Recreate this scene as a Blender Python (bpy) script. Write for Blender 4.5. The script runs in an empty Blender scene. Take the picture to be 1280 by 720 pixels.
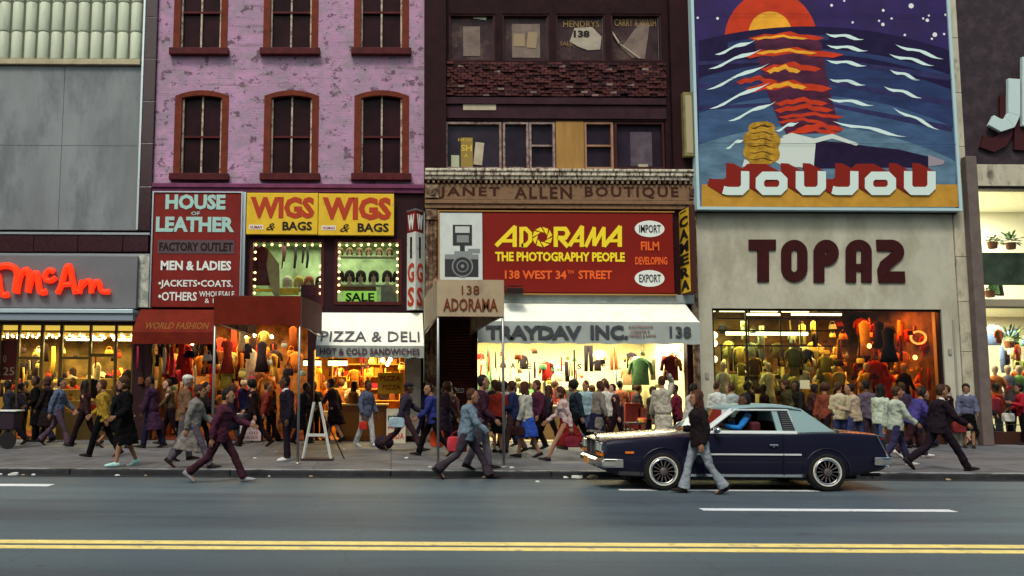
import bpy, bmesh, math, random
from mathutils import Vector, Matrix
random.seed(7)
S = bpy.context.scene
C = S.collection
rad = math.radians
# ------------------------------------------------------------ camera
F_PX, PPX = 1130.0, 490.0
TILT, ROLL = rad(5.96), rad(0.3)
CAM = Vector((0, 0, 1.75))
fw = Vector((0, math.cos(TILT), math.sin(TILT)))
r0 = Vector((1, 0, 0)); u0 = Vector((0, -math.sin(TILT), math.cos(TILT)))
rt = r0 * math.cos(ROLL) + u0 * math.sin(ROLL)
up = u0 * math.cos(ROLL) - r0 * math.sin(ROLL)
cd = bpy.data.cameras.new('camera'); cam = bpy.data.objects.new('camera', cd); C.objects.link(cam)
cam.matrix_world = Matrix(((rt.x, up.x, -fw.x, CAM.x), (rt.y, up.y, -fw.y, CAM.y), (rt.z, up.z, -fw.z, CAM.z), (0, 0, 0, 1)))
cd.sensor_width = 36; cd.lens = F_PX / 1280 * 36; cd.shift_x = (640 - PPX) / 1280
cd.clip_end = 500
S.camera = cam
# ------------------------------------------------------------ world, sun, exposure
w = bpy.data.worlds.new('World'); S.world = w; w.use_nodes = True
nt = w.node_tree; bg = nt.nodes['Background']
sky = nt.nodes.new('ShaderNodeTexSky'); sky.sky_type = 'NISHITA'; sky.sun_disc = False
SUN_EL, SUN_AZ = 55, 200
sky.sun_elevation = rad(SUN_EL); sky.sun_rotation = rad(SUN_AZ)
sky.dust_density = 3.0; sky.air_density = 1.4
hz_ = nt.nodes.new('ShaderNodeMix'); hz_.data_type = 'RGBA'; hz_.blend_type = 'MULTIPLY'; hz_.inputs[0].default_value = 1; hz_.inputs[7].default_value = (1.0, 1.02, .88, 1)   # thin warm overcast
nt.links.new(sky.outputs[0], hz_.inputs[6]); nt.links.new(hz_.outputs[2], bg.inputs[0]); bg.inputs[1].default_value = 0.12
sl = bpy.data.lights.new('sun', 'SUN'); sl.energy = 1.1; sl.angle = rad(12); sl.color = (1, .95, .86)
sun = bpy.data.objects.new('sun', sl); C.objects.link(sun)
sd = Vector((math.sin(rad(SUN_AZ)) * math.cos(rad(SUN_EL)), math.cos(rad(SUN_AZ)) * math.cos(rad(SUN_EL)), math.sin(rad(SUN_EL))))
sun.rotation_euler = sd.to_track_quat('Z', 'Y').to_euler(); sun.location = (0, -10, 40)
S.view_settings.view_transform = 'Standard'; S.view_settings.look = 'None'
S.view_settings.exposure = 0.62; S.view_settings.gamma = 1
S.cycles.max_bounces = 5; S.cycles.diffuse_bounces = 2; S.cycles.glossy_bounces = 2
S.cycles.transparent_max_bounces = 10; S.cycles.transmission_bounces = 4
S.cycles.sample_clamp_indirect = 4; S.cycles.caustics_reflective = False; S.cycles.caustics_refractive = False
S.cycles.use_denoising = True

# ------------------------------------------------------------ pixel <-> world helpers (photo pixels, 1280x720)
def ray(px, py):
    return (fw + rt * ((px - PPX) / F_PX) + up * ((360 - py) / F_PX))
def P(px, py, Y):
    d = ray(px, py); return CAM + d * (Y / d.y)
def G(px, py, z):
    d = ray(px, py); return CAM + d * ((z - CAM.z) / d.z)
def rect(x0, y0, x1, y1, Y):
    xm, ym = (x0 + x1) / 2, (y0 + y1) / 2
    return P(x0, ym, Y).x, P(x1, ym, Y).x, P(xm, y1, Y).z, P(xm, y0, Y).z
WY = 25.5          # facade plane
CURB = 17.15
SZ = 0.11          # pavement height

# ------------------------------------------------------------ materials
_m = {}
def lin(c):
    return tuple((x / 12.92 if x <= .04045 else ((x + .055) / 1.055) ** 2.4) for x in c)
def mat(name, col, rough=.7, var=0., vscale=3., bump=0., bscale=30., metal=0., coat=0., spec=.12, dirt=None, dscale=1.2, damt=.5, stretch=(1, 1, 1), emit=0., backlit=0.):
    if name in _m: return _m[name]
    m = bpy.data.materials.new(name); m.use_nodes = True; _m[name] = m
    n = m.node_tree.nodes; l = m.node_tree.links; b = n['Principled BSDF']
    col = tuple(col)
    b.inputs['Base Color'].default_value = (*col, 1); b.inputs['Roughness'].default_value = rough
    b.inputs['Metallic'].default_value = metal; b.inputs['Coat Weight'].default_value = coat
    b.inputs['Coat Roughness'].default_value = .06
    b.inputs['Specular IOR Level'].default_value = spec
    if emit:
        b.inputs['Emission Color'].default_value = (*col, 1); b.inputs['Emission Strength'].default_value = emit
    tc = n.new('ShaderNodeTexCoord'); mp = n.new('ShaderNodeMapping'); l.new(tc.outputs['Object'], mp.inputs[0])
    mp.inputs['Scale'].default_value = stretch
    last = None
    if var:
        no = n.new('ShaderNodeTexNoise'); no.inputs['Scale'].default_value = vscale; no.inputs['Detail'].default_value = 6
        no.inputs['Roughness'].default_value = .65
        l.new(mp.outputs[0], no.inputs[0])
        r = n.new('ShaderNodeValToRGB'); r.color_ramp.elements[0].position = .3; r.color_ramp.elements[1].position = .7
        r.color_ramp.elements[0].color = (*[c * (1 - var) for c in col], 1)
        r.color_ramp.elements[1].color = (*[min(1, c * (1 + var)) for c in col], 1)
        l.new(no.outputs[0], r.inputs[0]); last = r.outputs[0]
    if dirt:
        no = n.new('ShaderNodeTexNoise'); no.inputs['Scale'].default_value = dscale; no.inputs['Detail'].default_value = 9
        no.inputs['Roughness'].default_value = .7; l.new(mp.outputs[0], no.inputs[0])
        r = n.new('ShaderNodeValToRGB'); r.color_ramp.elements[0].position = 1 - damt - .06; r.color_ramp.elements[1].position = 1 - damt + .08
        l.new(no.outputs[0], r.inputs[0])
        mx = n.new('ShaderNodeMix'); mx.data_type = 'RGBA'; l.new(r.outputs[0], mx.inputs[0])
        if last: l.new(last, mx.inputs[6])
        else: mx.inputs[6].default_value = (*col, 1)
        mx.inputs[7].default_value = (*dirt, 1); last = mx.outputs[2]
    if last: l.new(last, b.inputs['Base Color'])
    if bump:
        no = n.new('ShaderNodeTexNoise'); no.inputs['Scale'].default_value = bscale; no.inputs['Detail'].default_value = 5
        l.new(mp.outputs[0], no.inputs[0])
        bp = n.new('ShaderNodeBump'); bp.inputs['Strength'].default_value = bump; bp.inputs['Distance'].default_value = .02
        l.new(no.outputs[0], bp.inputs['Height']); l.new(bp.outputs[0], b.inputs['Normal'])
    return m
def emat(name, col, strength):
    if name in _m: return _m[name]
    m = bpy.data.materials.new(name); m.use_nodes = True; _m[name] = m
    b = m.node_tree.nodes['Principled BSDF']
    b.inputs['Base Color'].default_value = (*col, 1)
    b.inputs['Emission Color'].default_value = (*col, 1); b.inputs['Emission Strength'].default_value = strength
    return m
def glass(name, tint=(1, 1, 1), refl=.6):
    if name in _m: return _m[name]
    m = bpy.data.materials.new(name); m.use_nodes = True; _m[name] = m
    n = m.node_tree.nodes; l = m.node_tree.links; n.remove(n['Principled BSDF'])
    t = n.new('ShaderNodeBsdfTransparent'); t.inputs[0].default_value = (*tint, 1)
    g = n.new('ShaderNodeBsdfGlossy'); g.inputs['Roughness'].default_value = .03; g.inputs[0].default_value = (.9, .95, 1, 1)
    f = n.new('ShaderNodeFresnel'); f.inputs[0].default_value = 1.5
    mu = n.new('ShaderNodeMath'); mu.operation = 'MULTIPLY'; mu.inputs[1].default_value = refl
    x = n.new('ShaderNodeMixShader'); l.new(f.outputs[0], mu.inputs[0]); l.new(mu.outputs[0], x.inputs[0])
    l.new(t.outputs[0], x.inputs[1]); l.new(g.outputs[0], x.inputs[2]); l.new(x.outputs[0], n['Material Output'].inputs[0])
    return m

# ------------------------------------------------------------ mesh builder
class MB:
    def __init__(s): s.v = []; s.f = []; s.mi = []; s.m = 0
    def add(s, vs, fs):
        o = len(s.v); s.v += [Vector(v) for v in vs]
        for f in fs: s.f.append([i + o for i in f]); s.mi.append(s.m)
        return s
    def box(s, x0, x1, y0, y1, z0, z1):
        if x0 > x1: x0, x1 = x1, x0
        if y0 > y1: y0, y1 = y1, y0
        if z0 > z1: z0, z1 = z1, z0
        return s.add([(x0, y0, z0), (x1, y0, z0), (x1, y1, z0), (x0, y1, z0), (x0, y0, z1), (x1, y0, z1), (x1, y1, z1), (x0, y1, z1)],
                     [(0, 3, 2, 1), (4, 5, 6, 7), (0, 1, 5, 4), (1, 2, 6, 5), (2, 3, 7, 6), (3, 0, 4, 7)])
    def hexa(s, b, t):      # four bottom points, four top points
        return s.add(list(b) + list(t), [(0, 3, 2, 1), (4, 5, 6, 7), (0, 1, 5, 4), (1, 2, 6, 5), (2, 3, 7, 6), (3, 0, 4, 7)])
    def prism(s, pts, y0, y1):    # polygon (x,z) extruded in y
        n = len(pts)
        a = sum(pts[i][0] * pts[(i + 1) % n][1] - pts[(i + 1) % n][0] * pts[i][1] for i in range(n))
        if a < 0: pts = pts[::-1]
        return s.add([(x, y0, z) for x, z in pts] + [(x, y1, z) for x, z in pts],
                     [list(range(n)), list(range(2 * n - 1, n - 1, -1))] + [(i + n, (i + 1) % n + n, (i + 1) % n, i) for i in range(n)])
    def loft(s, rings, cap=True, closed=True):
        n = len(rings[0]); vs = [p for r in rings for p in r]; fs = []
        for k in range(len(rings) - 1):
            for i in range(n if closed else n - 1):
                j = (i + 1) % n; fs.append((k * n + i, k * n + j, (k + 1) * n + j, (k + 1) * n + i))
        if cap: fs.append(list(range(n - 1, -1, -1))); fs.append([(len(rings) - 1) * n + i for i in range(n)])
        return s.add(vs, fs)
    def tube(s, pts, r, n=8, ref=None, flat=1.):
        pts = [Vector(p) for p in pts]; rr = r if isinstance(r, (list, tuple)) else [r] * len(pts)
        rings = []; pa = None
        for i, p in enumerate(pts):
            d = (pts[min(i + 1, len(pts) - 1)] - pts[max(i - 1, 0)]).normalized()
            if pa is None:
                a = Vector(ref) if ref else (Vector((0, 0, 1)) if abs(d.z) < .9 else Vector((0, 1, 0)))
            else: a = pa
            a = (a - d * a.dot(d))
            a = a.normalized() if a.length > 1e-6 else d.orthogonal().normalized()
            b = d.cross(a); pa = a
            ra, rb = rr[i] if isinstance(rr[i], tuple) else (rr[i], rr[i] * flat)
            rings.append([p + a * (ra * math.cos(t)) + b * (rb * math.sin(t)) for t in [2 * math.pi * k / n for k in range(n)]])
        return s.loft(rings)
    def ell(s, c, r, n=12, m=8):
        rings = []
        for j in range(m + 1):
            t = math.pi * (j + .02) / (m + .04); st, ct = math.sin(t), math.cos(t)
            rings.append([(c[0] + r[0] * st * math.cos(2 * math.pi * k / n), c[1] + r[1] * st * math.sin(2 * math.pi * k / n), c[2] - r[2] * ct) for k in range(n)])
        return s.loft(rings)
    def lathe(s, c, prof, n=16):   # prof: (r,z)
        return s.loft([[(c[0] + r * math.cos(2 * math.pi * k / n), c[1] + r * math.sin(2 * math.pi * k / n), c[2] + z) for k in range(n)] for r, z in prof])
    def disc_y(s, c, prof, n=24):  # revolve round the y axis: prof (r, y)
        return s.loft([[(c[0] + r * math.cos(2 * math.pi * k / n), c[1] + y, c[2] + r * math.sin(2 * math.pi * k / n)) for k in range(n)] for r, y in prof])
    def ribbon(s, pts, wd, y0, y1, closed=False):   # stroke in the xz plane; sharp corners start a new stroke
        pts = [Vector(p) for p in pts]
        if not closed:
            for i in range(1, len(pts) - 1):
                d1 = (pts[i] - pts[i - 1]).normalized(); d2 = (pts[i + 1] - pts[i]).normalized()
                if d1.dot(d2) < -.2:
                    s.ribbon(pts[:i] + [pts[i] + d1 * wd * .3], wd, y0, y1); s.ribbon([pts[i] - d2 * wd * .3] + pts[i:][1:], wd, y0, y1); return s
        s.rk = getattr(s, 'rk', 0) + 1; y0 -= .0004 * s.rk
        n = len(pts); L = []; R = []
        for i in range(n):
            a = pts[i - 1] if (i > 0 or closed) else None
            b = pts[(i + 1) % n] if (i < n - 1 or closed) else None
            p = Vector(pts[i]); d1 = (p - a).normalized() if a is not None else None; d2 = (b - p).normalized() if b is not None else None
            d1 = d1 or d2; d2 = d2 or d1
            n1 = Vector((-d1.y, d1.x)); n2 = Vector((-d2.y, d2.x)); mi = (n1 + n2)
            mi = mi.normalized() if mi.length > .1 else n1
            k = wd / 2 / max(.5, mi.dot(n1)); L.append(p + mi * k); R.append(p - mi * k)
        for i in range(n if closed else n - 1):
            j = (i + 1) % n
            s.prism([tuple(L[i]), tuple(L[j]), tuple(R[j]), tuple(R[i])], y0, y1)
        return s
    def text(s, txt, M, wd, ht, depth=.02, bold=.0, shear=0., space=1., res=2):
        cu = bpy.data.curves.new('t', 'FONT'); cu.body = txt; cu.extrude = .5; cu.offset = bold; cu.shear = shear
        cu.space_character = space; cu.resolution_u = res
        o = bpy.data.objects.new('t', cu); me = o.to_mesh()
        vs = [v.co.copy() for v in me.vertices]; fs = [list(p.vertices) for p in me.polygons]
        o.to_mesh_clear(); bpy.data.objects.remove(o); bpy.data.curves.remove(cu)
        x0 = min(v.x for v in vs); x1 = max(v.x for v in vs); y0 = min(v.y for v in vs); y1 = max(v.y for v in vs)
        return s.add([M @ Vector(((v.x - x0) / (x1 - x0) * wd, (v.y - y0) / (y1 - y0) * ht, (v.z + .5) * depth)) for v in vs], fs)
    def ftext(s, txt, x0, x1, z0, z1, y, **k):      # text on a wall facing the street (-y)
        M = Matrix(((1, 0, 0, x0), (0, 0, -1, y), (0, 1, 0, z0), (0, 0, 0, 1)))
        return s.text(txt, M, x1 - x0, z1 - z0, **k)
    def build(s, name, m, parent=None, smooth=False, bev=0., local=False):
        o0 = Vector((0, 0, 0))
        if parent is not None and not local:
            q = parent
            while q is not None: o0 += q.location; q = q.parent
        me = bpy.data.meshes.new(name); me.from_pydata([v - o0 for v in s.v], [], s.f)
        for q in (m if isinstance(m, (list, tuple)) else [m]): me.materials.append(q)
        if max(s.mi, default=0) > 0: me.polygons.foreach_set('material_index', s.mi)
        if smooth: me.shade_smooth() if hasattr(me, 'shade_smooth') else me.polygons.foreach_set('use_smooth', [True] * len(me.polygons))
        me.update()
        o = bpy.data.objects.new(name, me); C.objects.link(o); o.parent = parent
        if bev:
            b = o.modifiers.new('bevel', 'BEVEL'); b.width = bev; b.segments = 2; b.limit_method = 'ANGLE'; b.angle_limit = rad(40)
        return o
def thing(name, label, cat, loc=(0, 0, 0), rz=0, group=None):
    o = bpy.data.objects.new(name, None); C.objects.link(o); o.location = loc; o.rotation_euler = (0, 0, rz); o.empty_display_size = .2
    tag(o, label, cat, group); return o
def tag(o, label, cat, group=None):
    o['label'] = label; o['category'] = cat
    if group: o['group'] = group
    return o
def kind(o, k='structure'): o['kind'] = k; return o
def copy_tree(o, parent=None):
    c = o.copy(); C.objects.link(c); c.parent = parent
    for ch in list(o.children): copy_tree(ch, c)
    return c
def qbox(mb, x0, y0, x1, y1, Yf, Yb, Yr=None):
    X0, X1, Z0, Z1 = rect(x0, y0, x1, y1, Yr or Yf); return mb.box(X0, X1, Yf, Yb, Z0, Z1)
def B(x0, x1, y0, y1, z0, z1): return MB().box(x0, x1, y0, y1, z0, z1)
def ptext(mb, txt, x0, y0, x1, y1, Y, **k):
    X0, X1, Z0, Z1 = rect(x0, y0, x1, y1, Y); return mb.ftext(txt, X0, X1, Z0, Z1, Y, **k)
def wall_holes(mb, X0, X1, Z0, Z1, holes, Y0, Y1):
    xs = sorted({X0, X1, *[min(max(h[i], X0), X1) for h in holes for i in (0, 1)]})
    zs = sorted({Z0, Z1, *[min(max(h[i], Z0), Z1) for h in holes for i in (2, 3)]})
    def hole(i, j):
        if i < 0 or j < 0 or i >= len(xs) - 1 or j >= len(zs) - 1: return True
        cx, cz = (xs[i] + xs[i + 1]) / 2, (zs[j] + zs[j + 1]) / 2
        return any(h[0] < cx < h[1] and h[2] < cz < h[3] for h in holes)
    for i in range(len(xs) - 1):
        for j in range(len(zs) - 1):
            if hole(i, j): continue
            a, b, c, d = xs[i], xs[i + 1], zs[j], zs[j + 1]
            mb.add([(a, Y0, c), (b, Y0, c), (b, Y0, d), (a, Y0, d)], [(0, 1, 2, 3)])
            mb.add([(a, Y1, c), (b, Y1, c), (b, Y1, d), (a, Y1, d)], [(3, 2, 1, 0)])
            if hole(i - 1, j): mb.add([(a, Y0, c), (a, Y1, c), (a, Y1, d), (a, Y0, d)], [(3, 2, 1, 0)])
            if hole(i + 1, j): mb.add([(b, Y0, c), (b, Y1, c), (b, Y1, d), (b, Y0, d)], [(0, 1, 2, 3)])
            if hole(i, j - 1): mb.add([(a, Y0, c), (b, Y0, c), (b, Y1, c), (a, Y1, c)], [(3, 2, 1, 0)])
            if hole(i, j + 1): mb.add([(a, Y0, d), (b, Y0, d), (b, Y1, d), (a, Y1, d)], [(0, 1, 2, 3)])
    return mb
def room(parent, X0, X1, Z0, Z1, Yf, Yb, mw, mf=None, mc=None, name='interior_wall'):
    t = .06
    b = MB(); b.box(X0 - t, X1 + t, Yb, Yb + t, Z0, Z1); b.box(X0 - t, X0, Yf, Yb, Z0, Z1); b.box(X1, X1 + t, Yf, Yb, Z0, Z1)
    b.build(name, mw, parent)
    B(X0 - t, X1 + t, Yf, Yb + t, Z0 - t, Z0).build('interior_floor', mf or mw, parent)
    B(X0 - t, X1 + t, Yf, Yb + t, Z1, Z1 + t).build('interior_ceiling', mc or mw, parent)
def area(name, loc, sx, sy, e, col, rot=(0, 0, 0)):
    l = bpy.data.lights.new(name, 'AREA'); l.shape = 'RECTANGLE'; l.size = sx; l.size_y = sy; l.energy = e; l.color = col
    o = bpy.data.objects.new(name, l); C.objects.link(o); o.location = loc; o.rotation_euler = rot; return o
# ============================================================ ground
def ground_mats():
    m = mat('asphalt', (.088, .122, .142), .6, var=.2, vscale=.5, bump=.5, bscale=70, dirt=(.062, .078, .095), dscale=.55, damt=.47, stretch=(.12, 1, 1), spec=.3)
    n = m.node_tree.nodes; l = m.node_tree.links; b = n['Principled BSDF']
    src = b.inputs['Base Color'].links[0].from_socket
    tc = n.new('ShaderNodeTexCoord'); no = n.new('ShaderNodeTexNoise'); no.inputs['Scale'].default_value = 38; no.inputs['Detail'].default_value = 6; no.inputs['Roughness'].default_value = .8
    l.new(tc.outputs['Object'], no.inputs[0])
    mx = n.new('ShaderNodeMix'); mx.data_type = 'RGBA'; mx.blend_type = 'OVERLAY'; mx.inputs[0].default_value = .8
    l.new(src, mx.inputs[6]); l.new(no.outputs[0], mx.inputs[7])
    # thin cracks
    vo = n.new('ShaderNodeTexVoronoi'); vo.feature = 'DISTANCE_TO_EDGE'; vo.inputs['Scale'].default_value = .22
    ds = n.new('ShaderNodeTexNoise'); ds.inputs['Scale'].default_value = 1.3; l.new(tc.outputs['Object'], ds.inputs[0])
    ad = n.new('ShaderNodeVectorMath'); ad.operation = 'ADD'; l.new(tc.outputs['Object'], ad.inputs[0]); l.new(ds.outputs['Color'], ad.inputs[1])
    l.new(ad.outputs[0], vo.inputs[0])
    cr = n.new('ShaderNodeValToRGB'); cr.color_ramp.elements[0].color = (.72, .72, .72, 1); cr.color_ramp.elements[1].color = (1, 1, 1, 1)
    cr.color_ramp.elements[0].position = .0; cr.color_ramp.elements[1].position = .004; l.new(vo.outputs['Distance'], cr.inputs[0])
    m2 = n.new('ShaderNodeMix'); m2.data_type = 'RGBA'; m2.blend_type = 'MULTIPLY'; m2.inputs[0].default_value = 1
    l.new(mx.outputs[2], m2.inputs[6]); l.new(cr.outputs[0], m2.inputs[7])
    sx = n.new('ShaderNodeSeparateXYZ'); l.new(tc.outputs['Object'], sx.inputs[0])
    nz = n.new('ShaderNodeTexNoise'); nz.inputs['Scale'].default_value = .35; nz.inputs['Detail'].default_value = 5; l.new(tc.outputs['Object'], nz.inputs[0])
    a1 = n.new('ShaderNodeMath'); a1.operation = 'MULTIPLY_ADD'; a1.inputs[1].default_value = 1.6; l.new(nz.outputs[0], a1.inputs[0]); l.new(sx.outputs[1], a1.inputs[2])
    a2 = n.new('ShaderNodeMath'); a2.operation = 'MULTIPLY'; a2.inputs[1].default_value = 1.75; l.new(a1.outputs[0], a2.inputs[0])
    a3 = n.new('ShaderNodeMath'); a3.operation = 'SINE'; l.new(a2.outputs[0], a3.inputs[0])
    wr2 = n.new('ShaderNodeValToRGB'); wr2.color_ramp.elements[0].color = (.78, .78, .8, 1); wr2.color_ramp.elements[1].color = (1.0, 1.0, 1.0, 1)
    wr2.color_ramp.elements[0].position = .0; wr2.color_ramp.elements[1].position = .6; l.new(a3.outputs[0], wr2.inputs[0])
    m3 = n.new('ShaderNodeMix'); m3.data_type = 'RGBA'; m3.blend_type = 'MULTIPLY'; m3.inputs[0].default_value = .8
    l.new(m2.outputs[2], m3.inputs[6]); l.new(wr2.outputs[0], m3.inputs[7])
    vs = n.new('ShaderNodeTexVoronoi'); vs.inputs['Scale'].default_value = 1.1; l.new(ad.outputs[0], vs.inputs[0])
    sr = n.new('ShaderNodeValToRGB'); sr.color_ramp.elements[0].color = (.5, .5, .5, 1); sr.color_ramp.elements[1].color = (1, 1, 1, 1)
    sr.color_ramp.elements[0].position = .05; sr.color_ramp.elements[1].position = .11; l.new(vs.outputs['Distance'], sr.inputs[0])
    m4 = n.new('ShaderNodeMix'); m4.data_type = 'RGBA'; m4.blend_type = 'MULTIPLY'; m4.inputs[0].default_value = .6
    l.new(m3.outputs[2], m4.inputs[6]); l.new(sr.outputs[0], m4.inputs[7]); l.new(m4.outputs[2], b.inputs['Base Color'])
    # concrete pavement with flags
    m = mat('pavement', (.13, .132, .145), .75, var=.25, vscale=.9, bump=.25, bscale=60, dirt=(.075, .075, .08), dscale=1.1, damt=.44)
    n = m.node_tree.nodes; l = m.node_tree.links; b = n['Principled BSDF']
    src = b.inputs['Base Color'].links[0].from_socket
    tc = n.new('ShaderNodeTexCoord'); br = n.new('ShaderNodeTexBrick'); br.offset = 0; br.inputs['Scale'].default_value = 1
    br.inputs['Brick Width'].default_value = 1.5; br.inputs['Row Height'].default_value = 1.5; br.inputs['Mortar Size'].default_value = .012
    br.inputs['Color1'].default_value = (1, 1, 1, 1); br.inputs['Color2'].default_value = (.8, .8, .82, 1); br.inputs['Mortar'].default_value = (.4, .4, .4, 1)
    l.new(tc.outputs['Object'], br.inputs[0])
    mx = n.new('ShaderNodeMix'); mx.data_type = 'RGBA'; mx.blend_type = 'MULTIPLY'; mx.inputs[0].default_value = 1
    l.new(src, mx.inputs[6]); l.new(br.outputs[0], mx.inputs[7])
    # blackened chewing gum spots
    vo = n.new('ShaderNodeTexVoronoi'); vo.inputs['Scale'].default_value = 2.6; l.new(tc.outputs['Object'], vo.inputs[0])
    cr = n.new('ShaderNodeValToRGB'); cr.color_ramp.elements[0].color = (.45, .45, .45, 1); cr.color_ramp.elements[1].color = (1, 1, 1, 1)
    cr.color_ramp.elements[0].position = .06; cr.color_ramp.elements[1].position = .1; l.new(vo.outputs['Distance'], cr.inputs[0])
    m2 = n.new('ShaderNodeMix'); m2.data_type = 'RGBA'; m2.blend_type = 'MULTIPLY'; m2.inputs[0].default_value = 1
    l.new(mx.outputs[2], m2.inputs[6]); l.new(cr.outputs[0], m2.inputs[7]); l.new(m2.outputs[2], b.inputs['Base Color'])
ground_mats()
kind(B(-200, 200, -60, 200, -.6, -.05).build('ground', mat('earth', (.1, .1, .1), .9, var=.2)))
kind(B(-80, 80, -8, CURB - .001, -.049, 0).build('road', _m['asphalt']))
kb = MB(); x = -60.
while x < 60:
    kb.box(x + .004, x + 2.99, CURB, CURB + .16, -.04, SZ - .006); x += 3.0
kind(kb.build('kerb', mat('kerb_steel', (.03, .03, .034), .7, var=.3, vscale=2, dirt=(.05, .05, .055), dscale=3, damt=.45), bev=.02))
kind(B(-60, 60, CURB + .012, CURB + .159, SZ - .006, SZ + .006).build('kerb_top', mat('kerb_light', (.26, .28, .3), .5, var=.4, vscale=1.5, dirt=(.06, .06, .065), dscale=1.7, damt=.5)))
kind(B(-80, 80, CURB + .161, WY + .1, -.04, SZ).build('pavement', _m['pavement']))
kind(B(-80, 80, CURB - .32, CURB - .001, -.03, .004).build('gutter', mat('gutter_dirt', (.028, .028, .03), .8, var=.5, vscale=5)))
# road paint
paint_y = mat('yellow_paint', (.85, .66, .22), .6, var=.15, vscale=4, dirt=(.42, .36, .2), dscale=5, damt=.4)
paint_w = mat('white_paint', (.72, .74, .76), .6, var=.1, vscale=4, dirt=(.2, .22, .24), dscale=9, damt=.36)
m = MB(); ya = G(490, 688.0, 0).y; yb = G(490, 684.2, 0).y; yc = G(490, 681.6, 0).y; yd = G(490, 677.6, 0).y
m.box(-60, 60, ya, yb, .0, .005); m.box(-60, 60, yc, yd, .0, .005)
kind(m.build('centre_line', paint_y))
m = MB()
for x0, x1, y in ((880, 1190, 637), (-60, 62, 606)):
    a = G(x0, y + 1.3, 0); b_ = G(x1, y + 1.3, 0); hy = (G(x0, y - 1.3, 0).y - a.y)
    m.box(a.x, b_.x, a.y, a.y + hy, 0, .005)
a = G(775, 613, 0); b_ = G(1020, 613, 0); m.box(a.x, b_.x, a.y, a.y + .14, 0, .005)
for k in (-1, 1, 2, 3):
    a = G(880, 637, 0); m.box(a.x + k * 9 - 0, a.x + k * 9 + 3.6, a.y, a.y + .13, 0, .005) if k != 0 and k > 0 else None
kind(m.build('lane_line', paint_w))
# ============================================================ buildings across the street (behind the camera; they shade the canyon and show in the glass)
def opp(x0, x1, h_, label, col, n_, fl):
    r_ = thing('office_building', label, 'building', ((x0 + x1) / 2, -12, 0)); holes = []
    w_ = (x1 - x0) / n_
    for f in range(fl):
        z0 = 4.6 + f * (h_ - 5) / fl
        for k in range(n_): holes.append((x0 + w_ * (k + .25), x0 + w_ * (k + .75), z0, z0 + (h_ - 5) / fl * .62))
    holes.append((x0 + .6, x1 - .6, .5, 3.6)); m_ = MB(); wall_holes(m_, x0, x1, 0, h_, holes, -12, -12.4); m_.build('wall', mat('opposite_wall_%d' % int(x0), col, .85, var=.2), r_)
    g_ = MB()
    for h4 in holes: g_.box(h4[0], h4[1], -12.35, -12.3, h4[2], h4[3])
    g_.build('window', mat('opposite_pane', (.05, .06, .07), .1, spec=.8), r_)['kind'] = 'stuff'
    MB().box(x0, x1, -13, -12.41, h_ - .3, h_).build('roof', mat('opposite_roof', (.1, .1, .1), .9), r_)
opp(-50, -18, 19, 'brown brick office block across the street from the grey building', (.22, .13, .09), 12, 5)
opp(-17.9, 9, 15, 'pale limestone store across the street from the pink building', (.38, .36, .31), 8, 4)
opp(9.1, 48, 23, 'grey office block across the street from the billboard', (.26, .26, .27), 14, 7)
# ============================================================ grey building on the left (shoe shop)
TOPZ = 17.0
BX0 = -27.0
def vx(px, py): return P(px, py, WY).x
def hz(py, px=640): return P(px, py, WY).z
XA = vx(189, 300)      # grey | pink
XB = vx(530, 240)      # pink | brown
XC = vx(869, 300)      # brown | concrete
XD = vx(1200, 330)     # concrete | dark stone
XE = 27.0
steel_dark = mat('dark_bronze', (.03, .02, .018), .4, metal=.3)
gl = glass('shop_glass', (.97, 1, .97), .8)
gb = thing('department_building', 'grey panelled building with pale corrugated panels and red script over a shoe shop', 'building', (BX0, WY, 0))
zsh = hz(404, 80)
mb = MB(); wall_holes(mb, BX0, XA, SZ, TOPZ, [(vx(-420, 450), vx(166, 450), SZ, zsh)], WY, WY + .35)
mb.build('wall', mat('sooty_stone', (.03, .012, .015), .7, var=.3), gb)
grey = mat('grey_slab', (.21, .225, .235), .75, var=.22, vscale=.8, bump=.2, bscale=25, dirt=(.14, .155, .17), dscale=.9, damt=.45, stretch=(1, 1, .35))
mb = MB(); Z0, Z1 = hz(288, 90), hz(84, 90); xs = [BX0, -22, -17.6, vx(-30, 190), vx(78, 190), vx(177, 190)]
for i in range(5):
    zm = hz(183, 90)
    mb.box(xs[i] + .004, xs[i + 1] - .004, WY - .08, WY, Z0, zm - .004); mb.box(xs[i] + .004, xs[i + 1] - .004, WY - .08, WY, zm + .004, Z1)
mb.build('cladding', grey, gb, bev=.006)
mb = MB(); Xr = vx(178, 60)
cream = mat('cream_enamel', (.5, .54, .42), .38, var=.12, vscale=2, dirt=(.35, .38, .3), dscale=2.5, damt=.38, stretch=(1, 1, .2))
pw = .385; zj = [hz(76, 90), hz(41, 90), hz(4, 90), hz(-33, 90), hz(-70, 90), hz(-107, 90)]
x = Xr - pw / 2
while x > BX0:
    for a, b_ in zip(zj, zj[1:]):
        mb.lathe((x, WY + .02, 0), [(.155, a + .0), (.168, a + .05), (.168, b_ - .04), (.15, b_ - .012)], 14)
    x -= pw
mb.build('corrugated_panel', cream, gb, smooth=True)
MB().box(BX0, Xr, WY - .02, WY, zj[0], zj[-1]).build('backing_panel', mat('backing', (.12, .13, .1), .8), gb)
MB().box(BX0, Xr, WY - .2, WY, hz(83, 90), hz(76.5, 90)).build('ledge', mat('ledge_stone', (.42, .36, .24), .6, var=.2), gb, bev=.01)
gran = mat('maroon_granite', (.035, .008, .012), .25, var=.35, vscale=8, spec=.6)
jm = mat('pale_joint', (.4, .38, .38), .6)
mb = MB(); mj = MB()
xg0, xg1 = vx(179, 150), vx(190, 150)
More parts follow.
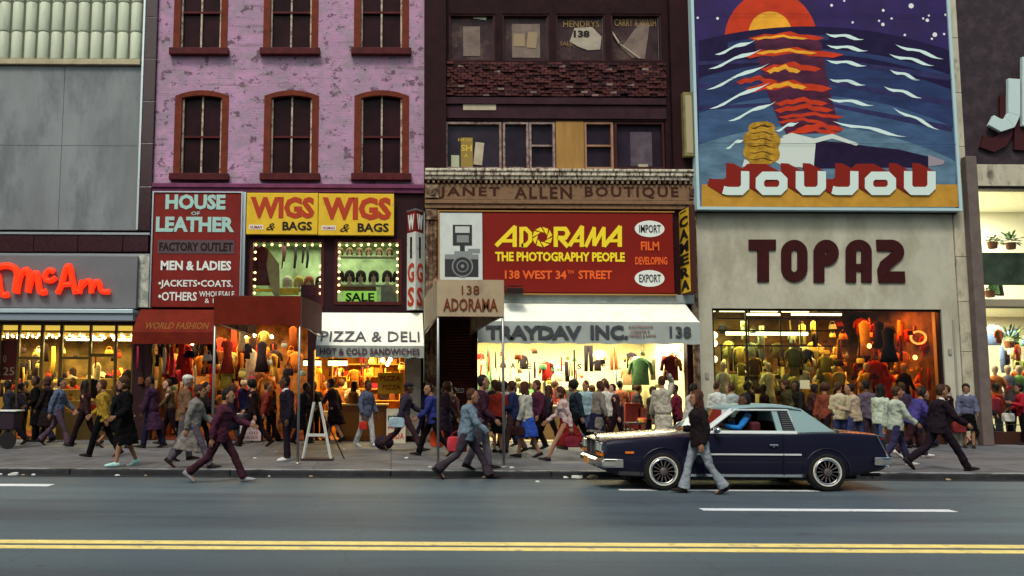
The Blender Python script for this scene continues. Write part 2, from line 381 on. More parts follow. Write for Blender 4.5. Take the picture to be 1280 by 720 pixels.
for y0, y1 in ((-90, -30), (-30, 23), (23, 75), (75, 127.5), (127.5, 180), (180, 234), (234, 288)):
    mb.box(xg0, XA - .01, WY - .12, WY, hz(y1, 184) + .012, hz(y0, 184) - .012)
mb.build('granite_strip', gran, gb, bev=.005)
mj.box(xg0, XA - .012, WY - .1, WY - .004, hz(288, 184), hz(-90, 184)); mj.build('joint', jm, gb)
MB().box(xg0 - .06, xg0 - .005, WY - .15, WY, hz(288, 184), hz(-90, 184)).build('edge_trim', mat('pale_metal', (.55, .6, .62), .35, metal=.6), gb)
mb = MB()
for x0, x1 in ((-260, -171), (-171, -60), (-60, 44), (44, 99), (99, 155), (155, 187)):
    X0, X1, Z0, Z1 = rect(x0, 292, x1, 315, WY); mb.box(X0 + .012, X1 - .012, WY - .1, WY, Z0, Z1)
mb.build('granite_band', gran, gb, bev=.005)
mb = MB(); alu = mat('brushed_aluminium', (.62, .66, .7), .3, metal=.85)
for y in (290.5, 317): qbox(mb, -420, y - 1.3, 187, y + 1.3, WY - .13, WY)
mb.build('metal_trim', alu, gb)
mb = MB(); qbox(mb, -420, 318.5, 171, 384, WY - .3, WY); mb.build('fascia', mat('grey_fascia', (.17, .17, .185), .45, var=.1, vscale=1.5, metal=.2), gb, bev=.01)
mb = MB(); qbox(mb, 172, 318.5, 186, 384, WY - .14, WY); mb.build('marble_pier', mat('streaked_marble', (.5, .5, .44), .35, var=.3, vscale=5, dirt=(.25, .27, .24), dscale=6), gb)
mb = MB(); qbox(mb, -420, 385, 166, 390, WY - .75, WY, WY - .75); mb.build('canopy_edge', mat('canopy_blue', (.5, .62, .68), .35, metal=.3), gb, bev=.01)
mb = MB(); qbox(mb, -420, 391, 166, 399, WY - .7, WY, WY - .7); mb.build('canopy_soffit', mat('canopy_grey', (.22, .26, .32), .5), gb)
# red script
sg = thing('script_sign', 'glowing orange-red handwriting sign on the grey fascia', 'sign', (vx(70, 350), WY - .3, hz(350, 70)))
red_neon = mat('red_script', (.9, .03, .006), .4, emit=.7)
mb = MB()
def sc(pts, r):
    q = [P(cx * .2917, 230 + cy * .2917, WY - .4) for cx, cy in pts]
    for _ in range(2):
        t = [q[0]]
        for a, b_ in zip(q, q[1:]): t += [a * .75 + b_ * .25, a * .25 + b_ * .75]
        q = t + [q[-1]]
    mb.tube(q, r * .0245 * .2917 * 1.0, 8, flat=1.)
for pts, r in (([(-130, 372), (-60, 350), (-58, 470), (-40, 395), (-5, 385), (0, 450), (12, 478), (38, 474)], 12),
               ([(-28, 366), (10, 350), (48, 350), (76, 372), (70, 420), (64, 462)], 13),
               ([(72, 470), (84, 395), (112, 362), (128, 385), (120, 462)], 13), ([(120, 466), (138, 392), (160, 376), (166, 430), (172, 466), (200, 462)], 13),
               ([(232, 376), (212, 366), (192, 385), (196, 412), (222, 416), (240, 400)], 11),
               ([(246, 470), (262, 440), (285, 350), (302, 352), (312, 420), (326, 470)], 12), ([(262, 432), (322, 428)], 10),
               ([(340, 470), (350, 425), (352, 412)], 11), ([(350, 440), (375, 412), (392, 420), (392, 468)], 11), ([(392, 450), (412, 414), (428, 425), (432, 462), (470, 462)], 11)):
    sc(pts, r)
mb.build('lettering', red_neon, sg, smooth=True)
# ---- shoe shop interior
Xs0, Xs1 = vx(-420, 450), vx(166, 450)
yel = mat('mustard_wall', (.16, .1, .03), .7, var=.9, vscale=1.4)
MB().box(Xs0, Xs1, WY + .34, WY + .6, zsh - .17, zsh + .05).build('ceiling_glow_band', emat('ceiling_glow', (.95, .62, .1), .55), gb)  # ceiling edge given its own glow to stand for the lit ceiling
room(gb, Xs0, Xs1, SZ + .02, zsh - .24, WY + .36, WY + 4.2, yel, mat('shop_carpet', (.12, .03, .02), .9), mat('ceiling_cream', (.8, .66, .3), .8))
mb = MB(); zb = hz(515, 80)
wall_holes(mb, Xs0, Xs1, SZ, zsh, [(vx(a, 450), vx(b_, 450), zz, zsh - .06) for a, b_, zz in ((-415, -120, zb), (-115, -70, zb), (-65, -3, zb), (0, 20, zb), (23, 49, SZ + .02), (53, 73, SZ + .02), (77, 110, zb), (113, 142, zb), (145, 164, zb))], WY + .02, WY + .12)
mb.build('shop_front_frame', mat('brass_frame', (.16, .1, .035), .35, metal=.7), gb)
MB().box(Xs0, Xs1, WY + .06, WY + .07, zb, zsh - .06).build('shop_glass', gl, gb)
mb = MB(); qbox(mb, 113, 442, 142, 446, WY + .03, WY + .1); qbox(mb, 77, 446, 110, 449, WY + .03, WY + .1); qbox(mb, 23, 446, 49, 449, WY + .03, WY + .1); mb.build('transom_bar', _m['brass_frame'], gb)
bulb = emat('warm_bulb', (1, .74, .32), 14.0)
mb = MB()
for r_ in range(4):
    yy = WY + .7 + r_ * .55
    for k in range(40):
        x = Xs1 - .25 - k * .3 - .1 * (r_ % 2)
        if x > Xs0: mb.ell((x, yy, zsh - .3), (.032, .032, .032), 6, 4)
mb.build('ceiling_bulb', bulb, gb)['kind'] = 'stuff'
mb = MB()
for x0 in (-230, -100, 60, 125): X = vx(x0, 430); mb.box(X - .5, X + .6, WY + 2.8, WY + 2.95, zsh - .36, zsh - .3)
mb.build('tube_light', emat('added_strip_yellow', (1, .86, .4), 5), gb)  # emissive strips added to brighten this ceiling
area('lamp_shoe_shop', (vx(100, 430), WY + 2.2, zsh - .5), 5, 2.4, 300, (1, .76, .3))
area('lamp_shoe_shop_far', (vx(-150, 430), WY + 2.2, zsh - .5), 5, 2.4, 220, (1, .76, .3))
# red poster with numbers in the door window
ps = thing('sale_poster', 'dark red poster with pale numerals behind the leftmost shoe shop pane', 'poster', (vx(10, 470), WY + .2, hz(450)))
mb = MB(); qbox(mb, 0, 425, 21, 475, WY + .2, WY + .22); mb.build('paper', mat('poster_red', (.16, .02, .02), .6), ps)
mb = MB(); ptext(mb, '10', 1, 444, 8, 453, WY + .195, depth=.004); ptext(mb, '25', 4, 459, 18, 469, WY + .195, depth=.004); mb.build('lettering', mat('poster_ink', (.6, .4, .3), .6), ps)

# ============================================================ pink building
pk = thing('pink_building', 'pink painted brick walk-up with peeling paint and arched sash windows', 'building', (XA, WY, 0))
def pink_mat():
    m = mat('pink_paint', (.46, .26, .41), .8, var=.16, vscale=1.1, bump=.5, bscale=18)
    n = m.node_tree.nodes; l = m.node_tree.links; b = n['Principled BSDF']
    src = b.inputs['Base Color'].links[0].from_socket
    tc = n.new('ShaderNodeTexCoord')
    def layer(src, scale, pos, wd, col, st=(1, 1, 1), det=10, amt=1.):
        mp = n.new('ShaderNodeMapping'); mp.inputs['Scale'].default_value = st; l.new(tc.outputs['Object'], mp.inputs[0])
        no = n.new('ShaderNodeTexNoise'); no.inputs['Scale'].default_value = scale; no.inputs['Detail'].default_value = det; no.inputs['Roughness'].default_value = .72
        l.new(mp.outputs[0], no.inputs[0]); r = n.new('ShaderNodeValToRGB')
        r.color_ramp.elements[0].position = pos; r.color_ramp.elements[1].position = pos + wd; r.color_ramp.elements[1].color = (amt, amt, amt, 1); l.new(no.outputs[0], r.inputs[0])
        mx = n.new('ShaderNodeMix'); mx.data_type = 'RGBA'; l.new(r.outputs[0], mx.inputs[0]); l.new(src, mx.inputs[6]); mx.inputs[7].default_value = (*col, 1)
        return mx.outputs[2]
    s_ = layer(src, .7, .45, .14, (.32, .23, .31), (1, 1, 1.3), 8, .75)
    s_ = layer(s_, 2.4, .505, .06, (.29, .24, .28), (1, 1, 1.2), 12, .7)
    s_ = layer(s_, 2.6, .555, .02, (.1, .055, .08), (1, 1, 1.2), 14, .8)
    s_ = layer(s_, 1.1, .56, .04, (.2, .14, .17), (.4, 1, 4), 12, .6)
    s_ = layer(s_, 5, .62, .02, (.05, .025, .035), (.7, 1, 2.6), 6, .8)
    l.new(s_, b.inputs['Base Color'])
    br = n.new('ShaderNodeTexBrick'); br.inputs['Scale'].default_value = 1; br.inputs['Brick Width'].default_value = .22; br.inputs['Row Height'].default_value = .075; br.inputs['Mortar Size'].default_value = .008
    mp = n.new('ShaderNodeMapping'); mp.inputs['Rotation'].default_value = (rad(90), 0, 0); l.new(tc.outputs['Object'], mp.inputs[0]); l.new(mp.outputs[0], br.inputs[0])
    bp = n.new('ShaderNodeBump'); bp.inputs['Strength'].default_value = .55; bp.inputs['Distance'].default_value = .012; bp.invert = True
    l.new(br.outputs['Fac'], bp.inputs['Height']); old = b.inputs['Normal'].links[0].from_node; l.new(bp.outputs[0], old.inputs['Normal'])
    return m
pinkm = pink_mat()
redf = mat('red_brown_trim', (.14, .026, .013), .7, var=.35, vscale=3, dirt=(.1, .03, .02), dscale=4, damt=.42)
maroon = mat('maroon_trim', (.075, .012, .015), .6, var=.4, vscale=4)
sash = mat('peeling_sash', (.5, .4, .32), .7, var=.3, vscale=6, dirt=(.12, .05, .04), dscale=7, damt=.45)
darkpane = mat('dark_pane', (.02, .005, .008), .3, var=.6, vscale=1.2, spec=.08)
Zp0 = hz(236, 360); zt = TOPZ + 1
wins = []
for row, (yt, yb_) in enumerate(((-42, 62), (114, 218))):
    for (a, b_) in ((219, 284), (331, 397), (444, 510)):
        X0, X1, Z0, Z1 = rect(a, yt, b_, yb_, WY)
        if row == 0: X0 += 0; X1 += 0
        wins.append((X0, X1, Z0, Z1))
for k in range(3):
    X0, X1, Z0, Z1 = wins[k]; h_ = (wins[0][2] - wins[3][2]); wins.append((wins[k + 3][0], wins[k + 3][1], Z0 + h_, Z1 + h_))
mb = MB(); wall_holes(mb, XA, XB, Zp0, zt, wins, WY, WY + .35)
for X0, X1, Z0, Z1 in wins:     # segmental arch corners
    n_ = 8; hgt = .17
    for sgn in (0, 1):
        pts = [(X0, Z1), ((X0 + X1) / 2, Z1)] if not sgn else [(X1, Z1), ((X0 + X1) / 2, Z1)]
        arc = []
        for i in range(n_ + 1):
            t = i / n_ / 2; x = X0 + (X1 - X0) * (.5 - t if not sgn else .5 + t)
            arc.append((x, Z1 - .001 - hgt * (2 * t) ** 2))
        mb.prism(pts + arc, WY + .0, WY + .3)
mb.build('wall', pinkm, pk)
for i, (X0, X1, Z0, Z1) in enumerate(wins):
    wx = X1 - X0; fr = MB(); t = .17; y0, y1 = WY - .015, WY + .12
    def arc(x0, x1, ztop, hh, n_=10): return [(x0 + (x1 - x0) * k / n_, ztop - hh * (2 * k / n_ - 1) ** 2) for k in range(n_ + 1)]
    a1 = arc(X0 - .03, X1 + .03, Z1 + .03, .17); a2 = arc(X0 + t, X1 - t, Z1 - .13, .08)
    for k in range(10): fr.prism([a2[k], a2[k + 1], a1[k + 1], a1[k]], y0, y1)
    for s_, xx in ((1, X0 - .03), (-1, X1 + .03)):
        fr.prism([(xx, Z0), (xx, Z1 - .14), (xx + s_ * (t + .03), Z1 - .21), (xx + s_ * (t + .03), Z0)], y0, y1)
    wn = fr.build('window', redf, pk, bev=.008)
    MB().box(X0 - .1, X1 + .1, WY - .2, WY + .1, Z0 - .2, Z0).build('sill', maroon, wn, bev=.015)
    MB().box(X0, X1, WY + .2, WY + .22, Z0, Z1 - .02).build('pane', darkpane, wn)
    sb = MB(); xi0, xi1, zi1 = X0 + t, X1 - t, Z1 - .2; zm = Z0 + (zi1 - Z0) * .5; xm = (X0 + X1) / 2
    sb.box(xi0, xi0 + .05, WY + .09, WY + .19, Z0, zi1 + .1); sb.box(xi1 - .05, xi1, WY + .09, WY + .19, Z0, zi1 + .1)
    sb.box(xi0 + .05, xi1 - .05, WY + .1, WY + .19, Z0, Z0 + .06)
    sb.box(xm - .025, xm + .025, WY + .11, WY + .19, Z0 + .06, zm - .03); sb.box(xm - .025, xm + .025, WY + .13, WY + .19, zm + .03, zi1 + .1)
    sb.build('sash', sash, wn)
    MB().box(xi0 + .05, xi1 - .05, WY + .1, WY + .185, zm - .03, zm + .03).build('meeting_rail', maroon, wn)
mb = MB(); X0, X1, Z0, Z1 = rect(190, 231, 530, 236, WY)
mb.box(XA + .01, XB - .01, WY - .16, WY, Z0, Z1); mb.box(XA + .01, XB - .01, WY - .1, WY, Z0 - .12, Z0)
mb.build('cornice', mat('violet_cornice', (.16, .04, .1), .6, var=.3), pk, bev=.01)
# lower wall of the pink building : dark, with wig windows and shop openings
W1 = rect(312, 299, 405, 383, WY); W2 = rect(418, 299, 502, 381, WY)
zw = hz(440, 450)
Sf = (vx(168, 480), vx(384, 480), SZ, hz(392, 270)); Pz = (vx(392, 480), vx(506, 480), SZ, hz(437, 450))
mb = MB(); wall_holes(mb, XA, XB, SZ, Zp0 - .001, [W1, W2, (XA + .12, Sf[1], SZ, Sf[3]), Pz], WY, WY + .35)
mb.build('lower_wall', mat('dark_maroon_wall', (.025, .007, .01), .6, var=.4, vscale=2), pk)
room(pk, XA + .12, Sf[1] - .03, SZ + .01, Sf[3], WY + .36, WY + 4.0, mat('dim_wall', (.3, .14, .05), .8, var=.9, vscale=2.2), mat('shop_carpet', (.1, .03, .02), .9), mat('shop_ceiling', (.25, .15, .08), .8))
room(pk, Sf[1] + .1, Pz[1] + .1, SZ + .01, Pz[3] + .2, WY + .36, WY + 4.0, mat('orange_wall', (.5, .2, .03), .7, var=.6, vscale=2.5), mat('tile_floor', (.25, .12, .06), .5), mat('pizza_ceiling', (.6, .4, .15), .8))
room(pk, W1[0] - .15, W2[1] + .15, W1[2] - .1, W1[3] + .12, WY + .36, WY + 2.2, mat('mint_wall', (.36, .45, .27), .8, var=.5, vscale=2))
area('lamp_red_shop', ((XA + Sf[1]) / 2, WY + 1.6, Sf[3] - .1), 4.2, 1.6, 190, (1, .66, .28))
area('lamp_pizza', ((Pz[0] + Pz[1]) / 2, WY + 1.7, Pz[3] + .1), 2.2, 1.6, 190, (1, .7, .22))
area('lamp_wigs', ((W1[0] + W2[1]) / 2, WY + 1.2, W1[3] + .03), 4, 1, 60, (.95, 1, .68))
mb = MB()
for (a, b_, c, d) in (W1, W2):
    t = .09
    mb.box(a - .001, a + t, WY - .03, WY + .12, c, d); mb.box(b_ - t, b_ + .001, WY - .03, WY + .12, c, d)
    mb.box(a + t, b_ - t, WY - .03, WY + .12, d - t, d); mb.box(a + t, b_ - t, WY - .03, WY + .12, c, c + t)
mb.build('display_frame', mat('maroon_wood', (.07, .015, .015), .45, var=.3), pk)
mb = MB()
for (a, b_, c, d) in (W1, W2): mb.box(a, b_, WY + .14, WY + .15, c, d)
mb.build('display_glass', gl, pk)
mb = MB()
for (a, b_, c, d) in (W1, W2):
    n_ = 9
    for k in range(n_):
        x = a + .13 + (b_ - a - .26) * k / (n_ - 1); mb.ell((x, WY + .22, d - .13 + random.uniform(-.02, .02)), (.034, .034, .034), 8, 5)
    for k in range(1, 8):
        z = c + .2 + (d - c - .35) * k / 8
        for x in (a + .12, b_ - .12):
            if random.random() < .85: mb.ell((x, WY + .22, z), (.034, .034, .034), 8, 5)
mb.build('string_bulb', emat('string_bulb', (1, .6, .2), 4.5), pk)['kind'] = 'stuff'
mb = MB(); qbox(mb, 301, 240, 306, 388, WY - .2, WY); mb.build('metal_pilaster', alu, pk)
# ============================================================ signs on the pink building
white_l = mat('white_letter', (.72, .76, .72), .5, dirt=(.4, .4, .38), dscale=8, damt=.35)
aqua_l = mat('aqua_letter', (.36, .56, .52), .5, dirt=(.25, .3, .3), dscale=9, damt=.38)
redsign = mat('faded_red_panel', (.19, .018, .014), .5, var=.2, vscale=1.3, dirt=(.16, .015, .02), dscale=1.5, damt=.42)
s = thing('leather_sign', 'tall faded red sign board listing jackets and coats in pale capitals', 'sign', (vx(245, 310), WY - .22, hz(312, 245)))
Ys = WY - .26
mb = MB(); qbox(mb, 191, 241, 300, 384, Ys, WY - .13); mb.build('panel', redsign, s, bev=.01)
mb = MB(); X0, X1, Z0, Z1 = rect(189.5, 239.5, 300.5, 385, Ys)
for a in ((X0 - .02, X0 + .02, Z0, Z1), (X1, X1 + .03, Z0, Z1)): mb.box(a[0], a[1], Ys - .03, WY - .1, a[2], a[3])
mb.box(X0 + .02, X1, Ys - .03, WY - .1, Z1 - .03, Z1); mb.build('frame', alu, s)
mb = MB(); D = dict(depth=.012)
ptext(mb, 'HOUSE', 207, 243, 282, 262, Ys - .002, bold=.045, **D); ptext(mb, 'OF', 239, 264.5, 250, 269, Ys - .002, bold=.02, **D)
ptext(mb, 'LEATHER', 195, 271, 293, 290, Ys - .002, bold=.045, **D); mb.build('heading', aqua_l, s)
mb = MB(); ptext(mb, 'MEN & LADIES', 201, 326, 289, 338, Ys - .002, bold=.035, **D)
ptext(mb, '•JACKETS•COATS.', 198, 350, 291, 361, Ys - .002, bold=.02, **D); ptext(mb, '•OTHERS', 198, 365, 246, 376, Ys - .002, bold=.02, **D)
ptext(mb, 'WHOLESALE', 249, 364, 293, 371, Ys - .002, bold=.01, **D); ptext(mb, '& 1', 256, 373, 267, 379, Ys - .002, **D); mb.build('lettering', white_l, s)
mb = MB(); qbox(mb, 197, 300, 293, 317, Ys - .012, Ys); mb.build('band', mat('grey_band', (.1, .065, .075), .6), s)
mb = MB(); ptext(mb, 'FACTORY OUTLET', 199, 303, 291, 314, Ys - .014, bold=.035, depth=.004); mb.build('faded_lettering', mat('black_ink', (.02, .01, .012), .6), s)

yelp = mat('yellow_panel', (.72, .46, .035), .4, var=.12, vscale=2, dirt=(.5, .33, .04), dscale=3, damt=.36)
redink = mat('brick_red_ink', (.42, .05, .02), .5); blk = mat('black_paint', (.02, .015, .015), .5)
for k, (a, b_) in enumerate(((308, 397.3), (398, 492.5))):
    s = thing('wig_sign', ('left' if k == 0 else 'right') + ' one of two yellow boards over the wig windows', 'sign', (vx((a + b_) / 2, 265), WY - .25, hz(266, 400)), 0, 'yellow wig shop boards')
    mb = MB(); qbox(mb, a, 241 + k, b_, 293 + k, WY - .28, WY - .14); mb.build('panel', yelp, s, bev=.012)
    Yt = WY - .282; o = a - 308
    mb = MB()
    if k == 0: ptext(mb, 'WIGS', 313, 246, 393, 273, Yt, depth=.008, bold=.05)
    else: ptext(mb, 'WIGS', 403, 246.5, 489, 275, Yt, depth=.008, bold=.05)
    mb.build('heading', redink, s)
    mb = MB()
    if k == 0: ptext(mb, 'BAGS', 353, 277, 390, 288, Yt, depth=.008, bold=.03); ptext(mb, '&', 333, 279, 344, 288, Yt, depth=.008, shear=.4)
    else: ptext(mb, 'BAGS', 447, 279, 486, 290, Yt, depth=.008, bold=.03); ptext(mb, '&', 425, 280, 437, 290, Yt, depth=.008, shear=.4)
    mb.build('lettering', blk, s)
    mb = MB(); xx = 311 if k == 0 else 402; qbox(mb, xx, 281 + k, xx + 18, 286.5 + k, WY - .285, WY - .28); mb.build('label_patch', white_l, s)
    mb = MB(); ptext(mb, 'HUMAN', xx + 1.5, 282 + k, xx + 16.5, 285.5 + k, WY - .289, depth=.004, bold=.02); mb.build('small_print', redink, s)
# SALE card
s = thing('sale_card', 'lime green card in the right wig window', 'sign', (vx(450, 371), WY + .3, hz(371, 450)))
mb = MB(); qbox(mb, 429, 364, 471, 379, WY + .2, WY + .22); mb.build('card', mat('lime_card', (.42, .85, .12), .5, emit=.25), s)
mb = MB(); ptext(mb, 'SALE', 432, 366, 468, 377, WY + .195, depth=.004, bold=.03); mb.build('lettering', blk, s)
# V shaped projecting sign
Xv = vx(519, 325); zt_, zb_ = hz(266, 518), hz(388, 518)
s = thing('wedge_sign', 'narrow white and red wedge sign with vertical letters beside the wig windows', 'sign', (Xv, WY - .3, zb_))
hw = .235; dp = .42
A_ = (Xv - hw, WY - .02); A2 = (Xv, WY - dp); A3 = (Xv + hw, WY - .02)
def tri(z0, z1, g=0.):
    return MB().add([(A_[0] - g, A_[1], z0), (A2[0], A2[1] - g, z0), (A3[0] + g, A3[1], z0), (A_[0] - g, A_[1], z1), (A2[0], A2[1] - g, z1), (A3[0] + g, A3[1], z1)], [(0, 2, 1), (3, 4, 5), (0, 1, 4, 3), (1, 2, 5, 4), (2, 0, 3, 5)])
zq = hz(292, 518)
tri(zb_, zq - .004).build('body', mat('sign_white', (.6, .62, .58), .5, dirt=(.3, .3, .28), dscale=5, damt=.4), s)
tri(zq, zt_).build('cap', redsign, s); tri(zt_ + .002, zt_ + .05, .02).build('lid', alu, s)
for side in (-1, 1):
    a = Vector((A_[0], A_[1], 0)) if side < 0 else Vector((A2[0], A2[1], 0)); b_ = Vector((A2[0], A2[1], 0)) if side < 0 else Vector((A3[0], A3[1], 0))
    d = (b_ - a).normalized(); nrm = Vector((d.y, -d.x, 0)); L = (b_ - a).length
    for ch, y0, y1, mm in (('W', 270, 289, white_l), ('I', 298, 324, blk), ('G', 330, 354, redink), ('S', 360, 384, redink)):
        z0 = hz(y1, 518); z1 = hz(y0, 518); ww = L * (.72 if ch != 'I' else .2)
        o = a + d * ((L - ww) / 2) + nrm * .003; o.z = z0
        M = Matrix(((d.x, 0, nrm.x, o.x), (d.y, 0, nrm.y, o.y), (0, 1, 0, o.z), (0, 0, 0, 1)))
        m_ = MB().text(ch, M, ww, z1 - z0, depth=.012, bold=.03); m_.build('letter', mm, s)
# ============================================================ awnings and canopies of the pink building
awr = mat('red_canvas', (.13, .012, .005), .75, var=.3, vscale=1.6, bump=.3, bscale=8)
s = thing('red_awning', 'worn red canvas awning with faded gold letters left of the street canopy', 'awning', (vx(216, 400), WY, hz(420, 216)))
Yb, Yf2 = WY - .14, 24.3
X0, X1, Z0, Z1 = rect(165, 386, 268, 430, Yf2)
zt2 = P(216, 387, Yb - .3).z - .25
mb = MB(); zc = Z0 + .32
mb.hexa([(X0, Yf2, zc - .0), (X1, Yf2, zc), (X1, Yf2 + .03, zc), (X0, Yf2 + .03, zc)], [(X0, Yb - .3, zt2 + .25), (X1, Yb - .3, zt2 + .25), (X1, Yb, zt2 + .22), (X0, Yb, zt2 + .22)])
mb.hexa([(X0, Yf2, Z0), (X1, Yf2, Z0), (X1, Yf2 + .02, Z0), (X0, Yf2 + .02, Z0)], [(X0, Yf2, zc), (X1, Yf2, zc), (X1, Yf2 + .02, zc), (X0, Yf2 + .02, zc)])
mb.build('canvas', awr, s)
# letters follow the slope
gold = mat('faded_gold', (.2, .07, .015), .7)
sl0 = Vector((0, Yf2, zc)); sl1 = Vector((0, Yb - .3, zt2 + .25)); u_ = (sl1 - sl0).normalized(); nn = Vector((1, 0, 0)).cross(u_)
o = Vector((X0 + .3, 0, 0)) + sl0 + u_ * .12 + nn * .004
M = Matrix(((1, u_.x, nn.x, o.x), (0, u_.y, nn.y, o.y), (0, u_.z, nn.z, o.z), (0, 0, 0, 1)))
MB().text('WORLD FASHION', M, X1 - X0 - .5, .3, depth=.006, bold=.02).build('lettering', gold, s)
# street canopy (two steel poles at the kerb)
def canopy(name, label, x0, x1, y0, y1, Yf, Yb, mside, mfront, drop_back, yfoot):
    s = thing(name, label, 'canopy', (P((x0 + x1) / 2, 400, Yf).x, Yf, SZ))
    X0, X1, Z0, Z1 = rect(x0, y0, x1, y1, Yf)
    fr = MB().box(X0, X1, Yf, Yf + .03, Z0, Z1); fr.build('front_panel', mfront, s)
    mb = MB(); t = .02
    for xa, xb in ((X0, X0 + t), (X1 - t, X1)):
        mb.hexa([(xa, Yf + .031, Z0), (xb, Yf + .031, Z0), (xb, Yb, Z0 + drop_back), (xa, Yb, Z0 + drop_back)], [(xa, Yf + .031, Z1), (xb, Yf + .031, Z1), (xb, Yb, Z1 + drop_back + .2), (xa, Yb, Z1 + drop_back + .2)])
    mb.build('side_panel', mside, s)
    xm = (X0 + X1) / 2
    mb = MB(); mb.hexa([(X0, Yf, Z1 - .0), (X1, Yf, Z1), (X1, Yb, Z1 + .2 + drop_back), (X0, Yb, Z1 + .2 + drop_back)], [(X0, Yf, Z1 + .02), (X1, Yf, Z1 + .02), (X1, Yb, Z1 + .22 + drop_back), (X0, Yb, Z1 + .22 + drop_back)])
    mb.build('roof', mside, s)
    fm = MB()
    for y in [Yf + .1 + k * (Yb - Yf - .2) / 4 for k in range(5)]:
        fm.tube([(X0 + .03, y, Z0 + .02), (X0 + .03, y, Z1 - .03), (X1 - .03, y, Z1 - .03), (X1 - .03, y, Z0 + .02)], .014, 6)
    for x in (X0 + .03, X1 - .03): fm.tube([(x, Yf + .05, Z0 + .03), (x, Yb, Z0 + .03)], .016, 6)
    fm.build('frame', mat('galvanised', (.35, .34, .33), .4, metal=.8), s)
    for x in (X0 + .02, X1 - .02):
        p = MB(); p.tube([(x, Yf + .05, SZ), (x, Yf + .05, Z1)], .027, 10); p.lathe((x, Yf + .05, 0), [(.07, SZ), (.07, SZ + .02), (.035, SZ + .04)], 12)
        p.build('pole', _m['galvanised'], s, smooth=True)
    return s, X0, X1, Z0, Z1
canopy('street_canopy', 'dark red canvas canopy reaching from the fashion shop to two kerb poles', 267.5, 376, 371, 406, 18.4, 24.0, mat('wine_canvas', (.13, .02, .016), .7, var=.35, vscale=1.5), awr, .1, 575)
tanm = mat('tan_canvas', (.42, .32, .21), .75, var=.12, vscale=2, dirt=(.3, .22, .15), dscale=2.5, damt=.42)
s, X0, X1, Z0, Z1 = canopy('entrance_canopy', 'tan canvas entrance canopy with brown letters on two kerb poles', 546.5, 630, 351, 395.5, 17.8, 25.2, tanm, tanm, .1, 580)
brown = mat('brown_ink', (.16, .04, .015), .6); mb = MB()
ptext(mb, '138', 577, 357, 599, 368, 17.79, depth=.008, bold=.0); ptext(mb, 'ADORAMA', 554, 373, 622, 389, 17.79, depth=.008, bold=.02); mb.build('lettering', brown, s)
MB().box(X0 + .03, X1 - .03, 17.85, 25.1, Z0 + .004, Z0 + .012) if 0 else None
# awnings with valance
def awning(name, label, x0, x1, ytop, yfold, ybot, Yf, mtop, mval, vtext=None, ttext=None, group=None):
    X0, X1, Z0, Z1 = rect(x0, yfold, x1, ybot, Yf); Yb = WY - .14
    Zt = P((x0 + x1) / 2, ytop, Yb).z
    s = thing(name, label, 'awning', ((X0 + X1) / 2, Yb, Z1))
    t = MB(); ns = 24
    top = []; bot = []
    for k in range(ns + 1):
        x = X0 + (X1 - X0) * k / ns; sag = .02 * math.sin(k * 1.9)
        top.append([(x, Yb, Zt), (x, Yb + (Yf - Yb) * .5, Zt + (Z1 - Zt) * .5 - .03 + sag * .5), (x, Yf, Z1), (x, Yf + .03, Z1 - .02), (x, Yb + (Yf - Yb) * .5, Zt + (Z1 - Zt) * .5 - .06 + sag * .5), (x, Yb, Zt - .04)])
    t.loft(top)
    t.build('canvas', mtop, s)
    v = MB(); rings = []
    for k in range(ns * 2 + 1):
        x = X0 + (X1 - X0) * k / ns / 2; dy = .012 * math.sin(k * 1.3)
        rings.append([(x, Yf - .004, Z1 - .005), (x, Yf - .004 + dy, Z0 + .012 * math.sin(k * 1.05)), (x, Yf + .012 + dy, Z0 + .012 * math.sin(k * 1.05)), (x, Yf + .012, Z1 - .005)])
    v.loft(rings); v.build('valance', mval, s)
    e = MB()
    for x in (X0, X1 - .015):
        e.add([(x, Yb, Zt - .02), (x, Yf, Z1), (x, Yf, Z1 - .02), (x, Yb, Z1 - .02), (x + .015, Yb, Zt - .02), (x + .015, Yf, Z1), (x + .015, Yf, Z1 - .02), (x + .015, Yb, Z1 - .02)], [(0, 1, 2, 3), (7, 6, 5, 4), (0, 4, 5, 1), (1, 5, 6, 2), (2, 6, 7, 3), (3, 7, 4, 0)])
    e.build('end_flap', mtop, s)
    return s, X0, X1, Z0, Z1, Yb, Zt
def slope_text(s, txt, xa, xb, fa, fb, X0, X1, Z1, Yf, Yb, Zt, m, **k):
    u_ = (Vector((0, Yb, Zt)) - Vector((0, Yf, Z1))); L = u_.length; u_ = u_.normalized(); nn = Vector((1, 0, 0)).cross(u_)
    o = Vector((X0 + (X1 - X0) * xa, Yf, Z1)) + u_ * (L * fa) + nn * .022
    M = Matrix(((1, u_.x, nn.x, o.x), (0, u_.y, nn.y, o.y), (0, u_.z, nn.z, o.z), (0, 0, 0, 1)))
    MB().text(txt, M, (X1 - X0) * (xb - xa), L * (fb - fa), depth=.006, **k).build('lettering', m, s)
cw = mat('white_canvas', (.84, .86, .76), .8, var=.08, vscale=2, backlit=0, dirt=(.7, .7, .6), dscale=1.5, damt=.4)  # canvas tone raised in place of light glowing through from beneath
cg = mat('grey_canvas', (.34, .38, .34), .8, var=.12, vscale=2)
greyink = mat('grey_blue_ink', (.09, .08, .1), .6)
s, X0, X1, Z0, Z1, Yb, Zt = awning('pizza_awning', 'cream canvas awning over the pizza counter with a grey valance', 394.5, 530, 391, 432, 447, 24.1, cw, cg)
Yf = 24.1
slope_text(s, 'PIZZA & DELI', .04, .96, .1, .4, X0, X1, Z1, Yf, Yb, Zt, greyink, bold=.0)
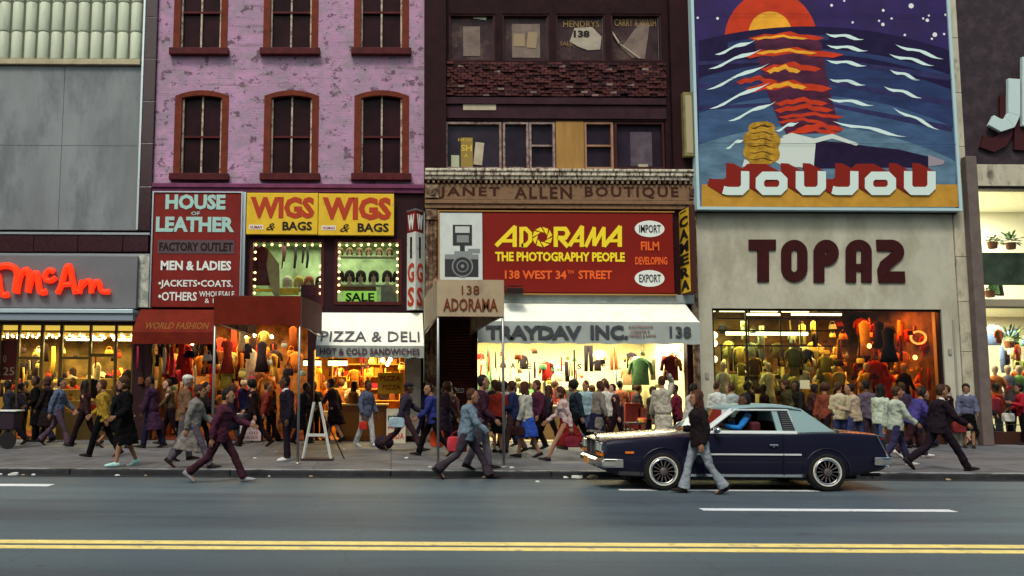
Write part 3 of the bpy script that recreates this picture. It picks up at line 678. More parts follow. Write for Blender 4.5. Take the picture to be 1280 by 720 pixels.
mb = MB(); mb.ftext('HOT & COLD SANDWICHES', X0 + .12, X1 - .12, Z0 + .08, Z1 - .07, Yf - .03, depth=.01, bold=.02); mb.build('valance_lettering', mat('plum_ink', (.1, .04, .07), .6), s)
# ============================================================ brown building (camera shop)
bb = thing('brown_building', 'dark brown brick building with grimy upper windows above the camera shop', 'building', (XB, WY, 0))
brick = mat('black_brown_brick', (.02, .007, .009), .8, var=.4, vscale=3, bump=.6, bscale=12)
Zc = hz(213, 700)
R1 = [rect(a, 17, b_, 76, WY) for a, b_ in ((561, 619), (628, 687), (695, 757), (764, 827))]
R2 = rect(556, 151, 832, 212, WY)
R0 = [(a, b_, c + 3.0, d + 3.0) for a, b_, c, d in R1]
mb = MB(); wall_holes(mb, XB, XC, Zc, TOPZ + .5, R1 + [R2] + R0, WY, WY + .3); mb.build('wall', brick, bb)
sm_ = mat('sooty_maroon', (.02, .005, .007), .7, var=.4, vscale=2)
X0, X1, Z0, Z1 = rect(531, -50, 557, 213, WY); B(XB + .01, X1, WY - .2, WY, Zc, TOPZ).build('pier', sm_, bb)
X0, X1, Z0, Z1 = rect(836, -50, 866, 213, WY); B(X0, XC - .03, WY - .2, WY, Zc, TOPZ).build('pier', sm_, bb)
# rough brick spandrel with real bricks
X0, X1, Z0, Z1 = rect(558, 79, 832, 121, WY)
mb = MB(); rows = 13; rh = (Z1 - Z0) / rows
for r_ in range(rows):
    x = X0 - (.1 if r_ % 2 else 0)
    while x < X1:
        xa, xb = max(x, X0), min(x + .2, X1)
        if xb - xa > .03 and random.random() > .03:
            pr = random.uniform(.03, .12); mb.m = random.choice((0, 0, 0, 1, 1, 2) if random.random() < .35 else (0, 1, 3)); mb.box(xa + .006, xb - .006, WY - pr, WY, Z0 + r_ * rh + .008, Z0 + (r_ + 1) * rh - .006)
        x += .21
mb.build('brick_spandrel', [mat('brick_a', (.07, .022, .024), .8, var=.3), mat('brick_b', (.09, .03, .028), .8, var=.3), mat('brick_c', (.2, .13, .12), .8, var=.3), mat('brick_d', (.035, .014, .018), .8, var=.3)], bb)
mb = MB(); qbox(mb, 557, 122, 833, 130, WY - .1, WY); qbox(mb, 557, 132, 833, 148, WY - .04, WY); mb.build('lintel', mat('sooty_plum', (.035, .014, .02), .7, var=.4, vscale=2), bb)
paneg = mat('grimy_pane', (.045, .024, .028), .28, var=.55, vscale=1.6, dirt=(.11, .07, .06), dscale=1.3, damt=.42, spec=.1)
paned = mat('violet_pane', (.025, .017, .028), .2, var=.4, vscale=1.4, spec=.12)
frm = mat('brown_frame', (.045, .014, .014), .6, var=.3)
pale = mat('peeling_grey_frame', (.3, .22, .2), .7, var=.4, vscale=5, dirt=(.1, .04, .04), dscale=6, damt=.45)
def win(R, t, m, pm, yb=.16, rail=None, name='window'):
    a, b_, c, d = R; f = MB()
    f.box(a, a + t, WY + .03, WY + .15, c, d); f.box(b_ - t, b_, WY + .03, WY + .15, c, d); f.box(a + t, b_ - t, WY + .03, WY + .15, d - t, d); f.box(a + t, b_ - t, WY + .03, WY + .15, c, c + t)
    if rail: z = c + (d - c) * rail; f.box(a + t, b_ - t, WY + .05, WY + .14, z - .025, z + .025)
    f = f.build(name, m, bb); MB().box(a + t, b_ - t, WY + yb, WY + yb + .02, c + t, d - t).build('pane', pm, f); return f
def small(parent, name, m, x0, y0, x1, y1, Y, dep=.01, rot=0.):
    mb = MB(); qbox(mb, x0, y0, x1, y1, Y, Y + dep); 
    if rot:
        c = sum(mb.v, Vector()) / 8; R_ = Matrix.Rotation(rad(rot), 4, 'Y'); mb.v = [R_ @ (v - c) + c for v in mb.v]
    return mb.build(name, m, parent)
up_w = [win(R, .05, frm, paneg) for R in R1]
for R in R0: win(R, .05, frm, paneg)
paper = mat('yellowed_paper', (.42, .36, .26), .8, var=.2); paper2 = mat('grimy_paper', (.19, .14, .12), .8, var=.3)
Yq = WY + .145
small(up_w[0], 'blind', paper2, 579, 33, 600, 70, Yq); small(up_w[0], 'paper', mat('bright_paper', (.7, .72, .55), .7), 592, 17, 608, 24, Yq - .01, rot=8)
small(up_w[1], 'paper', paper2, 640, 30, 675, 72, Yq); small(up_w[1], 'paper', mat('tan_paper', (.3, .22, .14), .8), 642, 42, 656, 58, Yq - .012); small(up_w[1], 'paper', _m['tan_paper'], 659, 40, 671, 60, Yq - .014, rot=6)
mb = MB(); pts = [(712, 52), (718, 35), (740, 34), (752, 46), (750, 62), (735, 63), (722, 58)]; q = [P(a, b_, Yq) for a, b_ in pts]; mb.prism([(v.x, v.z) for v in q], Yq - .012, Yq); mb.build('torn_poster', mat('torn_poster', (.36, .31, .25), .8, var=.2), up_w[2])
mb = MB(); ptext(mb, '138', 717, 38, 737, 47, Yq - .016, depth=.003, bold=.05); mb.build('number', blk, up_w[2])
mb = MB(); ptext(mb, 'HENDRYS', 704, 26, 749, 34, Yq - .01, depth=.003, bold=.01); ptext(mb, 'SALE', 700, 52, 716, 57, Yq - .01, depth=.003); mb.build('lettering', mat('dull_gold', (.24, .15, .06), .6), up_w[2])
mb = MB(); ptext(mb, 'CARRY & WASH', 768, 24, 820, 33, Yq - .01, depth=.003, bold=.01); mb.build('lettering', _m['dull_gold'], up_w[3])
mb = MB(); q = [P(a, b_, Yq) for a, b_ in [(776, 60), (800, 28), (812, 30), (806, 74), (790, 72)]]; mb.prism([(v.x, v.z) for v in q], Yq - .008, Yq); mb.build('torn_sheet', paper2, up_w[3])
mb = MB(); a, b_ = P(759, 30, Yq - .05), P(774, 54, Yq - .05); mb.tube([a, b_], .025, 4); a, b_ = P(775, 55, Yq - .05), P(800, 73, Yq - .05); mb.tube([a, b_], .02, 4); mb.build('broken_stick', mat('pale_wood', (.6, .5, .38), .7), up_w[3])
# lower strip of windows
seg = [(557, 627, pale, paned, None), (629, 661, pale, paned, None), (662, 694, pale, paned, .5), (731, 767, mat('tan_frame', (.3, .16, .1), .7, var=.3), paned, .5), (769, 831, frm, paned, None)]
lw = []
for a, b_, m_, pm, rl in seg:
    r = rect(a, 152, b_, 211, WY); lw.append(win(r, .06, m_, pm, rail=rl))
mb = MB(); qbox(mb, 695, 150, 730, 211, WY + .02, WY + .06); mb.build('boarded_panel', mat('plywood', (.33, .18, .055), .8, var=.25, vscale=1.5, stretch=(3, 1, .4)), bb)
small(lw[0], 'card', mat('ochre_card', (.28, .19, .05), .7), 576, 172, 591, 210, Yq - .01); small(lw[0], 'card', paper, 593, 178, 604, 206, Yq - .02, rot=6); small(lw[0], 'card', mat('green_paper', (.42, .45, .3), .8), 564, 194, 574, 210, Yq - .015)
mb = MB(); ptext(mb, 'SH', 576, 181, 590, 189, Yq - .014, depth=.003, bold=.03); ptext(mb, 'NEW', 573, 173, 590, 177, Yq - .014, depth=.003); ptext(mb, 'A', 580, 192, 585, 197, Yq - .014, depth=.003); mb.build('lettering', mat('gold_leaf', (.6, .42, .08), .5), lw[0])
small(lw[4], 'blind', mat('hanging_sheet', (.09, .07, .09), .9, var=.3, vscale=4), 788, 165, 815, 208, Yq); small(lw[4], 'paper', paper, 798, 205, 810, 208.5, Yq - .02); small(bb, 'roller_blind', paper, 579, 130, 620, 137.5, WY - .06, .05)
MB().box(R2[0] - .05, R2[1] + .05, WY + .31, WY + .34, R2[2] - .1, R2[3] + .1).build('window_backing', mat('backing_black', (.01, .006, .008), .8), bb)
for px in (628, 661.5, 694.5, 730.5, 768): X = vx(px, 180); B(X - .045, X + .045, WY + .06, WY + .2, R2[2], R2[3]).build('window_post', frm, bb)
MB().box(XB + .01, XC - .03, WY + .05, WY + .3, hz(263, 700), hz(212, 700)).build('frieze_backing', brick, bb)
# cornice with dentils, frieze, pilasters
st = mat('soiled_limestone', (.3, .21, .14), .8, var=.35, vscale=4, bump=.4, bscale=20, dirt=(.07, .035, .025), dscale=3.2, damt=.52)
stl = mat('highlit_limestone', (.62, .56, .44), .8, var=.25, vscale=5, dirt=(.1, .05, .04), dscale=6, damt=.48, stretch=(2.2, 1, 1))  # cornice highlights put into the pale colour, broken by dark patches
Xl, Xr_ = XB + .02, XC - .02
mb = MB()
for y0, y1, pr in ((213.5, 217, .3), (217, 222, .26), (222, 226.5, .2)):
    mb.box(Xl - .0, Xr_ + .0, WY - pr, WY, hz(y1, 700), hz(y0, 700) - .004)
mb.build('cornice', stl, bb, bev=.02)
mb = MB(); x = Xl + .06
while x < Xr_ - .1: mb.box(x, x + .07, WY - .18, WY, hz(231, 700), hz(227, 700)); x += .15
mb.build('dentil_course', st, bb, bev=.008)
mb = MB(); mb.box(Xl, Xr_, WY - .1, WY, hz(251, 700), hz(231.2, 700)); mb.box(Xl, Xr_, WY - .2, WY, hz(256.5, 700), hz(252, 700)); mb.box(Xl, Xr_, WY - .15, WY, hz(262, 700), hz(257, 700))
mb.build('frieze', mat('frieze_tan', (.22, .13, .075), .8, var=.3, vscale=4, dirt=(.12, .06, .04), dscale=4, damt=.42), bb, bev=.01)
ms = mat('missing_letter_ink', (.05, .018, .012), .7)
for t, a, b_ in (('JANET', 549, 625), ('ALLEN', 643, 715), ('BOUTIQUE', 731, 848)): mb = MB(); ptext(mb, t, a, 233.5, b_, 248.5, WY - .1, depth=.008, bold=.03, space=1.25); mb.build('frieze_lettering', ms, bb)
for a, b_ in ((531.5, 547), (862, 868.5)):
    mb = MB(); X0 = P(a, 320, WY).x; X1 = P(b_, 320, WY).x
    mb.box(X0, X1, WY - .12, WY, SZ, hz(262, 540)); mb.box(X0 + .0, X1 + .02, WY - .2, WY, hz(276, 540), hz(264, 540)); mb.box(X0, X1 + .02, WY - .22, WY, hz(249, 540), hz(233, 540))
    for k in range(3):
        xx = X0 + (X1 - X0) * (k + .5) / 3; mb.tube([(xx, WY - .12, SZ + .3), (xx, WY - .12, hz(277, 540))], .045, 8)
    mb.disc_y(((X0 + X1) / 2, WY - .22, (hz(249, 540) + hz(233, 540)) / 2), [(.12, -.03), (.12, 0), (.05, .0)], 16)
    mb.build('pilaster', st, bb, bev=.008)
# lower wall behind the signs
Zs0 = hz(262, 700); Tr = (vx(597, 480), vx(860, 480), SZ, hz(424, 730)); Dr = (vx(549, 480), vx(596, 480), SZ, hz(400, 570))
mb = MB(); wall_holes(mb, Xl, Xr_, SZ, Zs0, [Tr, Dr], WY, WY + .3); mb.build('lower_wall', mat('dark_maroon_wall', (.045, .014, .02)), bb)
# roller shutter doorway
mb = MB(); z = SZ
while z < Dr[3]: mb.tube([(Dr[0], WY + .26, z + .05), (Dr[1], WY + .26, z + .05)], .045, 6); z += .085
mb.build('roller_shutter', mat('rusty_shutter', (.07, .018, .014), .5, metal=.3, var=.4), bb)
mb = MB(); ptext(mb, 'K CA HED', 551, 485, 580, 491, WY + .21, depth=.004); ptext(mb, 'SE  ET', 553, 488, 572, 490, WY + .21, depth=.004) if 0 else None; mb.build('graffiti', mat('chalk', (.5, .42, .42), .8), bb)
# grey box below the sign
mb = MB(); qbox(mb, 600, 368, 868, 379, WY - .2, WY); mb.build('awning_box', mat('dull_metal_box', (.32, .36, .35), .5, metal=.3, var=.2), bb, bev=.01)
mb = MB(); a = P(632, 362, WY - .7); mb.box(a.x, a.x + .45, WY - 1.0, WY - .45, a.z - .14, a.z + .02); mb.tube([(a.x - .15, WY - .75, a.z + .0), (a.x + .05, WY - .72, a.z + .1), (a.x + .5, WY - .5, a.z + .12)], .02, 6); mb.tube([(a.x + .2, WY - .5, a.z - .05), (a.x + .2, WY - .15, a.z - .1)], .025, 6); mb.build('floodlight', steel_dark, bb, bev=.01)
# ---- big sign
s = thing('camera_sign', 'wide dark red signboard with yellow letters and a camera picture at its left end', 'sign', (vx(700, 315), WY - .3, hz(366, 700)))
Ys = WY - .3
mb = MB(); qbox(mb, 604, 266, 842, 366, Ys, WY - .16); mb.build('panel', mat('deep_red_panel', (.2, .014, .01), .4, var=.1, vscale=1), s, bev=.01)
mb = MB(); qbox(mb, 549.5, 266, 603, 350, Ys, WY - .16); qbox(mb, 549.5, 350, 603, 366, Ys, WY - .16); mb.build('picture_panel', mat('picture_grey', (.56, .6, .58), .5, var=.08), s)
mb = MB(); X0, X1, Z0, Z1 = rect(549, 265, 843, 367, Ys)
mb.box(X0 - .03, X1 + .03, Ys - .03, Ys + .1, Z1, Z1 + .03); mb.box(X0 - .03, X1 + .03, Ys - .03, Ys + .1, Z0 - .03, Z0); mb.box(X0 - .03, X0, Ys - .03, Ys + .1, Z0, Z1)
mb.build('frame', mat('gilt_frame', (.4, .2, .06), .5), s)
yl = mat('yellow_letter', (.85, .66, .03), .45); orl = mat('orange_letter', (.78, .12, .025), .45)
mb = MB(); Yt = Ys - .008
# big slanted word with a shutter O
def q2(cx, cy): v = P(520 + cx / 3, 200 + cy / 3, Yt); return (v.x, v.z)
def rb(pts, wpx, closed=False): mb.ribbon([q2(*p) for p in pts], wpx / 3 / 44.7, Yt, Yt + .006, closed)
rb([(300, 322), (370, 252), (370, 326)], 16); rb([(322, 303), (372, 303)], 13)
rb([(395, 326), (395, 258), (412, 258), (428, 275), (428, 303), (412, 320), (395, 320)], 15)
for k in range(8):
    t = 2 * math.pi * k / 8; c_, s_ = math.cos(t), math.sin(t); c2, s2 = math.cos(t + 1.15), math.sin(t + 1.15); c3, s3 = math.cos(t + .62), math.sin(t + .62)
    mb.prism([q2(474 + 38 * c_, 289 + 38 * s_), q2(474 + 38 * c3, 289 + 38 * s3), q2(474 + 19 * c2, 289 + 19 * s2), q2(474 + 19 * c3, 289 + 19 * s3)], Yt, Yt + .006)
rb([(524, 326), (524, 258), (560, 258), (570, 275), (560, 292), (530, 292)], 16); rb([(540, 292), (570, 326)], 16)
rb([(575, 322), (622, 252), (622, 326)], 16); rb([(595, 303), (625, 303)], 12)
rb([(636, 326), (668, 256), (668, 322)], 14); rb([(668, 322), (704, 256), (704, 326)], 14)
rb([(704, 324), (764, 252), (764, 326)], 16); rb([(725, 303), (765, 303)], 12)
ptext(mb, 'THE PHOTOGRAPHY PEOPLE', 619, 315, 781, 327, Yt, depth=.006, bold=.04); mb.build('heading', yl, s)
mb = MB(); ptext(mb, '138 WEST 34', 631, 338, 708, 349, Yt, depth=.006, bold=.03); ptext(mb, 'TH', 709, 338, 717, 342, Yt, depth=.006, bold=.03); ptext(mb, 'STREET', 723, 338, 765, 349, Yt, depth=.006, bold=.03)
ptext(mb, 'FILM', 801, 302, 824, 313, Yt, depth=.006, bold=.03); ptext(mb, 'DEVELOPING', 794, 321, 834, 331, Yt, depth=.006, bold=.03); mb.build('lettering', orl, s)
for yy, t in ((286, 'IMPORT'), (348, 'EXPORT')):
    c = P(812, yy, Yt); mb = MB(); mb.add(*[(lambda n_: ([(c.x + .42 * math.cos(2 * math.pi * k / n_), Yt + (0 if j == 0 else .006), c.z + .235 * math.sin(2 * math.pi * k / n_)) for j in (0, 1) for k in range(n_)], [list(range(n_)), list(range(2 * n_ - 1, n_ - 1, -1))] + [(k, k + n_, (k + 1) % n_ + n_, (k + 1) % n_) for k in range(n_)]))(32)][0]); ov = mb.build('oval', white_l, s)
    mb = MB(); ptext(mb, t, 799, yy - 5, 826, yy + 5, Yt - .008, depth=.004, bold=.01); mb.build('lettering', blk, ov)
# picture of camera with flash
mb = MB(); gk = mat('camera_dark', (.04, .04, .045), .4); 
def pq(x0, y0, x1, y1, m, o=.006): mb.m = m; qbox(mb, x0, y0, x1, y1, Ys - o, Ys - o + .006)
pq(566, 281, 590, 307, 0, .006); pq(569, 283, 587, 291, 1, .013); pq(571, 294, 586, 303, 2, .013); pq(575, 307, 581, 316, 0, .006); pq(556, 318, 598, 346, 0, .008); pq(556, 318, 598, 324, 2, .015); pq(568, 314, 590, 320, 2, .012)
c = P(578, 333, Ys)
for r_, m_, o in ((.3, 2, .022), (.26, 0, .03), (.17, 2, .036), (.14, 0, .042), (.05, 2, .05)): mb.m = m_; mb.disc_y((c.x, Ys - o, c.z), [(r_, 0), (r_, .01)], 28)
pq(585, 311, 600, 316, 2, .01)
mb.build('camera_picture', [gk, mat('flash_pale', (.5, .52, .5), .3), mat('camera_grey', (.22, .24, .24), .35)], s)
# ---- blade sign
Xb = P(863, 315, 24.55).x; s = thing('blade_sign', 'yellow projecting sign with letters stacked vertically at the right end of the red signboard', 'sign', (Xb, WY, hz(370, 850)))
za, zb2 = P(853, 368, 25).z, P(853, 260, 25).z
MB().box(Xb, Xb + .16, 24.55, WY - .02, za, zb2).build('box', mat('sign_box_brown', (.06, .02, .015), .5), s, bev=.01)
MB().box(Xb - .008, Xb - .002, 24.6, WY - .07, za + .05, zb2 - .05).build('face', yelp, s)
mb = MB(); zz = [zb2 - .22 - k * (zb2 - za - .3) / 6 for k in range(7)]
for k, ch in enumerate('CAMERA'):
    z1 = zz[k] - .03; z0 = zz[k + 1] + .03; M = Matrix(((0, 0, -1, Xb - .009), (-1, 0, 0, WY - .12), (0, 1, 0, z0), (0, 0, 0, 1))); mb.text(ch, M, .72, z1 - z0, depth=.012, bold=.04)
mb.box(Xb - .012, Xb - .009, 24.8, WY - .2, zb2 - .13, zb2 - .09); mb.build('lettering', blk, s)
# ---- long white awning
s, X0, X1, Z0, Z1, Yb, Zt = awning('shop_awning', 'long white awning with a grey valance over the bright open shop', 597, 875, 379, 402, 429.5, 24.2, cw, mat('valance_grey', (.36, .4, .38), .8, var=.12, vscale=2)); Yf = 24.2
ink = mat('slate_ink', (.06, .065, .075), .6); mb = MB()
ptext(mb, 'TRAYDAV', 607, 407, 727, 424, Yf - .03, depth=.012, bold=.04, space=.9); ptext(mb, 'INC.', 738, 406.5, 785, 424, Yf - .03, depth=.012, bold=.04); ptext(mb, '138', 837, 408, 864, 422, Yf - .03, depth=.012, bold=.02); mb.build('lettering', ink, s)
mb = MB(); ptext(mb, 'ELECTRONICS', 786, 407, 816, 410, Yf - .03, depth=.01); ptext(mb, 'LUGGAGE &', 788, 412.5, 812, 415.5, Yf - .03, depth=.01); ptext(mb, 'CAMERA & RADIO', 786, 418, 820, 421, Yf - .03, depth=.01); mb.build('small_print', mat('rust_ink', (.25, .08, .06), .6), s)
# interior
room(bb, Tr[0] - .05, Tr[1] + .05, SZ + .01, Tr[3] + .25, WY + .31, WY + 4.6, mat('cream_wall', (.8, .74, .45), .8, var=.08), mat('shop_lino', (.35, .3, .2), .5), mat('white_ceiling', (.85, .82, .6), .8))
mb = MB()
for k in range(5):
    X = Tr[0] + .7 + k * 1.15
    for yy in (WY + 1.2, WY + 2.8): mb.box(X - .45, X + .45, yy, yy + .12, Tr[3] + .12, Tr[3] + .19)
mb.build('tube_light', emat('tube_white', (1, .95, .7), 6), bb)
area('lamp_bright_shop', ((Tr[0] + Tr[1]) / 2, WY + 1.8, Tr[3] + .1), 5.4, 2.6, 560, (1, .88, .52))
# ============================================================ concrete fronted building (right of the camera shop)
tb = thing('concrete_building', 'pale concrete shop building carrying a big painted billboard', 'building', (XC, WY, 0))
conc = mat('pale_concrete', (.47, .45, .36), .8, var=.14, vscale=.9, bump=.3, bscale=14, dirt=(.36, .34, .26), dscale=.8, damt=.47, stretch=(1, 1, .6))
Tz = (vx(890, 450), vx(1177, 450), SZ, hz(386.5, 1034))
zwt = hz(266, 1034)
mb = MB(); wall_holes(mb, XC, XD - .22, SZ, zwt, [Tz], WY - .12, WY + .35); mb.build('wall', conc, tb, bev=0)
mb = MB(); mb.box(XC + .02, XD - .22, WY - .02, WY + .35, zwt + .02, TOPZ); mb.build('upper_wall', brick, tb)
mb = MB(); qbox(mb, 872, 262.5, 1196, 266.5, WY - .2, WY - .0); mb.build('cap_flashing', steel_dark, tb)
mb = MB(); a, b_, c, d = Tz; t = .06
mb.box(a, a + t, WY - .06, WY + .1, c, d); mb.box(b_ - t, b_, WY - .06, WY + .1, c, d); mb.box(a + t, b_ - t, WY - .06, WY + .1, d - t, d); mb.build('window_frame', steel_dark, tb)
mb = MB()
for px in (935,): X = vx(px, 450); mb.box(X - .02, X + .02, WY + .02, WY + .09, c, d - t)
mb.build('mullion', steel_dark, tb)
MB().box(a + t, b_ - t, WY + .05, WY + .06, c + .4, d - t).build('shop_glass', glass('big_glass', (.98, .96, .9), 1.2), tb)
MB().box(a + t, b_ - t, WY - .02, WY + .14, c, c + .4).build('bulkhead', mat('bulkhead_dark', (.05, .02, .015), .5), tb)
xm = vx(1045, 450)
room(tb, a - .1, b_ + .1, SZ + .01, d + .3, WY + .36, WY + 4.4, mat('umber_wall', (.1, .06, .022), .8, var=.95, vscale=1.5), mat('shop_lino', (.35, .3, .2), .5), mat('umber_ceiling', (.16, .12, .06), .8))
mb = MB()
for k in range(4): X = a + .9 + k * 1.0; mb.box(X - .42, X + .42, WY + 1.3, WY + 1.42, d + .18, d + .24); mb.box(X - .42, X + .42, WY + 3.3, WY + 3.4, d + .18, d + .24)
mb.build('tube_light', emat('tube_lime', (1, 1, .5), 3), tb)
area('lamp_green_side', (a + 1.1, WY + 2.1, d + .15), 2.0, 2.4, 140, (.88, 1, .4))
area('lamp_amber_middle', (a + 3.5, WY + 1.4, d + .15), 1.2, 1.4, 75, (1, .66, .16))
area('lamp_orange_side', (b_ - 1.0, WY + 1.5, d + .15), 1.6, 1.6, 120, (1, .22, .035))
# TOPAZ letters, cut out by hand
s = thing('shop_lettering', 'five thick maroon fretwork letters on the pale concrete wall', 'sign', (vx(1034, 325), WY - .15, hz(354, 1034)))
tl = mat('maroon_letter', (.04, .007, .008), .55, var=.15); Yt = WY - .2
def t4(cx, cy): v = P(860 + cx * .375, 250 + cy * .375, Yt); return (v.x, v.z)
def letter(polys):
    mb = MB()
    for kind_, pts in polys:
        if kind_ == 'p': mb.prism([t4(*p) for p in pts], Yt + .03, Yt + .08)
        else:
            w_, cl = kind_; mb.ribbon([t4(*p) for p in pts], w_ * .375 / 44.6, Yt + .03, Yt + .08, cl)
    mb.build('letter', tl, s)
def arcp(cx, cy, rx, ry, a0, a1, n_=12): return [(cx + rx * math.cos(rad(a0 + (a1 - a0) * k / n_)), cy + ry * math.sin(rad(a0 + (a1 - a0) * k / n_))) for k in range(n_ + 1)]
letter([('p', [(205, 131), (295, 131), (295, 166), (205, 166)]), ('p', [(234, 166), (272, 166), (272, 272), (234, 272)])])
letter([((33, True), arcp(357, 176, 27, 28, 180, 360, 10) + arcp(357, 228, 27, 28, 0, 180, 10))])
letter([('p', [(422, 165), (457, 165), (457, 274), (422, 274)]), ((38, False), arcp(464, 175, 22, 25, 185, 450, 16) + [(450, 200)])])
letter([((34, False), [(546, 274), (546, 190)] + arcp(572, 172, 26, 24, 180, 360, 10) + [(598, 190), (598, 274)]), ('p', [(560, 212), (584, 212), (584, 236), (560, 236)])])
letter([((38, False), [(632, 150), (676, 150)] + arcp(680, 172, 24, 22, 270, 400, 8) + [(662, 216), (654, 236), (656, 256), (726, 256)])])
# small wall conduits on the right pier
mb = MB(); a_ = P(1192, 420, WY - .12); mb.tube([(a_.x, WY - .14, SZ), (a_.x, WY - .14, hz(400, 1190))], .03, 8); mb.build('conduit', mat('grey_pipe', (.3, .29, .26), .5), tb)
for px, yy in ((884, 470), (1188, 440), (1188, 495)): mb = MB(); qbox(mb, px - 2, yy - 4, px + 2, yy + 3, WY - .16, WY - .12); mb.build('junction_box', mat('grey_pipe', (.3, .29, .26), .5), tb)
# ============================================================ billboard
s = thing('billboard', 'huge painted billboard of a night sea and setting sun with a sunbather above white letters', 'billboard', (vx(1034, 262), WY - .5, hz(260, 1034)))
Yb_ = WY - .42
def b4(cx, cy, Y=Yb_): v = P(860 + cx * .375, cy * .375, Y); return (v.x, v.z)
bl = b4(38, 690); br_ = b4(902, 694); ztop = b4(400, -420)[1]
LX = bl[0]; RX_ = br_[0]; ZB = bl[1]
purple = mat('night_purple', (.035, .02, .11), .55, var=.25, vscale=.7, dirt=(.03, .018, .08), dscale=1)
MB().box(LX, RX_, Yb_, WY - .2, ZB, ztop).build('board', purple, s)
mb = MB(); mb.box(LX - .08, LX, Yb_ - .05, WY, ZB - .08, ztop); mb.box(RX_, RX_ + .08, Yb_ - .05, WY, ZB - .08, ztop); mb.box(LX, RX_, Yb_ - .05, WY, ZB - .08, ZB); mb.build('frame', mat('pale_blue_frame', (.42, .58, .62), .5), s)
layer_k = [0]
def paint(name, m, polys):
    layer_k[0] += 1; yf = Yb_ - .0008 * layer_k[0]; mb = MB()
    for pi_, p in enumerate(polys):
        pts = []
        for q in p:
            x, z = b4(*q); pts.append((min(max(x, LX + .005), RX_ - .005), max(z, ZB + .005)))
        mb.prism(pts, yf - .00006 * (pi_ % 9), yf + .0006)
    return mb.build(name, m, s)
sunr = mat('sun_red', (.52, .04, .012), .55, var=.2, vscale=2); suny = mat('sun_yellow', (.8, .36, .03), .55, var=.2, vscale=2)
def ellp(cx, cy, rx, ry, n_=40): return [(cx + rx * math.cos(2 * math.pi * k / n_), cy + ry * math.sin(2 * math.pi * k / n_)) for k in range(n_)]
paint('painted_sun', sunr, [ellp(276, 135, 155, 165)]); paint('painted_sun_core', suny, [ellp(274, 112, 72, 74)])
def arcband(y0, y1, off=0):    # the sea's curved horizon, band between two depths
    top = [(x, 88 + y0 + .00036 * (x - 400) ** 2 * (1 + y0 / 900)) for x in range(36, 905, 24)]
    bot = [(x, 88 + y1 + .00036 * (x - 400) ** 2 * (1 + y1 / 900)) for x in range(36, 905, 24)]
    return [[a, b_, d_, c_] for a, b_, c_, d_ in zip(top, top[1:], bot, bot[1:])]
ind = mat('sea_indigo', (.014, .008, .045), .55, var=.25); seab = mat('sea_blue', (.024, .04, .12), .55, var=.35, vscale=.8, stretch=(1, 1, 3)); seal = mat('sea_light', (.045, .09, .19), .55, var=.35, vscale=1, stretch=(1, 1, 3)); seag = mat('sea_slate', (.1, .18, .26), .55, var=.4, vscale=1.2, stretch=(1, 1, 3))
paint('painted_sea', ind, arcband(0, 170)); paint('painted_sea', seab, arcband(95, 300) ); paint('painted_sea', seal, arcband(230, 420)); paint('painted_sea', seag, arcband(330, 600))
paint('painted_sea', ind, arcband(52, 70) + arcband(95, 118)); paint('painted_sea', seab, arcband(75, 92)[16:] + arcband(28, 45)[4:18])
paint('painted_sea', mat('sea_navy', (.03, .028, .1), .55, var=.3), [[(36, 130 + k * 75), (430, 118 + k * 72), (880, 165 + k * 85), (880, 185 + k * 85), (430, 130 + k * 72), (36, 142 + k * 75)] for k in (1, 2, 3)])
def blob(x0, x1, y, h): 
    n_ = 9; t = [(x0 + (x1 - x0) * k / n_, y - h * math.sin(math.pi * k / n_) * (.7 + .3 * ((k * 7) % 3)) + 10 * abs(k / n_ - .5)) for k in range(n_ + 1)]
    return t + [(x, yy + h * 1.1) for x, yy in reversed(t[1:-1])]
paint('painted_glow', mat('glow_plum', (.07, .015, .04), .55, var=.5, vscale=2, stretch=(1, 1, 3)), [[(215, 120), (440, 120), (470, 300), (510, 440), (330, 450), (300, 400), (260, 300)]])
paint('painted_glitter', sunr, [blob(200, 455, 122, 14), blob(168, 520, 178, 17), blob(240, 445, 225, 16), blob(160, 300, 268, 14), blob(190, 480, 290, 20), blob(290, 465, 340, 14), blob(285, 485, 362, 14), blob(300, 520, 385, 10), blob(300, 450, 402, 9), blob(360, 520, 425, 15), blob(330, 500, 438, 12)])
paint('painted_glitter', suny, [blob(215, 400, 124, 7), blob(225, 430, 172, 9), blob(262, 375, 232, 14), blob(258, 395, 286, 13)])
wv = mat('wave_white', (.62, .78, .78), .5)
def wave(x0, y0, x1, y1, h=15):
    n_ = 8; t = []; b_ = []
    for k in range(n_ + 1):
        f = k / n_; x = x0 + (x1 - x0) * f; y = y0 + (y1 - y0) * f + 4 * math.sin(f * 9); e = h * math.sin(math.pi * min(1, f * 1.02)) * .6 * (1 + .4 * math.sin(f * 11))
        t.append((x, y - e * .4)); b_.append((x, y + e * .7))
    return t + b_[::-1][1:-1]
W_ = [(88, 182, 224, 132), (68, 230, 245, 162), (60, 300, 270, 210), (70, 364, 274, 273), (132, 404, 295, 336), (125, 494, 190, 460), (290, 436, 370, 404), (458, 112, 586, 130), (462, 150, 600, 168), (460, 200, 596, 218), (468, 262, 592, 282), (466, 328, 620, 350), (482, 404, 728, 455), (690, 148, 852, 196), (670, 180, 820, 218), (672, 232, 772, 266), (652, 288, 780, 326), (684, 360, 838, 432)]
paint('painted_wave', wv, [wave(a, b_, c, d, 18) for a, b_, c, d in W_])
rs = random.Random(3)
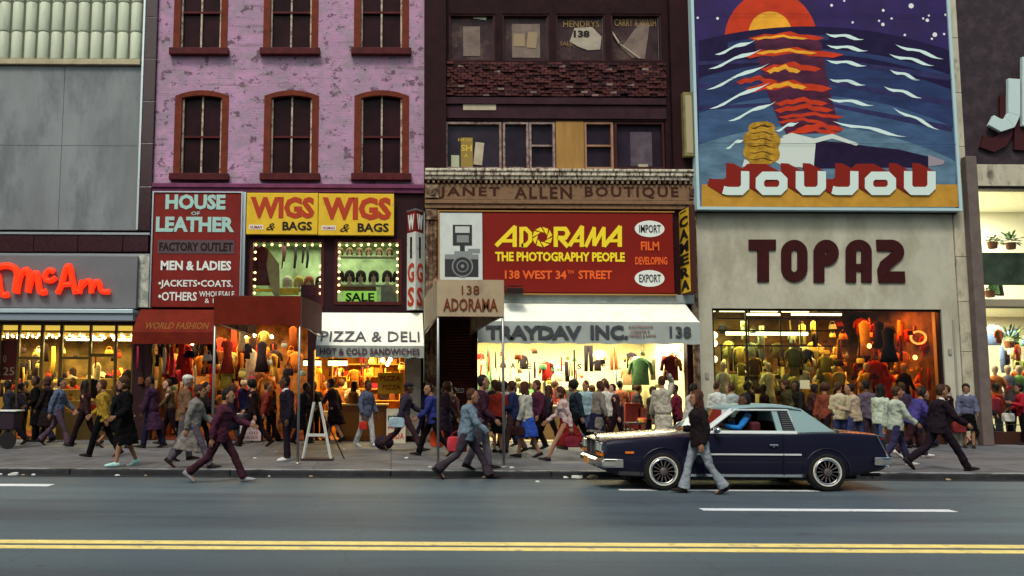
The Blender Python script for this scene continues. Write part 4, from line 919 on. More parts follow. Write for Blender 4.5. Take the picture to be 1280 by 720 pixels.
paint('painted_star', mat('star_white', (.7, .72, .75), .5), [ellp(x, y, r_, r_, 8) for x, y, r_ in [(478, 18, 5), (548, 75, 4), (636, 70, 4), (650, 35, 5), (649, 82, 6), (678, 62, 4), (743, 20, 9), (783, 62, 4), (797, 68, 6), (802, 52, 4), (722, 117, 4), (822, 116, 8), (812, 130, 4), (857, 50, 4), (853, 114, 4), (98, 62, 5), (32, 60, 4), (520, 3, 4), (600, -60, 6), (760, -90, 6), (500, -140, 5)]])
paint('painted_beach', mat('beach_ochre', (.48, .25, .035), .6, var=.2), [[(45, 615), (900, 615), (900, 690), (45, 690)]])
# sunbather
hairm = mat('hair_ochre', (.4, .22, .02), .6, var=.5, vscale=6)
paint('painted_trousers', mat('trouser_navy', (.016, .008, .035), .55, var=.3), [[(415, 478), (450, 470), (520, 476), (600, 488), (700, 498), (800, 522), (800, 560), (700, 558), (560, 560), (415, 562)]])
paint('painted_feet', mat('feet_grey', (.3, .25, .3), .6), [[(800, 516), (855, 536), (850, 548), (800, 556)]])
paint('painted_top', mat('top_white', (.6, .66, .62), .55), [[(290, 470), (330, 452), (380, 470), (425, 478), (418, 560), (320, 555), (290, 540)], [(310, 455), (345, 443), (420, 462), (480, 446), (570, 480), (560, 486), (480, 462), (420, 478), (345, 462)], [(180, 556), (188, 530), (235, 556)]])
paint('painted_hair', hairm, [ellp(226, 428, 26, 20, 12), ellp(262, 426, 28, 20, 12), ellp(205, 465, 22, 26, 12), ellp(284, 470, 24, 28, 12), ellp(203, 508, 20, 26, 12), ellp(286, 515, 20, 26, 12), ellp(232, 540, 30, 16, 12), [(198, 450), (205, 425), (225, 408), (262, 404), (285, 420), (290, 440), (300, 465), (302, 500), (292, 530), (275, 548), (240, 550), (205, 540), (190, 515), (188, 480)]])
paint('painted_hair_shade', mat('hair_dark', (.08, .03, .01), .6), [wave(200, 440 + k * 22, 295, 446 + k * 22, 7) for k in range(5)] + [wave(205, 425, 285, 418, 12)])
# letters with receding red sides
def jl(x, w_, ch, dx=0, dy=0, wd=30):
    y0, y1 = 572, 653; h_ = wd / 2; L, R_ = x + h_ + dx, x + w_ - h_ + dx; T, Bm = y0 + h_ + dy, y1 - h_ + dy; r = 14
    if ch == 'O': return [(L, T + r), (L + r, T), (R_ - r, T), (R_, T + r), (R_, Bm - r), (R_ - r, Bm), (L + r, Bm), (L, Bm - r)], True
    if ch == 'U': return [(L, y0 + dy), (L, Bm - r), (L + r, Bm), (R_ - r, Bm), (R_, Bm - r), (R_, y0 + dy)], False
    return [(x + dx, Bm - 4), (x + dx + 14, Bm), (R_ - r, Bm), (R_, Bm - r), (R_, y0 + dy)], False
LET = [(115, 88, 'J'), (222, 108, 'O'), (355, 103, 'U'), (478, 88, 'J'), (585, 106, 'O'), (715, 108, 'U')]
mb = MB(); k0 = layer_k[0]
for k in range(8, -1, -1):
    yf = Yb_ - .0008 * (k0 + 11 - k)
    for x, w_, ch in LET:
        pts, cl = jl(x, w_, ch, -k * 6, -k * 3.4); mb.ribbon([b4(*p) for p in pts], 28 * .375 / 45, yf, yf + .0006, cl)
mb.build('painted_letter_side', mat('letter_red', (.22, .016, .01), .55), s)
mb = MB(); yf = Yb_ - .0008 * (k0 + 14) - .028
for x, w_, ch in LET: pts, cl = jl(x, w_, ch); mb.ribbon([b4(*p) for p in pts], 28 * .375 / 45, yf, yf + .0006, cl)
mb.build('painted_lettering', mat('letter_pale', (.62, .74, .7), .5), s)
# panel joints of the board
mb = MB()
for cy in (50, 265, 480): x, z = b4(460, cy); mb.box(LX, RX_, yf - .004, yf - .002, z - .008, z + .002)
mb.build('joint', mat('joint_dark', (.02, .015, .04), .8), s)  # thin dark strips along the panel joints
# little yellow sign at the board's left edge
s = thing('side_sign', 'small yellow framed sign box at the left edge of the billboard', 'sign', (vx(862, 160), WY - .5, hz(195, 862)))
mb = MB(); qbox(mb, 855, 115, 867, 195, WY - .42, WY - .2); mb.build('box', mat('olive_box', (.2, .17, .07), .5, var=.3), s, bev=.01)
mb = MB(); qbox(mb, 857.5, 119, 865.5, 191, WY - .43, WY - .421); mb.build('face', mat('buff_face', (.38, .32, .2), .5), s)
# ============================================================ dark stone building on the far right
rb_ = thing('stone_building', 'dark mottled stone building with bright two storey shop windows at the right edge', 'building', (XD, WY, 0))
stone = mat('mottled_stone', (.05, .035, .042), .5, var=.5, vscale=2.5, dirt=(.035, .025, .03), dscale=3)
Xa = vx(1224, 300)
Wu = (vx(1226, 300), XE - 2, hz(374, 1250), hz(236, 1250)); Wl = (vx(1234, 460), XE - 2, SZ, hz(384, 1250))
mb = MB(); wall_holes(mb, XD + .05, XE, SZ, TOPZ + 1, [Wu, Wl], WY, WY + .4); mb.build('wall', stone, rb_)
marb = mat('veined_marble', (.48, .44, .34), .35, var=.25, vscale=2, dirt=(.12, .1, .08), dscale=1.6, damt=.4, stretch=(1.6, 1, .7))
mb = MB(); X0, X1 = XD - .2, XD + .24
zz = [SZ] + [hz(y, 1200) for y in (440, 378, 322, 248, 185, 118, 50, -20, -90)]
for a, b_ in zip(zz, zz[1:]): mb.box(X0, X1, WY - .16, WY + .2, a + .006, b_ - .006)
mb.build('marble_pilaster', marb, rb_, bev=.01)
mb = MB(); qbox(mb, 1222, 206, 1500, 233, WY - .06, WY); mb.build('marble_band', marb, rb_, bev=.01)
mb = MB(); qbox(mb, 1226, 374.5, 1500, 383.5, WY - .1, WY + .1); mb.build('floor_edge', mat('slab_edge', (.3, .26, .18), .6), rb_)
mb = MB(); a, b_ = P(1217, 200, WY - .35), P(1231, 545, WY - .35); xx = P(1222, 370, WY - .35).x
mb.box(xx - .15, xx + .15, WY - .45, WY - .2, SZ, P(1217, 196, WY - .35).z); mb.build('steel_column', mat('grey_brown_steel', (.14, .11, .1), .55, var=.2), rb_, bev=.02)
MB().box(Wu[0], Wu[1], WY + .2, WY + .21, Wu[2], Wu[3]).build('upper_glass', gl, rb_); MB().box(Wl[0], Wl[1], WY + .2, WY + .21, Wl[2] + .35, Wl[3]).build('lower_glass', gl, rb_)
MB().box(Wl[0], Wl[1], WY + .1, WY + .3, SZ, SZ + .35).build('bulkhead', _m['bulkhead_dark'], rb_)
cr = mat('ivory_wall', (.82, .78, .62), .8); room(rb_, Wu[0] - .1, Wu[1] + .1, Wu[2] - .02, Wu[3] + .1, WY + .42, WY + 4, cr); room(rb_, Wl[0] - .1, Wl[1] + .1, SZ + .01, Wl[3] + .02, WY + .42, WY + 4, cr, _m['shop_lino'])
area('lamp_upper_display', (vx(1270, 300), WY + 1.8, Wu[3] + .02), 4, 2, 420, (1, .94, .74)); area('lamp_lower_display', (vx(1280, 440), WY + 1.8, Wl[3] - .06), 4, 2, 380, (1, .9, .62))
mb = MB(); xg = vx(1228, 300)
for y_, h_ in ((310, 1.2),): mb.box(Wu[0], Wu[1], WY + .9, WY + .93, hz(352, 1250), hz(310, 1250))
mb.build('balcony_panel', mat('balcony_grey', (.1, .13, .1), .5, var=.5, vscale=2.5), rb_)
# big J with its shadow letter
s = thing('letter_sign', 'large pale letter J with a dark red twin below on the mottled stone wall', 'sign', (vx(1262, 140), WY - .2, hz(190, 1262)))
def c4(cx, cy, Y): v = P(860 + cx * .375, cy * .375, Y); return (v.x, v.z)
Yt = WY - .22; mb = MB()
mb.ribbon([c4(*p, Yt) for p in [(1088, 262), (1088, 380), (1075, 408), (1045, 418), (1012, 400)]], 40 * .375 / 44.5, Yt, Yt + .12)
mb.ribbon([c4(*p, Yt) for p in [(1132, 190), (1132, 420)]], 34 * .375 / 44.5, Yt, Yt + .12); mb.build('letter', mat('letter_ice', (.5, .62, .62), .4), s, bev=.01)
mb = MB(); Yt = WY - .1
mb.ribbon([c4(*p, Yt) for p in [(1062, 320), (1062, 440), (1045, 470), (1018, 484), (980, 470)]], 44 * .375 / 44.5, Yt, Yt + .08); mb.ribbon([c4(*p, Yt) for p in [(1110, 260), (1110, 500)]], 44 * .375 / 44.5, Yt, Yt + .08); mb.build('shadow_letter', mat('oxblood_letter', (.05, .012, .015), .5), s)
# ============================================================ the car
def make_car():
    CX, CY = 3.45, 15.12      # front bumper corner, near side
    W = .915
    car = thing('parked_car', 'dark navy two-door coupe with pale vinyl roof and white-wall tyres', 'car', (CX, CY + W, 0))
    navy = mat('navy_paint', (.012, .012, .03), .25, coat=.45, var=.1, vscale=1, metal=.2)
    chrome = mat('chrome', (.75, .77, .8), .12, metal=1.)
    vinyl = mat('vinyl_roof', (.2, .31, .33), .45, bump=.15, bscale=120, spec=.6)
    trimm = mat('pale_trim', (.62, .66, .66), .35, spec=.5)
    blackp = mat('black_plastic', (.015, .013, .015), .5)
    st_ = [(.09, .80, .36, .76, .80), (.13, .85, .30, .79, .83), (.30, .885, .24, .825, .865), (.95, .91, .22, .865, .915), (1.60, .915, .21, .905, .965), (1.75, .915, .21, .915, .97), (2.6, .915, .21, .92, .965), (3.3, .915, .21, .945, .96), (3.7, .915, .22, .965, .985), (4.3, .90, .26, .95, .975), (4.66, .88, .33, .925, .945), (4.76, .86, .36, .90, .92)]
    def ring(x, w_, zb, zs, zc):
        h = [(w_ * .88, zb), (w_ * .965, zb + .07), (w_ * .99, zb + .2), (w_, .58), (w_ * .995, .62), (w_ * .975, zs - .07), (w_ * .95, zs - .015), (w_ * .90, zs + .0), (w_ * .8, zs + (zc - zs) * .25), (w_ * .5, zs + (zc - zs) * .8), (0, zc)]
        return [(x, -a, z) for a, z in h] + [(x, a, z) for a, z in reversed(h[:-1])]
    # denser stations by interpolation
    rings = []
    for a, b_ in zip(st_, st_[1:]):
        n_ = max(1, int((b_[0] - a[0]) / .12))
        for k in range(n_): t = k / n_; rings.append(ring(*[p + (q - p) * t for p, q in zip(a, b_)]))
    rings.append(ring(*st_[-1]))
    body = MB().loft(rings).build('body', [navy, blackp], car, smooth=True, local=True)
    cut = MB()
    for ax in (1.04, 3.74):
        for sgn in (-1, 1):
            y0, y1 = (sgn * .66, sgn * 1.1)
            cut.disc_y((ax, min(y0, y1), .315), [(.375, 0), (.375, .44)], 36)
    co = cut.build('cut', blackp, None, local=True)
    bm_ = body.modifiers.new('arches', 'BOOLEAN'); bm_.object = co; bm_.operation = 'DIFFERENCE'; bm_.solver = 'EXACT'
    co.location = car.location
    bpy.context.view_layer.update(); dg = bpy.context.evaluated_depsgraph_get()
    me = bpy.data.meshes.new_from_object(body.evaluated_get(dg)); body.modifiers.clear(); body.data = me
    bpy.data.objects.remove(co)
    # shade: flat across sharp edges
    import math as _m2
    if hasattr(me, 'set_sharp_from_angle'): me.set_sharp_from_angle(angle=rad(32))
    def part(nm, mb, m, par=car, **k): return mb.build(nm, m, par, local=True, **k)
    # door seams and mouldings on both sides
    for sgn in (-1, 1):
        y = sgn * .917
        def sb(x0, x1, z0, z1, o=.004): return MB().box(x0, x1, y - .01, y + sgn * o, z0, z1)
        part('moulding', sb(1.50, 3.32, .585, .612, .006), trimm); part('moulding', sb(4.1, 4.6, .585, .603, -.012), chrome) if 0 else None
        d = MB(); d.box(1.70, 1.708, y - .02, y + sgn * .0015, .26, .9); d.box(3.02, 3.028, y - .02, y + sgn * .0015, .26, .92); part('door_seam', d, blackp)
        part('door_handle', MB().box(2.80, 2.94, y - .01 if sgn > 0 else y - .02, y + .02 if sgn > 0 else y + .01, .735, .765), chrome, bev=.005)
        r_ = MB(); r_.box(1.46, 3.32, sgn * .885, sgn * .912, .235, .275); part('rocker_trim', r_, chrome)
        bt = MB(); bt.box(1.75, 3.3, sgn * .80, sgn * .865, .925, .955); part('window_ledge', bt, trimm, bev=.01)
        m_ = part('side_marker', MB().box(.42, .56, sgn * .885, sgn * .905, .60, .635), mat('amber_lens', (.75, .18, .02), .3))
        for ax in (1.04, 3.74):
            a = MB(); pts = [(ax + .385 * math.cos(rad(t)), sgn * .913, .315 + .385 * math.sin(rad(t))) for t in range(-8, 189, 14)]
            a.tube(pts, .009, 6); part('arch_trim', a, chrome if 0 else navy)
    # greenhouse
    def gy(z): return .80 - (z - .95) * .42
    zr = 1.335
    roof = MB(); rr = []
    for x, z in ((2.28, 1.335), (2.36, 1.365), (2.6, 1.39), (2.95, 1.40), (3.25, 1.39), (3.4, 1.365), (3.46, 1.345)):
        hw_ = .66; rr.append([(x, -hw_, z - .045), (x, -hw_ + .02, z - .01), (x, -hw_ * .6, z + .012), (x, 0, z + .02), (x, hw_ * .6, z + .012), (x, hw_ - .02, z - .01), (x, hw_, z - .045), (x, 0, z - .05)])
    roof.loft(rr); part('roof', roof, vinyl, smooth=True)
    gtint = glass('car_glass', (.55, .6, .58), 1.5)
    part('windscreen', MB().add([(1.70, -.74, .965), (1.70, .74, .965), (2.30, .62, 1.335), (2.30, -.62, 1.335)], [(0, 1, 2, 3)]), gtint)
    part('rear_window', MB().add([(3.45, -.60, 1.335), (3.45, .60, 1.335), (3.93, .66, .985), (3.93, -.66, .985)], [(0, 1, 2, 3)]), gtint)
    for sgn in (-1, 1):
        def pl(pts, t=.03): # slab following the side plane
            o = [(x, sgn * gy(z), z) for x, z in pts]; i = [(x, sgn * (gy(z) - t), z) for x, z in pts]; n_ = len(pts)
            return MB().add(o + i, [list(range(n_)), list(range(2 * n_ - 1, n_ - 1, -1))] + [(k, (k + 1) % n_, (k + 1) % n_ + n_, k + n_) for k in range(n_)])
        part('windscreen_pillar', pl([(1.70, .95), (1.77, .95), (2.35, 1.325), (2.28, 1.345)], .045), trimm)
        part('rail', pl([(2.30, 1.345), (2.36, 1.315), (3.30, 1.315), (3.36, 1.345)], .05), chrome)
        part('door_pillar', pl([(2.99, .95), (3.085, .95), (3.05, 1.32), (2.96, 1.32)], .04), vinyl)
        part('sail_panel', pl([(3.30, .955), (3.98, .975), (3.90, 1.0), (3.46, 1.345), (3.20, 1.345), (3.20, 1.31), (3.22, 1.31)], .05), vinyl)
        part('quarter_window', pl([(3.085, .96), (3.30, .96), (3.22, 1.31), (3.05, 1.31)], .01), mat('louvre_glass', (.02, .02, .022), .15))
        lv = MB()
        for k in range(9): z = .99 + k * .035; lv.box(3.10, 3.27 - k * .006, sgn * (gy(z) - .002), sgn * (gy(z) + .006), z, z + .008)
        part('louvre', lv, mat('louvre_trim', (.3, .32, .33), .4, metal=.6))
        tr = MB(); tr.tube([(x, sgn * (gy(z) + .004), z) for x, z in ((1.80, .962), (3.31, .962), (3.235, 1.318), (2.345, 1.318), (1.80, .962))], .017, 6); part('window_trim', tr, trimm)
        if sgn > 0: part('side_window', pl([(1.80, .96), (2.99, .96), (2.96, 1.315), (2.345, 1.315)], .006), gtint)
        mr = MB(); mr.ell((1.92, sgn * .98, 1.0), (.06, .09, .05), 12, 8); mr.box(1.90, 1.94, sgn * .86, sgn * .93, .955, .98); part('wing_mirror', mr, chrome, smooth=True)
    # interior
    sm = mat('maroon_seat', (.07, .015, .02), .7)
    s1 = MB(); s1.box(2.62, 2.78, -.66, .66, .9, 1.12); s1.box(3.2, 3.35, -.6, .6, .9, 1.1); part('seat', s1, sm, bev=.04)
    MBs = MB(); MBs.box(1.80, 1.98, -.7, .7, .94, 1.0); part('dashboard', MBs, blackp, bev=.02)
    sw = MB(); sw.tube([(2.12 + .05 * math.sin(t), -.36 + .18 * math.cos(t), 1.0 + .16 * math.sin(t)) for t in [2 * math.pi * k / 20 for k in range(21)]], .012, 6); part('steering_wheel', sw, blackp)
    # front
    g = MB(); g.box(.065, .10, -.32, .32, .54, .78); fr = part('grille', g, blackp)
    gb_ = MB()
    for k in range(17): y = -.31 + k * .0388; gb_.box(.05, .066, y - .007, y + .007, .545, .775)
    gb_.box(.045, .07, -.34, .34, .775, .80); gb_.box(.045, .07, -.02, .02, .545, .775); gb_.box(.045, .07, -.34, -.31, .54, .775); gb_.box(.045, .07, .31, .34, .54, .775)
    gb_.build('grille_bar', chrome, fr, local=True)
    for sgn in (-1, 1):
        for k in (0, 1):
            y = sgn * (.44 + .19 * k); hl = part('headlight', MB().box(.06, .10, y - .085, y + .085, .61, .76), chrome, bev=.01)
            MB().box(.05, .062, y - .07, y + .07, .625, .745).build('lens', mat('headlamp_glass', (.55, .6, .6), .1, coat=1), hl, local=True)
        part('turn_signal', MB().box(.05, .09, sgn * .38, sgn * .72, .545, .59), mat('amber_lens', (.75, .18, .02), .3))
    bp = MB(); bp.loft([[(x - .03, y, z0), (x - .07, y, z0 + .03), (x - .07, y, z0 + .10), (x - .02, y, z0 + .14), (x + .08, y, z0 + .14), (x + .08, y, z0)] for x, y, z0 in ((.30, -.93, .37), (.10, -.90, .37), (.05, -.6, .37), (.03, 0, .37), (.05, .6, .37), (.10, .90, .37), (.30, .93, .37))]); part('front_bumper', bp, chrome, bev=.01)
    pt = part('number_plate', MB().box(-.05, -.035, -.15, .15, .38, .50), mat('plate_orange', (.6, .28, .05), .5))
    bp = MB(); bp.loft([[(x + .03, y, z0), (x + .08, y, z0 + .03), (x + .08, y, z0 + .09), (x + .03, y, z0 + .13), (x - .08, y, z0 + .13), (x - .08, y, z0)] for x, y, z0 in ((4.60, -.92, .43), (4.76, -.89, .43), (4.80, 0, .43), (4.76, .89, .43), (4.60, .92, .43))]); part('rear_bumper', bp, chrome, bev=.01)
    for sgn in (-1, 1):
        part('tail_light', MB().hexa([(4.70, sgn * .55, .60), (4.79, sgn * .55, .58), (4.79, sgn * .84, .58), (4.70, sgn * .862, .60)], [(4.66, sgn * .55, .88), (4.74, sgn * .55, .87), (4.73, sgn * .84, .87), (4.66, sgn * .855, .88)]), mat('tail_red', (.3, .01, .01), .25))
        tr = MB(); tr.tube([(4.60, sgn * .885, .92), (4.76, sgn * .868, .60), (4.79, sgn * .86, .56)], .012, 6); part('fin_trim', tr, chrome)
    ho = MB(); ho.box(.115, .15, -.02, .02, .83, .90); part('hood_ornament', ho, chrome, bev=.005)
    for sgn in (-1, 1): pass
    ub = MB(); ub.box(.5, 4.4, -.55, .55, .17, .24); part('underbody', ub, blackp)
    ln = MB(); ln.box(1.62, 1.63, -.8, .8, .955, .972); part('hood_gap', ln, blackp); ln = MB(); ln.box(4.02, 4.028, -.76, .76, .965, .988); part('boot_gap', ln, blackp)
    wp_ = MB(); wp_.tube([(1.68, -.5, .985), (1.78, -.1, 1.02)], .008, 5); wp_.tube([(1.68, .1, .985), (1.78, .5, 1.02)], .008, 5); part('wiper', wp_, blackp)
    an_ = MB(); an_.tube([(1.35, .82, .9), (1.4, .82, 1.65)], [.005, .003], 5); part('aerial', an_, chrome)
    lk = MB(); lk.disc_y((2.87, -.918, .72), [(.012, -.004), (.012, .004)], 10); part('door_lock', lk, chrome)
    em = MB(); em.box(.98, 1.0, -.918, -.90, .70, .70); em.box(1.52, 1.62, -.921, -.91, .66, .68); part('badge', em, chrome)
    ex = MB(); ex.tube([(4.5, -.5, .24), (4.82, -.5, .24)], .03, 8); part('exhaust_pipe', ex, mat('dull_steel', (.05, .03, .03)))
    # wheels
    tyre = mat('tyre_rubber', (.018, .017, .018), .8); ww = mat('white_wall', (.62, .6, .52), .6); 
    for ax in (1.04, 3.74):
        for sgn in (-1, 1):
            o = sgn
            wh = MB(); c = (ax, sgn * .82, .315)
            def dy(pr): return [(r_, y * -o if o > 0 else y) for r_, y in pr]
            # profile from outer face (-) inwards
            prof = [(.22, -.085), (.285, -.10), (.305, -.085), (.315, -.05), (.315, .06), (.30, .09), (.2, .1)]
            if sgn > 0: prof = [(r_, -y) for r_, y in prof]
            t = MB().disc_y(c, prof, 40).build('wheel', tyre, car, smooth=True, local=True)
            s_ = -1 if sgn < 0 else 1
            w2 = [(.212, .088), (.217, .1035), (.234, .1045), (.239, .09)]; w2 = [(r_, s_ * y) for r_, y in w2]
            MB().disc_y(c, w2, 40).build('white_wall', ww, t, smooth=True, local=True)
            hb = [(.212, .07), (.214, .1), (.195, .106), (.185, .09)]; MB().disc_y(c, [(r_, s_ * y) for r_, y in hb], 40).build('rim', chrome, t, smooth=True, local=True)
            hc = MB(); hc.disc_y(c, [(r_, s_ * y) for r_, y in [(.184, .06), (.184, .088), (.10, .082)]], 32); h_ = hc.build('wheel_disc', mat('dull_steel', (.05, .03, .03), .35, metal=.8), t, local=True)
            sp = MB()
            for k in range(14):
                a = 2 * math.pi * k / 14; d = Vector((math.cos(a), 0, math.sin(a))); C0 = Vector(c) + Vector((0, s_ * .092, 0)); sp.tube([C0 + d * .075, C0 + d * .17], [.009, .012], 6)
            sp.disc_y(c, [(r_, s_ * y) for r_, y in [(.07, .085), (.065, .115), (.03, .125)]], 20); sp.build('spoke', mat('spoke_steel', (.3, .24, .24), .35, metal=.9), h_, local=True)
    return car
car = make_car()
# ============================================================ people
SKIN = {'l': (.46, .25, .17), 'm': (.3, .15, .09), 'd': (.09, .042, .026)}
def cloth(c):
    return mat('cloth_%d_%d_%d' % tuple(int(x * 1000) for x in c), c, .9, var=.3, vscale=6, spec=.08, bump=.4, bscale=45)
def skinm(k): return mat('skin_' + k, SKIN[k], .55)
HAIRC = {'black': (.012, .009, .009), 'brown': (.05, .022, .012), 'grey': (.28, .26, .24), 'blond': (.35, .22, .08), 'auburn': (.06, .022, .014)}
PEND = []     # (object, voxel, smooth iterations, wrinkles, after)
wr = bpy.data.textures.new('folds', 'CLOUDS'); wr.noise_scale = .09; wr.noise_depth = 2
def rem(o, vox, it=4, wrinkle=0., after=None):
    m = o.modifiers.new('r', 'REMESH'); m.mode = 'VOXEL'; m.voxel_size = vox
    m = o.modifiers.new('s', 'SMOOTH'); m.factor = .6; m.iterations = it
    if wrinkle:
        m = o.modifiers.new('d', 'DISPLACE'); m.texture = wr; m.strength = wrinkle; m.mid_level = .5; m.texture_coords = 'LOCAL'
    PEND.append((o, after))
def finalise():
    bpy.context.view_layer.update(); dg = bpy.context.evaluated_depsgraph_get()
    out = []
    for o, after in PEND:
        me = bpy.data.meshes.new_from_object(o.evaluated_get(dg)); out.append((o, me, after))
    for o, me, after in out:
        o.modifiers.clear(); me.name = o.name; o.data = me
        if after: after(me)
        me.polygons.foreach_set('use_smooth', [True] * len(me.polygons)); me.update()
    PEND.clear()
NOPE = None
def person(label, px, py, h=1.72, face=0, pose='walk', top=(.1, .1, .1), legs=(.03, .03, .04), kind_='pants', skin='m', hair='black', style='short', coat='jacket', arms=None, phase=1, lean=4, near=1, group=None, shoe=(.02, .015, .015), shirt=None, hat=None, sleeve=None, stride=1., z0=None, at=None, head_turn=0, cat='person', width=1.0):
    if at is not None: gx, gy, gz = at
    else:
        q = G(px, py, SZ); gz = SZ
        if q.y < CURB + .2:
            q = G(px, py, 0); gz = 0.
            if q.y > CURB - .15: q = G(px, py, SZ); q = Vector((q.x, CURB + .28, 0)); gz = SZ
        gx, gy = q.x, q.y
        gx = P(px, 480, gy).x
    pr = random.Random(label); top = tuple(c * (.72 if min(top) > .25 else .62 if max(top) > .2 else .75) for c in top); legs = tuple(c * .75 for c in legs)  # clothes darkened in colour to stand for dim light on the crowd
    if near == 0 and head_turn == 0: head_turn = pr.uniform(-45, 45); lean += pr.uniform(-3, 6); width *= pr.uniform(.9, 1.12)
    root = thing('person', label, cat, (gx, gy, gz), rad(face), group)
    s = h / 1.74; vox = .009 if near else .014
    # ---- skeleton in the (x forward, z up) plane
    if pose == 'walk': A = (25 * stride, 6, 8); Bq = (-19 * stride, 24 * stride, -32 * stride)
    elif pose == 'step': A = (14, 6, 4); Bq = (-10, 16, -18)
    elif pose == 'sit': A = (85, 80, 0); Bq = (80, 75, 0)
    elif pose == 'crouch': A = (70, 110, 0); Bq = (40, 100, -20)
    else: A = (3, 3, 0); Bq = (-2, 2, 0)
    def leg(par, side, hz_):
        t, k, f = par; hp = Vector((0, .088 * side * width, hz_)); kn = hp + Vector((.445 * math.sin(rad(t)), .01 * side, -.445 * math.cos(rad(t))))
        an = kn + Vector((.425 * math.sin(rad(t - k)), 0, -.425 * math.cos(rad(t - k)))); return hp, kn, an, f
    lows = []
    for par in (A, Bq):
        _, _, an, f = leg(par, 1, 0); low = an.z - .08 if f >= -5 else an.z - .085 * math.cos(rad(f)) - .12 * math.sin(rad(-f)); lows.append(low)
    hz_ = -min(lows)
    La, Lb = leg(A, phase, hz_), leg(Bq, -phase, hz_)
    hip = Vector((0, 0, hz_)); ln = rad(lean); ud = Vector((math.sin(ln), 0, math.cos(ln))); fd = Vector((math.cos(ln), 0, -math.sin(ln)))
    sp = lambda z, x=0., y=0.: hip + ud * z + fd * x + Vector((0, y, 0))
    def ringt(z, rx, ry, cx=0., n_=14): return [sp(z, cx + rx * math.cos(2 * math.pi * k / n_), ry * math.sin(2 * math.pi * k / n_)) for k in range(n_)]
    T = [(-.10, .085, .12, 0), (-.04, .112, .155, -.005), (.04, .115, .165, -.005), (.13, .10, .145, 0), (.24, .105, .145, .0), (.34, .12, .162, .0), (.405, .118, .168, -.005), (.445, .10, .14, -.01), (.475, .075, .095, -.012), (.50, .055, .062, -.012)]
    T = [(z, rx, ry * width, cx) for z, rx, ry, cx in T]
    # arms : (swing, elbow flex, splay)
    if arms is None:
        if pose == 'walk': arms = ((-24, 14, 6), (22, 28, 6)) if phase > 0 else ((22, 28, 6), (-24, 14, 6))
        else: arms = ((pr.uniform(-10, 14), pr.choice((12, 20, 55, 80, 95)), pr.uniform(7, 18)), (pr.uniform(-10, 14), pr.choice((12, 20, 40, 75)), pr.uniform(7, 18)))
    AR = []
    for side, (sa, ef, spl) in zip((1, -1), arms):
        sh = sp(.425, -.01, side * .172 * width); a = rad(sa) + ln * .3; y = math.sin(rad(spl)) * side
        el = sh + Vector((math.sin(a), y, -math.cos(a))).normalized() * .285
        a2 = a + rad(ef); y2 = y * (.3 if ef < 60 else -1.6)
        wd = Vector((math.sin(a2), y2, -math.cos(a2))).normalized(); wrp = el + wd * .25
        AR.append((sh, el, wrp, wd, side))
    body = MB(); body.loft([ringt(*t) for t in T])
    neck0 = sp(.49, -.012); hd = sp(.658, .025)
    body.tube([neck0 - ud * .03, neck0 + ud * .05, sp(.60, .0)], [.062, .052, .05], 12)
    ht = rad(head_turn); ch, sh_ = math.cos(ht), math.sin(ht)
    def H(x, y, z):
        x *= 1.08; y *= 1.08; z *= 1.08
        return hd + Vector((x * ch - y * sh_, x * sh_ + y * ch, z))
    hr = []
    for z, cx, rf, rb, ry in ((-.115, .045, .028, .028, .026), (-.10, .038, .045, .05, .042), (-.07, .022, .066, .07, .056), (-.03, .008, .084, .084, .066), (.01, .0, .092, .092, .073), (.05, -.004, .09, .097, .076), (.085, -.008, .075, .085, .066), (.108, -.01, .05, .055, .044), (.12, -.01, .02, .02, .02)):
        hr.append([H(cx + (rf if math.cos(t) > 0 else rb) * math.cos(t), ry * math.sin(t), z) for t in [2 * math.pi * k / 16 for k in range(16)]])
    body.loft(hr)
    body.tube([H(.085, 0, .02), H(.108, 0, -.02), H(.088, 0, -.032)], [.009, .017, .008], 8)
    body.tube([H(.075, -.018, -.06), H(.088, 0, -.06), H(.075, .018, -.06)], .009, 6)
    body.tube([H(.082, -.04, .028), H(.094, 0, .024), H(.082, .04, .028)], .008, 6)
    for q in (-1, 1): body.ell(tuple(H(-.004, q * .078, -.005)), (.02, .009, .032), 8, 6)
    for sh, el, wp, wd, side in AR:
        body.tube([sh, sh + (el - sh) * .4, el, el + (wp - el) * .35, wp], [.05, .046, .036, .037, .025], 10)
        side_v = Vector((0, 1, 0)); nrm = wd.cross(side_v).normalized()
        pr_ = [[wp + wd * d + side_v * (wy * math.cos(t)) * 1 + nrm * (wz * math.sin(t)) for t in [2 * math.pi * k / 10 for k in range(10)]] for d, wy, wz in ((-.02, .02, .025), (.02, .017, .034), (.06, .015, .04), (.09, .013, .036))]
        body.loft(pr_)
    for hp, kn, an, f in (La, Lb):
        body.tube([hp + Vector((0, 0, .03)), hp + (kn - hp) * .4, kn, kn + (an - kn) * .3, an], [.083, .075, .052, .052, .036], 12)
        fr_ = rad(f); fx = Vector((math.cos(fr_), 0, math.sin(fr_))); body.tube([an + Vector((0, 0, -.02)) - fx * .04, an + fx * .06 - Vector((0, 0, .045)), an + fx * .16 - Vector((0, 0, .055))], [.035, .036, .025], 8)
    sc_ = lambda mb: setattr(mb, 'v', [v * s for v in mb.v]) or mb
    sc_(body)
    fingers = MB(); lens = (.07, .08, .074, .056)
